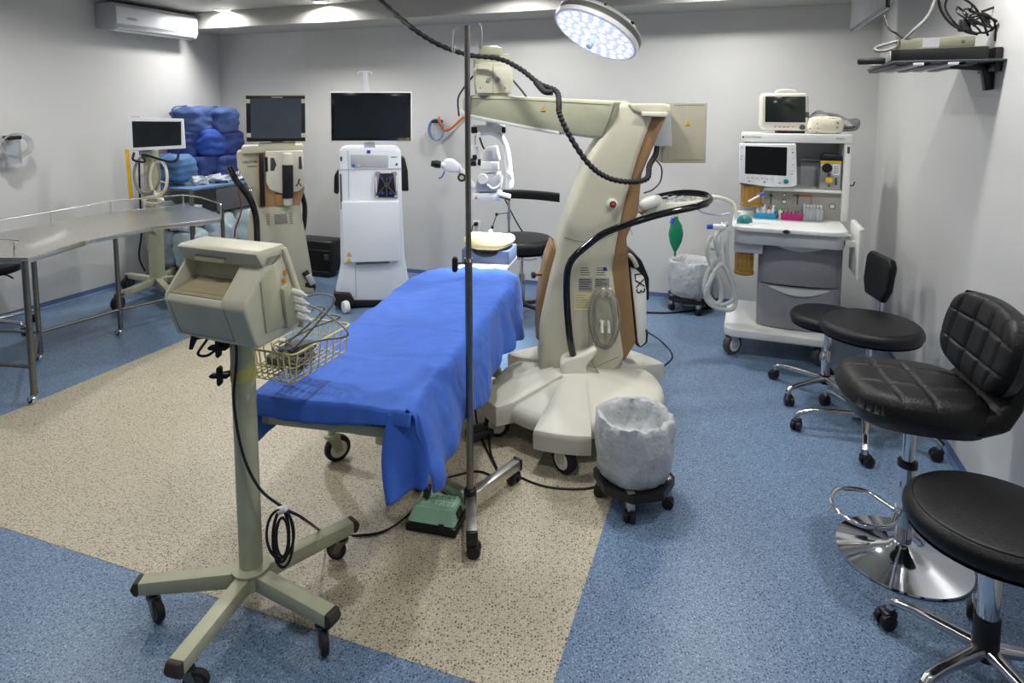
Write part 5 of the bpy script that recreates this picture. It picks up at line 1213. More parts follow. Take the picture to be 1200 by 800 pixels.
bundle(240, 194, 6.35, 0.22, 0.22, 0.30, NAVY, 'small navy bundle in the bottom row beside the light blue one', seed=1)
bundle(262, 195, 6.5, 0.23, 0.24, 0.30, NAVY, 'navy bundle at the right end of the bottom row', 0.1, seed=2)
bundle(221, 169, 6.35, 0.29, 0.30, 0.32, NAVY, 'large navy bundle at the left of the middle row', seed=3)
bundle(247, 168, 6.4, 0.2, 0.27, 0.30, mat('royal_wrap', srgb(40, 74, 156), 0.8, var=0.15, scale=9, bump=0.5, bscale=24), 'bright navy bundle in the centre of the middle row', seed=4)
bundle(268, 168, 6.6, 0.22, 0.28, 0.30, NAVY, 'dark navy bundle at the right end of the middle row', seed=5)
bundle(226, 141, 6.4, 0.36, 0.27, 0.32, MIDBLUE, 'wide blue bundle on the top left of the pile', seed=6)
bundle(260, 142, 6.55, 0.26, 0.28, 0.30, MIDBLUE, 'square blue bundle on the top right of the pile', seed=7)
t = bundle(207, 197, 6.08, 0.34, 0.26, 0.26, SKYBLUE, 'light blue wrapped bundle with pen writing, front left of the pile', seed=8)
text('handwriting', 'Buceline', 0.055, Matrix.Translation((-0.06, -0.142, 0.135)) @ Matrix.Rotation(math.radians(4), 4, 'Y') @ Matrix.Rotation(PI/2, 4, 'X') @ Matrix.Shear('XY', 4, (0.3, 0)) , INK, t)
# crumpled clear bags on the cart
for k, (u, v, w_, s_) in enumerate(((225, 212, 0.3, 1), (250, 207, 0.34, 2), (273, 203, 0.3, 3))):
    p = pt(u, v, 6.15+0.2*k); b = B()
    b.soft((0, 0, 0.035), (w_, 0.2, 0.08), (0, 0, 0), e=0.5, nz=0.035, nsc=16, seed=s_, cuts=12)
    tag(b.build('clear_bag', mat('crinkled_film', (0.85, 0.9, 0.96), 0.15, var=0.05, trans=0.35, bump=0.8, bscale=60), None, 30, loc=(p.x, p.y, CZ), rot=(0, 0, RA)), ['crumpled clear plastic bag at the left front of the cart top', 'crumpled clear plastic bag in the middle of the cart top', 'crumpled clear plastic bag at the right end of the cart top'][k], 'bag')
GW = mat('grey_wrap', srgb(150, 160, 170), 0.8, var=0.12, scale=12, bump=0.5, bscale=30)
for k, (x, y, z, w_, h_, m) in enumerate(((0.1, 0.06, 0.56, 0.2, 0.22, PALEBLUE), (0.4, 0.08, 0.5, 0.22, 0.26, PALEBLUE), (0.15, 0.1, 0.14, 0.3, 0.36, GW), (0.43, 0.1, 0.14, 0.26, 0.38, PALEBLUE), (0.46, 0.42, 0.14, 0.26, 0.48, PALEBLUE), (0.48, 0.74, 0.14, 0.28, 0.5, PALEBLUE))):
    t = T('pale_bundle', ['pale blue wrapped pack on the middle cart shelf, left', 'small pale blue pack lying on the front low pack', 'grey wrapped pack on the low cart shelf behind the pole', 'pale blue pack on the low cart shelf, front', 'pale blue pack on the low cart shelf, middle', 'pale blue pack on the low cart shelf, farthest back'][k], 'pack', CT.M @ Vector((x, y, z)), RA+0.1*k, group='wrapped packs on the cart shelves')
    b = B(); b.soft((0, 0, h_/2), (w_, 0.26, h_), e=0.15, nz=0.022, nsc=9, seed=20+k, cuts=12); b.build('wrapping', m, t, 60)
# ================================================================== vision surgery console (cream)
pc = gnd(322, 346); CN = T('eye_surgery_console', 'cream eye surgery console with black framed screen and black side handles', 'surgical console', pc, math.radians(21))
def C(l, y=0.0): return CN.xz(l, y)
def c1_(u, v, y=0.0): p = CN.py(u, v, y); return (p.x, y, p.z)
b = B(); b.prism(C([(304, 243), (351, 240), (358, 275), (366, 322), (366, 338), (286, 338), (288, 300), (292, 250)], 0), 0.0, 0.42, 'xz', bev=0.02, seg=3); b.build('lower_body', CREAM, CN, 50)
b = B(); b.prism(C([(302, 176), (350, 174), (356, 184), (357, 222), (351, 242), (303, 244)], 0.0), 0.01, 0.4, 'xz', bev=0.012, seg=3); b.build('upper_body', mat('copper_plastic', srgb(190, 150, 112), 0.4, 0.2), CN, 50)
b = B(); b.prism(C([(277, 178), (303, 174), (306, 242), (301, 242), (293, 222), (278, 196)], 0.06), 0.06, 0.36, 'xz', bev=0.01, seg=3); b.build('side_wing', CREAM, CN, 50)
b = B(); b.prism(C([(303, 180), (308.5, 180), (311, 242), (305, 242)], -0.02), -0.02, 0.2, 'xz', bev=0.003); b.build('dark_pillar', BLACK, CN)
b = B(); b.prism(C([(311, 177), (355, 176), (357, 217), (350, 224), (330, 227), (316, 222), (312, 214)], -0.03), -0.05, -0.01, 'xz', bev=0.01, seg=3); b.build('front_cover', IVORY, CN, 50)
for l in ([(317, 185), (321, 185), (324, 193), (321, 200), (317, 200)], [(350, 184), (353, 183), (354, 198), (350, 198)]):
    b = B(); b.prism(C(l, -0.05), -0.0525, -0.04, 'xz'); b.build('grip_slot', DGREY, CN)
b = B(); b.prism(C([(310, 184), (313.5, 184), (314, 201), (311, 201)], -0.05), -0.0525, -0.03, 'xz'); b.build('side_slot', BLACK, CN)
b = B(); p0, p1 = c1_(337, 178, -0.065), c1_(337, 240, -0.065); b.cyl(c1_(337, 179, -0.065), c1_(337.5, 241, -0.065), 0.04, 0.038, seg=20, bev=0.015); b.build('infusion_arm', IVORY, CN, 50)
b = B(); b.cyl(c1_(337, 193, -0.07), c1_(337.5, 232, -0.07), 0.046, seg=20, bev=0.006); b.build('arm_sleeve', BLACK, CN, 50)
b = B(); b.prism(C([(323, 228), (332, 228), (332, 240), (323, 240)], -0.02), -0.03, 0.02, 'xz', bev=0.004); b.build('copper_port', COPPER, CN)
b = B(); b.prism(C([(283, 172), (356, 170), (357, 177), (283, 180)], 0.02), 0.0, 0.36, 'xz', bev=0.006); b.build('top_deck', CREAM, CN)
b = B(); b.cyl(c1_(303, 171, 0.1), c1_(346, 170, 0.1), 0.032, seg=20); b.build('screen_hinge', CREAM, CN)
b = B(); b.prism(C([(318, 165), (332, 165), (332, 172), (318, 172)], 0.1), 0.09, 0.13, 'xz'); b.build('screen_neck', CREAM, CN)
b = B(); b.prism(C([(288, 111.5), (357.5, 111.5), (358, 165.5), (289, 166)], 0.05), 0.05, 0.1, 'xz', bev=0.006, seg=3); b.build('screen_frame', BLACK, CN)
for l in ([(288, 116), (293, 116), (293, 121), (288, 121)], [(353, 116), (358, 116), (358, 121), (353, 121)], [(289, 156), (294, 156), (294, 161), (289, 161)], [(353, 156), (358.5, 156), (358.5, 161), (353, 161)]): b = B(); b.prism(C(l, 0.046), 0.046, 0.06, 'xz', bev=0.002); b.build('corner_clip', CREAM, CN)
b = B(); b.prism(C([(289, 110.2), (357, 110.2), (357.5, 112), (289, 112)], 0.05), 0.05, 0.09, 'xz'); b.build('top_strip', CREAM, CN)
b = B(); b.prism(C([(293.5, 115.5), (353, 115.5), (353.5, 162), (294, 162)], 0.047), 0.0475, 0.055, 'xz'); b.build('screen', mat('screen_slate', srgb(72, 80, 90), 0.12, coat=0.3), CN)
p = c1_(318, 114.6, 0.0485); text('lettering', 'Centurion', 0.022, FY(p[0], 0.0485, p[2]), WHITE, CN)
p = c1_(284, 191.5, 0.058); text('lettering', 'CENTURION', 0.030, FY(p[0]+0.0, 0.0585, p[2]+0.0), INK, CN)
p = c1_(285, 194.5, 0.058); text('lettering', 'VISION SYSTEM', 0.017, FY(p[0]+0.03, 0.0585, p[2]-0.012), INK, CN)
# stick figure mark
b = B(); b.tube([c1_(347, 218, -0.052), c1_(350, 214, -0.052), c1_(353, 218, -0.052)], 0.005, 6, sub=1); b.tube([c1_(350, 211, -0.052), c1_(350, 214.5, -0.052)], 0.006, 6); b.ball(c1_(351, 210.5, -0.052), 0.008, 8); b.build('emblem', INK, CN)
b = B(); b.tube([c1_(269, 196, -0.06), c1_(277, 212, -0.09), c1_(292, 232, -0.1), c1_(300, 255, -0.1), c1_(301.5, 290, -0.08)], 0.026, 12); b.build('side_handle', GLOSSB, CN, 60)
b = B(); b.tube([c1_(352, 222, 0.1), c1_(357, 240, 0.1), c1_(356.5, 262, 0.1), c1_(353, 278, 0.1), c1_(355, 290, 0.1)], 0.022, 12); b.build('side_handle', GLOSSB, CN, 60)
b = B(); 
for (u, v) in ((279, 203), (294, 223)): b.ball(c1_(u, v, -0.13), 0.02, 10); 
b.build('handle_bolt', CHROME, CN)
b = B()
for k in range(7):
    for u0 in (312, 339): b.bx(c1_(u0, 255, -0.001)[0], c1_(u0+4, 255, -0.001)[0], -0.002, 0.001, c1_(322, 251.2+2*k, 0)[2], c1_(322, 250.4+2*k, 0)[2])
b.build('vent_slots', SEAM, CN)
b = B(); b.prism(C([(321, 251), (336, 250), (337, 262), (322, 263)], -0.0), -0.003, 0.001, 'xz', bev=0.001); b.build('rating_plate', LG2, CN)
b = B(); b.prism(C([(287, 336), (367, 336), (369, 344), (285, 345)], 0), -0.05, 0.5, 'xz', bev=0.01); b.build('base', CREAM2, CN)
for (u, y) in ((290, 0.0), (363, 0.0), (292, 0.42), (361, 0.42)):
    p = CN.py(u, 345, 0); caster(CN.o, (p.x, y, 0), 0.04, 0.8, 0.035, 0.07, (BLACK, BLACK, DGREY), twin=True, off=0.01)
b = B(); f = c1_(366, 325, -0.05); b.cyl(c1_(357, 318, -0.02), c1_(366, 332, -0.05), 0.03, seg=14, bev=0.006); b.m = 1; b.cyl(c1_(361, 322, -0.06), c1_(367, 333, -0.07), 0.028, seg=14, bev=0.006); b.build('foot_pedal_roller', [BLACK, LGREY], CN)
pk = gnd(371, 324); CS = T('equipment_case', 'black equipment case on the floor behind the cream console', 'case', (pk.x+0.05, pk.y+0.12, 0), RA)
b = B(); b.bx(-0.3, 0.17, -0.12, 0.12, 0.04, 0.36, bev=0.03, seg=3); b.bx(-0.3, 0.15, -0.14, 0.0, 0.0, 0.06, bev=0.02); b.build('body', BLACK, CS)
b = B(); b.box((0.11, -0.123, 0.2), (0.05, 0.01, 0.06), bev=0.004); b.build('latch', DGREY, CS)
b = B(); b.bx(-0.28, 0.15, -0.123, -0.119, 0.26, 0.27); b.build('lid_seam', DGREY, CS)
# ================================================================== white tower console
pw = gnd(432, 360); WC = T('white_tower_console', 'tall white console with black screen, cassette port and flared base', 'surgical console', pw, math.radians(12))
def W(l, y=0.0): return WC.xz(l, y)
def w1(u, v, y=0.0): p = WC.py(u, v, y); return (p.x, y, p.z)
WBODY = mat('console_white', srgb(228, 232, 240), 0.3, var=0.01)
front = [(396, 176), (404, 173.5), (463, 173.5), (470, 176), (471, 230), (474, 300), (482, 345), (484, 354), (392, 354), (393, 340), (399, 310), (398, 240)]
b = B(); b.prism(W(front), 0.0, 0.5, 'xz', bev=0.02, seg=3); b.build('body', WBODY, WC, 50)
b = B(); b.prism(W([(411, 181), (411, 196), (455, 196), (455, 182)], -0.004), -0.006, 0.02, 'xz', bev=0.002); b.build('port_panel', LGREY, WC)
b = B(); b.bx(w1(396, 230)[0], w1(471, 230)[0], -0.004, 0.0, w1(433, 198.5)[2], w1(433, 197.5)[2]); b.bx(w1(408.6, 230)[0], w1(409.4, 230)[0], -0.003, 0.002, w1(433, 234)[2], w1(433, 176)[2]); b.bx(w1(414, 230)[0], w1(415, 230)[0], -0.003, 0.002, w1(433, 348)[2], w1(433, 310)[2]); b.build('seam', LGREY, WC)
b = B(); b.prism(W([(400, 236), (468, 235), (469, 306), (402, 308)], -0.03), -0.045, 0.0, 'xz', bev=0.012, seg=3); b.build('drawer_door', WBODY, WC, 50)
b = B(); b.bx(w1(415, 230, -.046)[0], w1(455, 230, -.046)[0], -0.05, -0.02, w1(433, 309.2, -.046)[2], w1(433, 307.6, -.046)[2]); b.build('door_shadow_gap', DGREY, WC)
b = B(); b.bx(w1(399, 230, -.004)[0], w1(400.6, 230, -.004)[0], -0.006, 0.0, w1(433, 244)[2], w1(433, 203)[2]); b.bx(w1(400, 230)[0], w1(402, 230)[0], -0.004, 0, w1(433, 188)[2], w1(433, 183)[2]); b.build('slot', BLACK, WC)
for (u, m) in ((414, BLUEP), (421, LGREY)):
    b = B(); b.cyl(w1(u, 194, -0.014), w1(u, 194, -0.004), 0.013, seg=16); b.build('port', m, WC)
b = B(); b.prism(W([(430, 176), (434, 176), (434, 179.8), (430, 179.8)], -0.001), -0.002, 0.001, 'xz'); b.build('blue_badge', LOGOB, WC)
b = B(); b.prism(W([(463, 193.5), (466.5, 193.5), (464.7, 190.5)], -0.001), -0.003, 0.001, 'xz'); b.bx(w1(459, 230)[0], w1(466, 230)[0], -0.002, 0.001, w1(433, 184.8)[2], w1(433, 184)[2]); b.build('printed_mark', INK, WC)
# cassette bay
b = B(); b.prism(W([(440, 201), (465, 201), (466, 232), (439, 232)], -0.01), -0.014, 0.0, 'xz', bev=0.004); b.build('cassette_bay', mat('bay_grey', srgb(150, 140, 150), 0.4), WC)
b = B(); b.prism(W([(445, 203), (461, 203), (464, 231), (441, 231)], -0.016), -0.018, -0.012, 'xz', bev=0.003); b.build('cassette_frame', BLACK, WC)
b = B()
for l in ([(445, 205), (452, 217)], [(461, 205), (454, 217)], [(442, 229), (450, 219)], [(464, 229), (455, 219)], [(453, 208), (453, 230)]): b.tube([w1(l[0][0], l[0][1], -0.021), w1(l[1][0], l[1][1], -0.021)], 0.006, 6, sub=1)
b.cyl(w1(453, 217, -0.03), w1(453, 217, -0.016), 0.02, seg=16); b.build('cassette_clamp', DGREY, WC)
for (u, v) in ((447.5, 209), (457, 209), (448, 226), (458, 226)):
    b = B(); b.cyl(w1(u, v, -0.024), w1(u, v, -0.016), 0.014, seg=12); b.build('roller', LOGOB, WC)
b = B()
for (u0, v0, u1, v1) in ((446, 201.5, 459, 203), (440.3, 207, 441.5, 225), (464, 206, 465.2, 224), (440, 229.5, 443, 231), (462, 229, 465, 231)): b.bx(w1(u0, 217, -.018)[0], w1(u1, 217, -.018)[0], -0.02, -0.012, w1(450, v1, -.018)[2], w1(450, v0, -.018)[2], bev=0.001)
b.build('cassette_trim', WHITE, WC)
for v in (297.5, 304.5):
    p = w1(409, v, -0.0455); warn(WC, FY(p[0], -0.0455, p[2]), 0.042)
for (l, y0) in (([(396, 198), (391.5, 206), (391, 226), (396, 228)], 0.1), ([(471, 184), (474.5, 185), (478, 200), (479, 224), (471, 224)], 0.1)):
    b = B(); b.prism(W(l, 0.12), 0.12, 0.36, 'xz', bev=0.01, seg=3); b.build('side_handle', BLACK, WC)
b = B(); b.prism(W([(391, 343), (410, 344), (417, 356), (392, 358)], -0.04), -0.05, 0.14, 'xz', bev=0.01); b.build('foot_bumper', BLACK, WC)
b = B(); b.prism(W([(392, 352), (484, 352), (486, 358), (392, 359)], -0.02), -0.02, 0.55, 'xz', bev=0.008); b.build('base', BLACK, WC)
b = B(); p = w1(404, 362, -0.12); b.cyl((p[0]-0.015, -0.12, 0.05), (p[0]+0.03, -0.1, 0.05), 0.05, seg=24, bev=0.012); b.build('wheel', OFFW, WC)
# monitor on it
b = B(); p = w1(433, 168, 0.12); b.bx(p[0]-0.045, p[0]+0.045, 0.1, 0.16, w1(433, 174, 0.12)[2], w1(433, 166, 0.12)[2], bev=0.008); b.build('screen_neck', LGREY, WC)
b = B(); b.prism(W([(386.3, 107.3), (482.8, 107.3), (482.8, 166.4), (387, 166.4)], 0.06), 0.055, 0.1, 'xz', bev=0.008, seg=3); b.build('screen_frame', WHITE, WC)
b = B(); b.prism(W([(387.8, 108.8), (481.5, 108.8), (481.5, 164.8), (388.4, 164.8)], 0.05), 0.052, 0.06, 'xz', bev=0.003); b.build('screen_bezel', GLOSSB, WC)
b = B(); b.prism(W([(391.5, 112), (478, 112), (478, 161.5), (391.5, 161.5)], 0.049), 0.0505, 0.053, 'xz'); b.build('screen', SCREEN, WC)
b = B(); b.prism(W([(425, 84), (430.5, 84), (433.5, 110), (427, 110)], 0.12), 0.12, 0.15, 'xz', bev=0.004); b.tube([w1(419, 87, 0.13), w1(420, 84.5, 0.13), w1(427.5, 83.5, 0.13), w1(435, 84.5, 0.13), w1(435, 87, 0.13)], 0.004, 6); b.build('bottle_pole', WHITE, WC)
# ================================================================== anaesthesia cart
f0, f1 = gnd(853, 412), gnd(962, 434)
AO = (f0+f1)/2; AR_ = math.radians(-21)
AN = T('anaesthesia_cart', 'large white and grey anaesthesia cart with drawers by the right wall', 'anaesthesia machine', AO, AR_)
def A(l, y=0.0): return AN.xz(l, y)
def a1(u, v, y=0.0): p = AN.py(u, v, y); return (p.x, y, p.z)
print('ANAES', AO, [a1(u, v, y) for u, v, y in ((847, 385, 0), (970, 405, 0), (888, 362, 0.12), (985, 380, 0.12), (858, 262, 0), (1000, 275, 0), (868, 160, 0.25), (1000, 163, 0.25))])
ANW = mat('cart_white', srgb(226, 228, 226), 0.35, var=0.015); GRN = mat('speckled_grey', srgb(146, 146, 150), 0.5, var=0.16, scale=260)
xl, xr = a1(848, 380, 0)[0], a1(972, 400, 0)[0]
zbt = a1(850, 365, 0.02)[2]
# base plate with rounded front
def rr(x0, x1, y0, y1, r, n=5):
    P_ = []
    for cx, cy, a0 in ((x1-r, y0+r, -90), (x1-r, y1-r, 0), (x0+r, y1-r, 90), (x0+r, y0+r, 180)):
        for k in range(n+1): a = math.radians(a0+90/n*k); P_.append((cx+r*math.cos(a), cy+r*math.sin(a)))
    return P_
b = B(); b.prism(rr(xl, xr+0.02, -0.03, 0.68, 0.08), 0.135, 0.195, 'xy', bev=0.02, seg=3); b.build('base_plate', ANW, AN, 50)
for (x, y) in ((xl+0.05, 0.03), (xr-0.05, 0.03), (xl+0.06, 0.6), (xr-0.06, 0.6)):
    caster(AN.o, (x, y, 0), 0.068, 0.35+PI/2*0.3, 0.05, 0.14, (LGREY, DGREY, OFFW), off=0.01)
# drawer body
dxl, dxr = a1(888, 330, 0.1)[0], a1(985, 330, 0.1)[0]; zd1 = a1(930, 283, 0.1)[2]; zd0 = 0.195
print('DRAWER', dxl, dxr, zd0, zd1)
b = B(); b.prism(rr(dxl, dxr+0.01, 0.12, 0.6, 0.02), zd0, zd1, 'xy', bev=0.004); b.build('drawer_cabinet', GREY, AN)
hD = (zd1-zd0)/2
for k in range(2):
    z0 = zd0+0.006+k*hD; z1 = z0+hD-0.012
    b = B(); arc = [(dxl+(dxr-dxl)*t_, 0.125-0.055*math.sin(PI*t_)**0.6) for t_ in [i/16 for i in range(17)]]+[(dxr, 0.16), (dxl, 0.16)]
    b.prism(arc, z0, z1, 'xy', bev=0.004); dr_ = b.build('drawer', GRN, AN, 50)
    b = B(); xa, xb = dxl+0.07, dxr-0.06
    def hf(i, j):
        t_ = i; x = xa+(xb-xa)*t_; yy = 0.125-0.055*math.sin(PI*(x-dxl)/(dxr-dxl))**0.6-0.012*math.sin(PI*t_)
        sag = 0.04*math.sin(PI*t_)
        zt_ = z1-0.012-0.018*t_*0
        return (x, yy-0.004*(j), zt_-sag*(1-j)+0.004*j)
    b.grid(hf, 24, 1); o_ = b.build('drawer_handle', ANW, dr_, 0); md = o_.modifiers.new('t', 'SOLIDIFY'); md.thickness = 0.01
b = B(); b.bx(dxl+0.02, dxl+0.07, 0.3, 0.6, zd0, zd1); b.build('rear_column', ANW, AN)
# work surface
zs = a1(925, 268, -0.03)[2]; wxl, wxr = a1(857, 262, -0.02)[0], a1(996, 270, -0.02)[0]
print('WORK', zs, wxl, wxr)
ypan = AN.pz(950, 256.5, zs).y; print('YPAN', ypan, AN.pz(990, 257, zs).y)
YR = min(max(ypan-0.05, 0.2), 0.5)
b = B(); b.prism(rr(wxl, wxr, -0.05, max(0.5, YR+0.3), 0.09, 6), zs-0.035, zs, 'xy', bev=0.012, seg=3); b.build('work_surface', ANW, AN, 50)
b = B(); b.prism(rr(wxl+0.02, wxr-0.02, -0.02, 0.5, 0.06), zs-0.12, zs-0.03, 'xy', bev=0.006); b.build('surface_apron', LGREY, AN)
b = B(); p = a1(924, 215, -0.053); b.lathe([(0.0, 0.002), (0.02, 0.002), (0.021, 0)], c=(p[0], -0.0505, zs-0.018), seg=24, M=Matrix.Rotation(PI/2, 4, 'X') @ Matrix.Diagonal((1, 0.6, 1, 1))); b.m = 1; b.lathe([(0.006, 0.0022), (0.008, 0.0035), (0.0, 0.0035)], c=(p[0]-0.003, -0.0505, zs-0.018), seg=12, M=Matrix.Rotation(PI/2, 4, 'X')); b.lathe([(0.019, 0.002), (0.021, 0.003), (0.0225, 0.001)], c=(p[0], -0.0505, zs-0.018), seg=24, M=Matrix.Rotation(PI/2, 4, 'X') @ Matrix.Diagonal((1, 0.6, 1, 1))); b.build('oval_badge', [WHITE, INK], AN)
# upper rack
rxl, rxr = a1(868, 200, YR)[0], a1(993, 200, YR)[0]; zr1 = a1(930, 162, YR)[2]; zr0 = a1(930, 154, YR)[2]
print('RACK', rxl, rxr, zr1)
ztop_ = a1(868, 156, YR)[2]; zund = a1(868, 166, YR)[2]
b = B(); b.prism(rr(rxl-0.005, rxr+0.03, YR-0.02, YR+0.34, 0.03), zund, ztop_, 'xy', bev=0.008, seg=3); b.build('top_shelf', ANW, AN, 50)
pxr = a1(990, 215, YR)[0]
b = B(); b.bx(a1(989, 200, YR)[0]-0.005, rxr+0.02, YR-0.01, YR+0.32, zs, zund+0.005, bev=0.01); b.build('right_pillar', ANW, AN)
b = B(); b.bx(rxl, rxl+0.02, YR+0.2, YR+0.32, zs+0.25, zund+0.005, bev=0.004); b.build('left_pillar', ANW, AN)
b = B(); b.bx(rxl, rxr, YR+0.29, YR+0.33, zs, zund+0.005); b.build('back_panel', mat('rack_grey', srgb(160, 160, 162), 0.5), AN)
zsh = a1(950, 222, YR)[2]; xsh = a1(895, 220, YR)[0]
b = B(); b.bx(xsh, rxr, YR, YR+0.3, zsh-0.02, zsh, bev=0.004); b.build('shelf', ANW, AN)
b = B(); b.bx(xsh, rxr, YR+0.05, YR+0.07, zs, zsh-0.015); b.build('gauge_panel', mat('gauge_grey', srgb(165, 163, 158), 0.5), AN)
b = B(); b.bx(xsh-0.03, xsh, YR, YR+0.1, zs, zsh, bev=0.004); b.build('centre_post', ANW, AN)
yg = YR+0.05
for (u, v, r_) in ((919, 236, 0.016), (919, 228, 0.011), (975, 241.5, 0.018), (981, 250, 0.007)):
    b = B(); p = a1(u, v, yg); b.m = 0; b.cyl((p[0], yg-0.01, p[2]), (p[0], yg, p[2]), r_, seg=20); b.m = 1; b.cyl((p[0], yg-0.011, p[2]), (p[0], yg-0.01, p[2]), r_*0.78, seg=20); b.m = 0; b.box((p[0], yg-0.0115, p[2]+r_*0.2), (0.002, 0.001, r_*0.9), r=(0, 0.7, 0)); b.build('gauge', [INK, WHITE], AN)
b = B(); x0_, _, z1_2 = a1(929, 227.5, yg); x1_, _, z0_2 = a1(951, 240, yg); b.bx(x0_, x1_, yg-0.003, yg, z1_2-0.014, z1_2); b.bx(x0_, x0_+0.004, yg-0.003, yg, z0_2, z1_2); b.bx(x1_-0.004, x1_, yg-0.003, yg, z0_2, z1_2); b.build('orange_label', mat('orange_print', srgb(200, 104, 60), 0.5), AN)
for u in (903.5, 934.5):
    b = B(); p = a1(u, 229, yg); b.cyl((p[0], yg-0.03, p[2]), (p[0], yg-0.004, p[2]), 0.012, seg=12); b.cyl((p[0], yg-0.02, p[2]-0.06), (p[0], yg-0.02, p[2]), 0.004, seg=8); b.build('flow_knob', DGREY, AN)
zb3 = a1(940, 187, YR+.25)[2]; b = B(); b.bx(a1(937, 215, YR+.25)[0], a1(962, 215, YR+.25)[0], YR+0.24, YR+0.28, zb3-0.006, zb3+0.004); b.bx(a1(938, 215, YR+.25)[0], a1(961, 215, YR+.25)[0], YR+0.275, YR+0.289, zsh, zb3-0.02); b.build('mount_rail', LGREY, AN)
p = a1(871, 160.5, YR-0.021); b = B(); b.lathe([(0.003, 0), (0.007, 0), (0.007, 0.001)], c=(p[0], YR-0.0205, p[2]), seg=12, M=Matrix.Rotation(PI/2, 4, 'X')); b.build('maker_mark', INK, AN)
text('lettering', 'Datex-Ohmeda', 0.016, FY(p[0]+0.014, YR-0.0208, p[2]-0.004), INK, AN)
p = a1(980, 162.5, YR-0.021); text('lettering', 'Aespire', 0.016, FY(p[0], YR-0.0208, p[2]-0.004), INK, AN)
p = a1(994.5, 176, YR-0.012); b = B(); b.bx(p[0]-0.007, p[0]+0.007, YR-0.0125, YR-0.01, p[2]-0.022, p[2]+0.022); b.build('badge', DGREY, AN)
# control screen
YS = YR-0.09
b = B(); b.prism(A([(866, 168), (933, 168.5), (934, 217), (928, 219), (900, 219), (866, 214)], YS), YS, YS+0.05, 'xz', bev=0.008, seg=3); b.build('control_panel', WHITE, AN, 50)
b = B(); b.prism(A([(873.5, 171), (922.5, 172.5), (921.5, 206), (873, 203.5)], YS-0.001), YS-0.002, YS+0.002, 'xz'); b.build('control_screen', GLOSSB, AN)
b = B(); b.bx(a1(900, 215, YS)[0], a1(925, 215, YS)[0], YS+0.05, YR+0.25, a1(920, 205, YS)[2], a1(920, 185, YS)[2]); b.build('panel_arm', LGREY, AN)
for (u, v, m, r_) in [(928.5, 174.5, YELLOW, .004), (929, 178.5, DGREY, .004), (929, 185.5, GREY, .003), (929, 193, DGREY, .003), (928.5, 200, GREY, .003), (928, 203.7, TEAL, .004), (869.5, 172.5, GREY, .004), (869, 183, DGREY, .003), (868.8, 186.5, DGREY, .003), (876, 208, DGREY, .003), (881.5, 208.2, DGREY, .003), (887.5, 208.6, DGREY, .003), (893, 209, DGREY, .003), (899, 209.5, RED, .003), (905, 209.8, DGREY, .003), (878, 212, DGREY, .004), (896, 213.3, DGREY, .004), (913.5, 214.3, TEAL, .004)]:
    b = B(); p = a1(u, v, YS); b.box((p[0], YS-0.003, p[2]), (r_*2.6, 0.004, r_*1.6), bev=0.001); b.build('button', m, AN)
b = B(); p = a1(921, 212.5, YS); b.cyl((p[0], YS-0.016, p[2]), (p[0], YS, p[2]), 0.016, seg=24, bev=0.003); b.build('control_dial', TEAL, AN)
# bellows and absorber canisters
def canister(name, u0, u1, v0, v1, y, ribs=6, cap=True):
    xa_, _, za = a1(u0, v0, y); xb_, _, zb4 = a1(u1, v1, y); r_ = (xb_-xa_)/2; cx = (xa_+xb_)/2
    b = B(); b.lathe([(r_*0.94, zb4), (r_*0.94, za)], c=(cx, y+r_, 0), seg=28)
    for k in range(ribs):
        a = PI+PI*(k+0.5)/ribs; b.box((cx+math.cos(a)*r_*0.95, y+r_+math.sin(a)*r_*0.95, (za+zb4)/2), (0.006, 0.006, (za-zb4)*0.96), r=(0, 0, a))
    b.lathe([(r_, zb4), (r_*1.06, zb4+0.004), (r_*1.06, zb4+0.018), (r_*0.98, zb4+0.022)], c=(cx, y+r_, 0), seg=28)
    o_ = b.build(name, AMBER, AN, 40)
    if cap: b = B(); b.cyl((cx, y+r_, za), (cx, y+r_, za+0.02), r_*1.08, seg=24, bev=0.004); b.build('canister_lid', DGREY, AN)
    b = B()
    for k in range(5): b.lathe([(r_*0.7, za-(za-zb4)*(k+0.4)/5), (r_*0.82, za-(za-zb4)*(k+0.6)/5), (r_*0.7, za-(za-zb4)*(k+0.8)/5)], c=(cx, y+r_, 0), seg=20)
    b.build('bellows', mat('dark_amber', srgb(206, 152, 74), 0.5), AN)
canister('bellows_housing', 868, 894, 217, 243, YR-0.06)
canister('absorber_canister', 861, 883, 285, 324, 0.06)
b = B(); p = a1(880, 245, 0.1); b.lathe([(0.045, zs), (0.05, zs+0.006), (0.045, zs+0.03), (0.03, zs+0.045), (0.0, zs+0.05)], c=(a1(873, 245, .08)[0], 0.1, 0), seg=24); b.build('teal_valve', TEAL, AN)
b = B(); b.cyl(a1(877, 236, 0.12), a1(892, 228, 0.14), 0.006, seg=10); b.m = 1; b.cyl(a1(890, 229, 0.14), a1(895, 226.5, 0.145), 0.012, seg=12); b.build('sensor_rod', [WHITE, BLUEP], AN)
b = B(); b.bx(wxl+0.02, wxl+0.13, 0.0, 0.16, zs, zs+0.006, bev=0.002); b.m = 1
for k in range(2): b.bx(wxl+0.03, wxl+0.11, 0.02+0.06*k, 0.05+0.06*k, zs+0.006, zs+0.009)
b.build('slot_plate', [WHITE, DGREY], AN)
b = B(); b.cyl((wxl+0.03, 0.2, zs), (wxl+0.03, 0.2, zs+0.06), 0.02, seg=16); b.build('white_cap', WHITE, AN)
b = B(); p = a1(868, 280, 0.06); b.bx(wxl+0.02, wxl+0.2, 0.02, 0.25, zs-0.19, zs-0.12, bev=0.01); b.build('absorber_head', LGREY, AN)
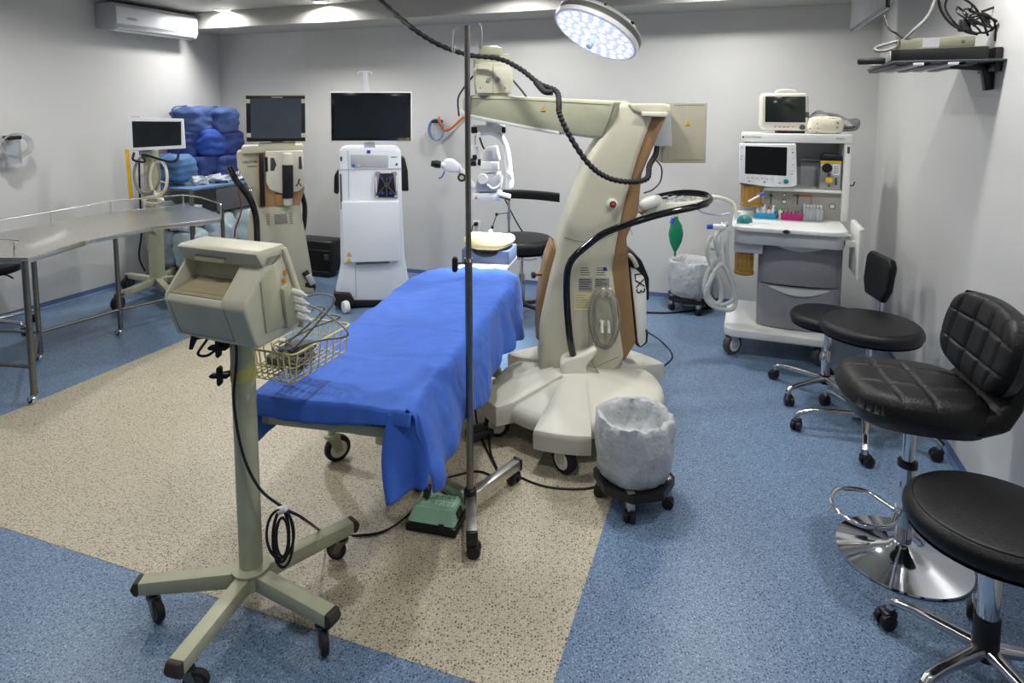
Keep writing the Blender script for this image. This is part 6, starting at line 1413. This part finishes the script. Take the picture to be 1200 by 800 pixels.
b = B(); p = a1(884, 285, 0.02); b.cyl((p[0], 0.04, p[2]-0.03), (p[0], 0.04, p[2]+0.03), 0.02, seg=14, bev=0.003); b.build('black_knob', BLACK, AN)
# folded side table panel
q0, q1 = a1(995, 290, 0.05), a1(1014, 290, -0.1)
b = B(); zt1, zt0 = a1(1004, 264, 0)[2], a1(1004, 324, 0)[2]
b.bx(wxr+0.035, wxr+0.07, -0.12, 0.24, zt0-0.0, zt1, bev=0.012, seg=3); b.build('folded_side_table', OFFW, AN)
b = B(); b.bx(wxr-0.02, wxr+0.04, 0.0, 0.06, zs-0.1, zs-0.06, bev=0.006); b.bx(wxr-0.02, wxr+0.04, 0.2, 0.24, zs-0.1, zs-0.06, bev=0.006); b.build('table_hinge', OFFW, AN)
b = B(); p = a1(999, 217, YR+0.05); b.tube([(rxr+0.02, YR+0.1, p[2]), (rxr+0.05, YR+0.1, p[2]-0.008), (rxr+0.06, YR+0.1, p[2]+0.02)], 0.004, 6); b.build('side_hook', BLACK, AN)
# vaporiser (thing standing on the shelf)
v0, v1_ = a1(960, 222, YR+0.02), a1(987, 180, YR+0.02); vw = v1_[0]-v0[0]; vh = v1_[2]-zsh
VP = T('vaporiser', 'steel anaesthetic vaporiser with black dial and yellow band on the cart shelf', 'vaporiser', AN.M @ Vector(((v0[0]+v1_[0])/2, YR+0.06, zsh)), AR_)
b = B(); b.bx(-vw/2, vw/2, -0.045, 0.08, 0.0, vh*0.76, bev=0.006); b.build('body', STEEL, VP)
b = B(); b.prism([(-vw/2+0.003, vh*0.78), (vw/2-0.003, vh*0.78), (vw/2-0.003, vh*0.93), (vw/2-0.02, vh*0.98), (-vw/2+0.02, vh*1.0), (-vw/2+0.003, vh*0.93)], -0.048, 0.078, 'xz', bev=0.006); b.build('dial_head', BLACK, VP)
b = B(); b.bx(-vw/2, vw/2, -0.05, 0.0, vh*0.73, vh*0.8, bev=0.003); b.build('yellow_band', YELLOW, VP)
b = B(); b.cyl((-vw*0.18, -0.056, vh*0.6), (-vw*0.18, -0.044, vh*0.6), 0.032, seg=24); b.build('dial', BLACK, VP)
b = B(); b.m = 0; b.bx(vw*0.08, vw*0.42, -0.049, -0.045, vh*0.42, vh*0.7); b.m = 1
for k in range(4): b.bx(vw*0.12, vw*0.36, -0.0495, -0.049, vh*(0.47+0.055*k), vh*(0.485+0.055*k))
b.build('white_label', [WHITE, INK], VP)
b = B(); b.bx(-vw*0.22, vw*0.1, -0.049, -0.045, vh*0.2, vh*0.34, bev=0.001); b.build('yellow_label', YELLOW, VP)
b = B(); b.bx(vw*0.22, vw*0.32, -0.05, -0.045, vh*0.14, vh*0.34); b.m = 0; b.cyl((-vw*0.08, -0.052, vh*0.42), (-vw*0.08, -0.045, vh*0.42), 0.012, seg=14); b.cyl((-vw*0.06, -0.052, vh*0.12), (-vw*0.06, -0.045, vh*0.12), 0.008, seg=12); b.build('filler_port', DGREY, VP)
# top monitor and pouch
m0 = a1(921, 154.5, YR+0.08)
TM = T('vital_signs_monitor', 'ivory vital signs monitor standing on top of the anaesthesia cart', 'monitor', AN.M @ Vector((m0[0], YR+0.08, ztop_)), AR_+math.radians(8))
def TMx(l, y=-0.03): return TM.xz(l, y)
b = B(); b.prism(TMx([(896, 109), (944, 109), (948, 113), (948, 151), (944, 153.5), (897, 152.5), (892, 148), (893, 113)]), -0.03, 0.11, 'xz', bev=0.014, seg=3); b.build('case', IVORY, TM, 50)
b = B(); b.prism(TMx([(897, 113), (944, 113), (944, 143.5), (896.5, 143)]), -0.033, -0.028, 'xz', bev=0.002); b.build('screen', mat('screen_green_black', srgb(36, 42, 38), 0.12, coat=0.3), TM)
for k, (u, m) in enumerate(((908, mat('olive', srgb(120, 120, 60), .5)), (913.5, RED), (918.5, RED), (923.5, RED), (929, mat('orange_label', srgb(200, 140, 50), 0.5)))):
    b = B(); p = TM.py(u, 148.7, -0.03); b.box((p.x, -0.033, p.z), (0.013, 0.004, 0.006), bev=0.001); b.build('button', m, TM)
b = B(); p = TM.py(940, 149, -0.03); b.cyl((p.x, -0.046, p.z), (p.x, -0.03, p.z), 0.018, seg=24, bev=0.003); b.build('dial', DGREY, TM)
b = B(); zf = TM.w2l(AN.M @ Vector((0, 0, ztop_))).z; b.bx(-0.06, 0.12, -0.02, 0.09, 0.0, 0.02, bev=0.004); b.build('foot', BLACK, TM)
b = B(); p = TM.py(921, 107, 0.04); b.tube([(p.x-0.07, 0.04, p.z-0.02), (p.x-0.05, 0.04, p.z+0.006), (p.x+0.05, 0.04, p.z+0.006), (p.x+0.07, 0.04, p.z-0.02)], 0.007, 8); b.build('carry_handle', IVORY, TM)
pp = a1(966, 154, YR+0.08)
PO = T('cable_pouch', 'patterned cream pouch wrapped around cables beside the top monitor', 'pouch', AN.M @ Vector((pp[0], YR+0.08, ztop_)), AR_)
patt = mat('patterned_cloth', srgb(222, 218, 196), 0.8)
nt = patt.node_tree; vn = nt.nodes.new('ShaderNodeTexVoronoi'); vn.inputs['Scale'].default_value = 38; tcn = [n for n in nt.nodes if n.type == 'TEX_COORD'][0]; nt.links.new(tcn.outputs['Object'], vn.inputs['Vector'])
rp = nt.nodes.new('ShaderNodeValToRGB'); rp.color_ramp.interpolation = 'CONSTANT'; rp.color_ramp.elements[0].color = (*srgb(120, 120, 80), 1); rp.color_ramp.elements[1].color = (*srgb(226, 222, 200), 1); rp.color_ramp.elements[1].position = 0.22
nt.links.new(vn.outputs['Distance'], rp.inputs['Fac']); nt.links.new(rp.outputs['Color'], nt.nodes['Principled BSDF'].inputs['Base Color'])
b = B(); b.soft((0, 0, 0.06), (0.22, 0.15, 0.115), (0, 0.03, 0), e=0.2, nz=0.008, seed=33); b.build('pouch', patt, PO, 60)
b = B()
for k in range(4): b.tube([(-0.1, -0.02+0.02*k, 0.11), (-0.03, 0.02*k, 0.14+0.006*k), (0.08, 0.01, 0.13-0.01*k), (0.17+0.01*k, -0.02, 0.07+0.01*k), (0.19, 0, 0.03), (0.09, 0.02, 0.02+0.02*k)], 0.005, 6)
b.build('cables', GREY, PO)
b = B(); b.cyl((0.1, -0.03, 0.04), (0.18, -0.05, 0.05), 0.009, seg=10); b.box((-0.115, 0.0, 0.13), (0.03, 0.03, 0.04), bev=0.005); b.build('plug', DGREY, PO)
# trays and bottles on the work surface
def tray(nm, label, u, v, m, w_=0.13, d_=0.09, h_=0.035):
    p = AN.py(u, v, YR-0.02); t = T(nm, label, 'tray', AN.M @ Vector((p.x, YR-0.02, zs+0.0005)), AR_)
    b = B(); o1 = rr(-w_/2, w_/2, -d_/2, d_/2, 0.012, 3); i1 = [(x*0.93, y*0.9) for x, y in o1]; n = len(o1)
    bm = bmesh.new(); r1 = [bm.verts.new((x*0.9, y*0.9, 0)) for x, y in o1]; r2 = [bm.verts.new((x, y, h_)) for x, y in o1]; r3 = [bm.verts.new((x, y, h_)) for x, y in i1]; r4 = [bm.verts.new((x*0.9, y*0.9, 0.004)) for x, y in i1]
    bm.faces.new(r1[::-1]); bm.faces.new(r4)
    for Aq, Cq in ((r1, r2), (r2, r3), (r3, r4)):
        for k in range(n): bm.faces.new([Aq[k], Aq[(k+1) % n], Cq[(k+1) % n], Cq[k]])
    b.dump(bm); b.build('tray', m, t, 40); return t
def bottle(label, wp, r_, h_, capm, capr=0.6, lean=0.0, grp='small bottles in the blue tray'):
    t = T('bottle', label, 'bottle', wp, AR_, group=grp, rot=(lean, lean*0.6, 0))
    b = B(); b.lathe([(r_*0.9, 0), (r_, 0.003), (r_, h_*0.62), (r_*0.45, h_*0.74), (r_*0.4, h_*0.8)], seg=18); b.build('body', WHITE, t, 40)
    b = B(); b.lathe([(r_*capr, h_*0.76), (r_*capr, h_*0.92), (r_*0.3, h_), (0, h_)], seg=16); b.build('cap', capm, t, 40)
    return t
bt = tray('supply_tray', 'bright blue plastic tray of small bottles on the cart', 897, 250, BTRAY, 0.15, 0.09, 0.04)
for k, (dx, dy_, lab, cm) in enumerate([(-0.05, -0.005, 'white dropper bottle at the left of the blue tray', WHITE), (-0.035, 0.02, 'tall white dropper bottle at the back left of the blue tray', WHITE), (-0.018, -0.01, 'white dropper bottle in the middle of the blue tray', WHITE), (0.0, 0.018, 'tall white dropper bottle at the back of the blue tray', WHITE), (0.022, 0.0, 'white bottle with red cap in the blue tray', RED), (0.045, 0.015, 'white dropper bottle at the right of the blue tray', WHITE)]):
    wp = bt.M @ Vector((dx, dy_, 0.006)); bottle(lab, wp, 0.012, 0.075+0.012*(k % 2), cm, lean=0.08*((k % 3)-1))
p = AN.py(914.5, 250, YR-0.02); p.y = YR-0.02; bottle('white bottle with a green cap between the blue and magenta trays', AN.M @ Vector((p.x, p.y, zs+0.001)), 0.014, 0.085, GREEN, 0.9, grp='loose bottle on the cart')
mt = tray('supply_tray', 'magenta plastic tray of glass vials on the cart', 928, 254, MTRAY, 0.145, 0.08, 0.045)
for k, (dx, dy_) in enumerate(((-0.04, 0), (-0.015, 0.01), (0.01, -0.005), (0.035, 0.01), (0.05, -0.01))):
    t = T('vial', ['glass vial at the left end of the magenta tray', 'second glass vial from the left in the magenta tray', 'middle glass vial in the magenta tray', 'fourth glass vial in the magenta tray', 'glass vial at the right end of the magenta tray'][k], 'vial', mt.M @ Vector((dx, dy_, 0.006)), AR_, group='vials in the magenta tray')
    b = B(); b.lathe([(0.009, 0), (0.0095, 0.002), (0.0095, 0.04), (0.005, 0.046)], seg=14); b.build('glass', PLASTIC, t, 40); b = B(); b.cyl((0, 0, 0.044), (0, 0, 0.056), 0.007, seg=12); b.build('cap', STEEL, t)
p = AN.py(952, 254, YR-0.02); p.y = YR-0.015
RK = T('syringe_box', 'clear box packed with white syringes at the right of the cart top', 'box', AN.M @ Vector((p.x, p.y, zs+0.001)), AR_)
b = B(); b.bx(-0.062, 0.062, -0.038, -0.035, 0, 0.085); b.bx(-0.062, 0.062, 0.035, 0.038, 0, 0.085); b.bx(-0.062, -0.059, -0.038, 0.038, 0, 0.085); b.bx(0.059, 0.062, -0.038, 0.038, 0, 0.085); b.bx(-0.062, 0.062, -0.038, 0.038, 0, 0.003); b.build('clear_box', PLASTIC, RK)
sy0 = None
for i in range(6):
    for j in range(3):
        x, y = -0.05+i*0.02, -0.022+j*0.022; wp = RK.M @ Vector((x, y, 0.004))
        if sy0 is None:
            sy0 = T('syringe', 'white syringe standing in the clear box on the cart', 'syringe', wp, AR_, group='syringes in the clear box')
            b = B(); b.cyl((0, 0, 0), (0, 0, 0.082), 0.0075, seg=12); b.build('barrel', TUBEW, sy0); b = B(); b.cyl((0, 0, 0.082), (0, 0, 0.092), 0.003, seg=8); b.cyl((0, 0, 0.092), (0, 0, 0.095), 0.008, seg=12); b.build('plunger', WHITE, sy0)
        else: dup(sy0, wp+Vector((0, 0, 0.004*((i+j) % 3))), AR_+i, 'white syringe standing in the clear box on the cart')
# breathing circuit
hz0 = a1(858, 250, 0.1)
def W2(u, v, dy=0.0): return pt(u, v, AN.o.location[1]+0.15+dy)
b = B()
corr = lambda t: 0.0145+0.0016*math.sin(t*620)
c_t = [W2(853, 262), W2(846, 266, -0.02), W2(838, 280, -0.05), W2(843, 305, -0.05), W2(832, 325, -0.06), W2(830, 345, -0.07), W2(843, 357, -0.08), W2(860, 350, -0.08), W2(857, 330, -0.08), W2(845, 310, -0.08), W2(832, 330, -0.1), W2(827, 348, -0.1), W2(838, 360, -0.1), W2(858, 362, -0.1), W2(862, 345, -0.05), W2(854, 318, -0.03), W2(851, 290, -0.02), W2(854, 270, 0)]
b.tube(c_t, corr, 10, sub=18); tag(b.build('breathing_hose', TUBEW, None, 70), 'white corrugated breathing hose looped at the left of the anaesthesia cart', 'hose')
b = B(); c_t2 = [W2(834, 276), W2(828, 290, -0.04), W2(833, 310, -0.05), W2(843, 328, -0.06), W2(845, 350, -0.07), W2(837, 356, -0.08), W2(826, 342, -0.08), W2(828, 322, -0.06), W2(840, 300, -0.04), W2(842, 280, 0)]
b.tube(c_t2, corr, 10, sub=18); tag(b.build('breathing_hose', TUBEW, None, 70), 'second corrugated breathing hose, smaller inner loop left of the cart', 'hose')
b = B(); b.tube([W2(862, 250, 0.1), W2(858, 238, 0.1), W2(845, 232, 0.05), W2(828, 231, 0), W2(815, 233, -0.05), W2(800, 236, -0.2), W2(795, 242, -0.3)], corr, 10, sub=16); tag(b.build('breathing_hose', mat('cream_tube', srgb(226, 226, 206), 0.35), None, 70), 'cream hose reaching left from the cart above the green bag', 'hose')
b = B(); b.tube([W2(815, 240), W2(822, 248), W2(840, 252), W2(855, 250)], 0.006, 6); tag(b.build('thin_tube', mat('lilac_tube', srgb(180, 185, 230), 0.3, trans=0.3), None), 'thin clear lilac tube drooping above the wall socket', 'tube')
YT = T('hose_connector', 'blue and white hose connector at the left corner of the cart', 'connector', W2(845, 266, -0.03), AR_)
b = B(); b.cyl((-0.05, 0, 0), (0.03, 0, 0), 0.02, seg=16); b.cyl((0.0, 0, 0), (0.01, 0, 0), 0.034, seg=20); b.build('body', WHITE, YT)
b = B(); b.cyl((-0.09, 0, -0.005), (-0.045, 0, 0), 0.016, seg=16); b.build('blue_cap', BLUEP, YT)
# green reservoir bag
gb = pt(792, 258, 4.35)
GB = T('reservoir_bag', 'green rubber reservoir bag hanging beside the microscope handle', 'bag', (gb.x, gb.y, pt(792, 300, 4.35).z), 0.3)
ztb = pt(790, 252, 4.35).z-GB.o.location[2]
b = B(); b.lathe([(0.0, 0.0), (0.008, 0.0), (0.008, 0.03), (0.02, 0.05), (0.045, 0.10), (0.055, 0.16), (0.042, 0.22), (0.018, 0.26), (0.014, ztb)], seg=28, M=Matrix.Diagonal((1, 0.5, 1, 1)), fn=lambda p, a, i: Vector((p.x*(1+0.12*math.cos(3*a)), p.y*(1+0.12*math.cos(3*a)), p.z))); b.build('bag', BAGG, GB, 60)
b = B(); b.cyl((-0.035, 0, ztb-0.06), (-0.02, 0, ztb-0.02), 0.014, seg=12); b.build('blue_tag', BLUEP, GB); b = B(); b.cyl((0, 0, ztb-0.01), (0, 0, ztb+0.06), 0.014, seg=12); b.build('neck', TUBEW, GB)
# ================================================================== television on the right wall
off_tv = 0.30
t0 = wall_right_hit(996, 37.5, off_tv)
TVh = 0.44; TVl = 1.12
TV = T('wall_television', 'flat television bracketed to the right wall at the top edge', 'television', rw(ROOMW-off_tv, t0.y, t0.z), RA)
b = B(); b.bx(0.0, 0.022, -TVl, 0, 0, TVh, bev=0.004); b.build('bezel', GLOSSB, TV)
b = B(); b.bx(-0.002, 0.001, -TVl+0.012, -0.01, 0.014, TVh-0.012); b.build('screen', mat('tv_panel', srgb(120, 122, 126), 0.25), TV)
b = B(); b.prism([(0.02, 0.01), (0.05, 0.03), (0.075, 0.1), (0.075, TVh*0.7), (0.02, TVh*0.8)], -TVl+0.1, -0.06, 'xz', bev=0.006); b.build('rear_housing', GREY, TV)
b = B(); b.bx(0.012, 0.02, -TVl+0.02, -0.02, -0.003, 0.004); b.build('speaker_strip', LGREY, TV)
b = B(); b.bx(0.07, 0.1, -0.7, -0.4, 0.15, 0.5, bev=0.004); b.bx(0.1, off_tv-0.01, -0.58, -0.52, 0.26, 0.32, bev=0.004); b.bx(off_tv-0.012, off_tv-0.001, -0.65, -0.45, 0.15, 0.45, bev=0.003); b.build('wall_bracket', BLACK, TV)
# ================================================================== wall shelf with recorders and cables
hs = wall_right_hit(1165, 74, 0.0)
SH = T('wall_shelf', 'black bracket shelf on the right wall holding flat boxes', 'shelf', rw(ROOMW, hs.y, hs.z), RA)
# local: x negative out of the wall, y along the wall
def sx(u, v, y=0.0): p = SH.py(u, v, y); return p
e0 = sx(1032, 84, 0.0); print('SHELF', SH.o.location[:], e0, sx(1195, 60, 0))
Lx = -min(max(-e0.x, 0.3), 0.5)
b = B(); b.bx(Lx+0.02, -0.001, -0.14, 0.44, 0.0, 0.010, bev=0.002); b.build('shelf_plate', DGREY, SH)
for k in range(5): b = B(); x = Lx+0.03+k*0.062; b.bx(x, x+0.04, -0.14, 0.46-0.01*k, -0.012, 0.0, bev=0.002); b.build('slat', LGREY if k % 2 else BLACK, SH)
b = B(); b.prism([(-0.001, -0.11), (-0.03, -0.115), (-0.045, -0.03), (-0.16, -0.02), (-0.17, -0.004), (-0.001, -0.004)], -0.02, 0.02, 'xz', bev=0.004); b.build('bracket', BLACK, SH)
b = B(); b.bx(-0.03, -0.001, -0.1, 0.1, -0.04, 0.06, bev=0.006); b.build('wall_plate', BLACK, SH)
RC = T('recorder_box', 'flat black recorder with grey lid on the wall shelf', 'recorder', SH.M @ Vector((Lx*0.52, -0.0, 0.0105)), RA-0.12)
b = B(); b.bx(-0.17, 0.17, -0.12, 0.26, 0.0, 0.05, bev=0.004); b.build('case', BLACK, RC)
b = B(); b.bx(-0.165, 0.165, -0.115, 0.255, 0.05, 0.0525); b.m = 1; b.bx(-0.07, 0.0, -0.115, 0.255, 0.0525, 0.0532); b.build('lid', [mat('olive_grey', srgb(112, 112, 96), 0.4), LGREY], RC)
b = B(); b.bx(-0.174, -0.168, -0.11, 0.25, 0.006, 0.044, bev=0.002); b.build('faceplate', LGREY, RC)
DB = T('decoder_box', 'olive grey decoder box lying on top of the black recorder', 'decoder', RC.M @ Vector((0.0, -0.02, 0.0535)), RA-0.2)
b = B(); b.bx(-0.14, 0.13, -0.08, 0.12, 0.0, 0.042, bev=0.004); b.build('case', mat('olive_grey', srgb(112, 112, 96), 0.4), DB)
b = B(); b.bx(-0.05, 0.01, -0.0815, -0.08, 0.004, 0.038); b.build('label_strip', GREY, DB)
b = B(); b.cyl((0.09, -0.082, 0.02), (0.09, -0.079, 0.02), 0.006, seg=12); b.build('button', DGREY, DB)
b = B(); b.T = SH.M; b.box((Lx-0.01, 0.16, 0.03), (0.12, 0.03, 0.03), bev=0.01); tag(b.build('black_plug', BLACK, None), 'black cylindrical plug sticking out left of the wall shelf', 'plug')
b = B(); b.T = SH.M; b.bx(Lx+0.0, Lx+0.07, 0.2, 0.3, 0.0105, 0.04, bev=0.004); tag(b.build('adapter', LGREY, None), 'small grey adapter at the far left end of the wall shelf', 'adapter')
ys = SH.o.location[1]
cord('shelf_cable', 'thick light grey cable dropping from above to the left end of the shelf', [pt(1100, -12, ys-0.02), pt(1088, 18, ys), pt(1068, 38, ys+0.03), pt(1050, 55, ys+0.08), pt(1030, 60, ys+0.1), pt(1026, 56, ys+0.12), pt(1045, 50, ys+0.12), pt(1058, 47, ys+0.1)], 0.007, mat('grey_rubber', srgb(120, 120, 116), 0.5))
cord('shelf_cable', 'black cable curving down from above onto the recorder', [pt(1098, -10, ys), pt(1103, 12, ys), pt(1115, 28, ys), pt(1132, 37, ys), pt(1145, 40, ys+0.02)], 0.006, BLACK)
cord('shelf_cable', 'thin black lead from the television to the shelf', [pt(1036, 17, 2.75), pt(1041, 33, 2.7), pt(1050, 39, 2.65), pt(1058, 45, ys+0.12)], 0.004, BLACK)
b = B(); random.seed(5)
for k in range(7):
    cu_, cv, w_, h_ = random.uniform(1132, 1158), random.uniform(16, 31), random.uniform(9, 20), random.uniform(6, 12)
    b.tube([pt(cu_+w_*math.cos(a)+2*math.sin(3*a+k), cv+h_*math.sin(a+0.3*k), ys+0.03*math.sin(a+k)) for a in [i*PI/4 for i in range(8)]], 0.0042, 6, closed=True, sub=4)
b.tube([pt(1118, -8, ys), pt(1140, 6, ys), pt(1150, 22, ys+0.02), pt(1158, 42, ys)], 0.005, 6); b.tube([pt(1150, 14, ys+0.05), pt(1170, 8, ys+0.04), pt(1176, 18, ys), pt(1168, 32, ys), pt(1166, 48, ys)], 0.005, 6); b.tube([pt(1112, -8, ys), pt(1108, 10, ys+0.02), pt(1122, 30, ys), pt(1138, 34, ys)], 0.005, 6)
b.box(pt(1130, 30, ys), (0.04, 0.03, 0.05), bev=0.006)
tag(b.build('tangled_cables', BLACK, None, 60), 'tangle of black cables and plugs heaped on the wall shelf', 'cables')
cord('orange_lead', 'red and black lead hanging on the linen cart beside the console', [pt(279, 222, 5.9), pt(283, 245, 5.9), pt(276, 268, 5.9), pt(275, 278, 5.9)], 0.007, mat('red_lead', srgb(140, 50, 40), 0.5))
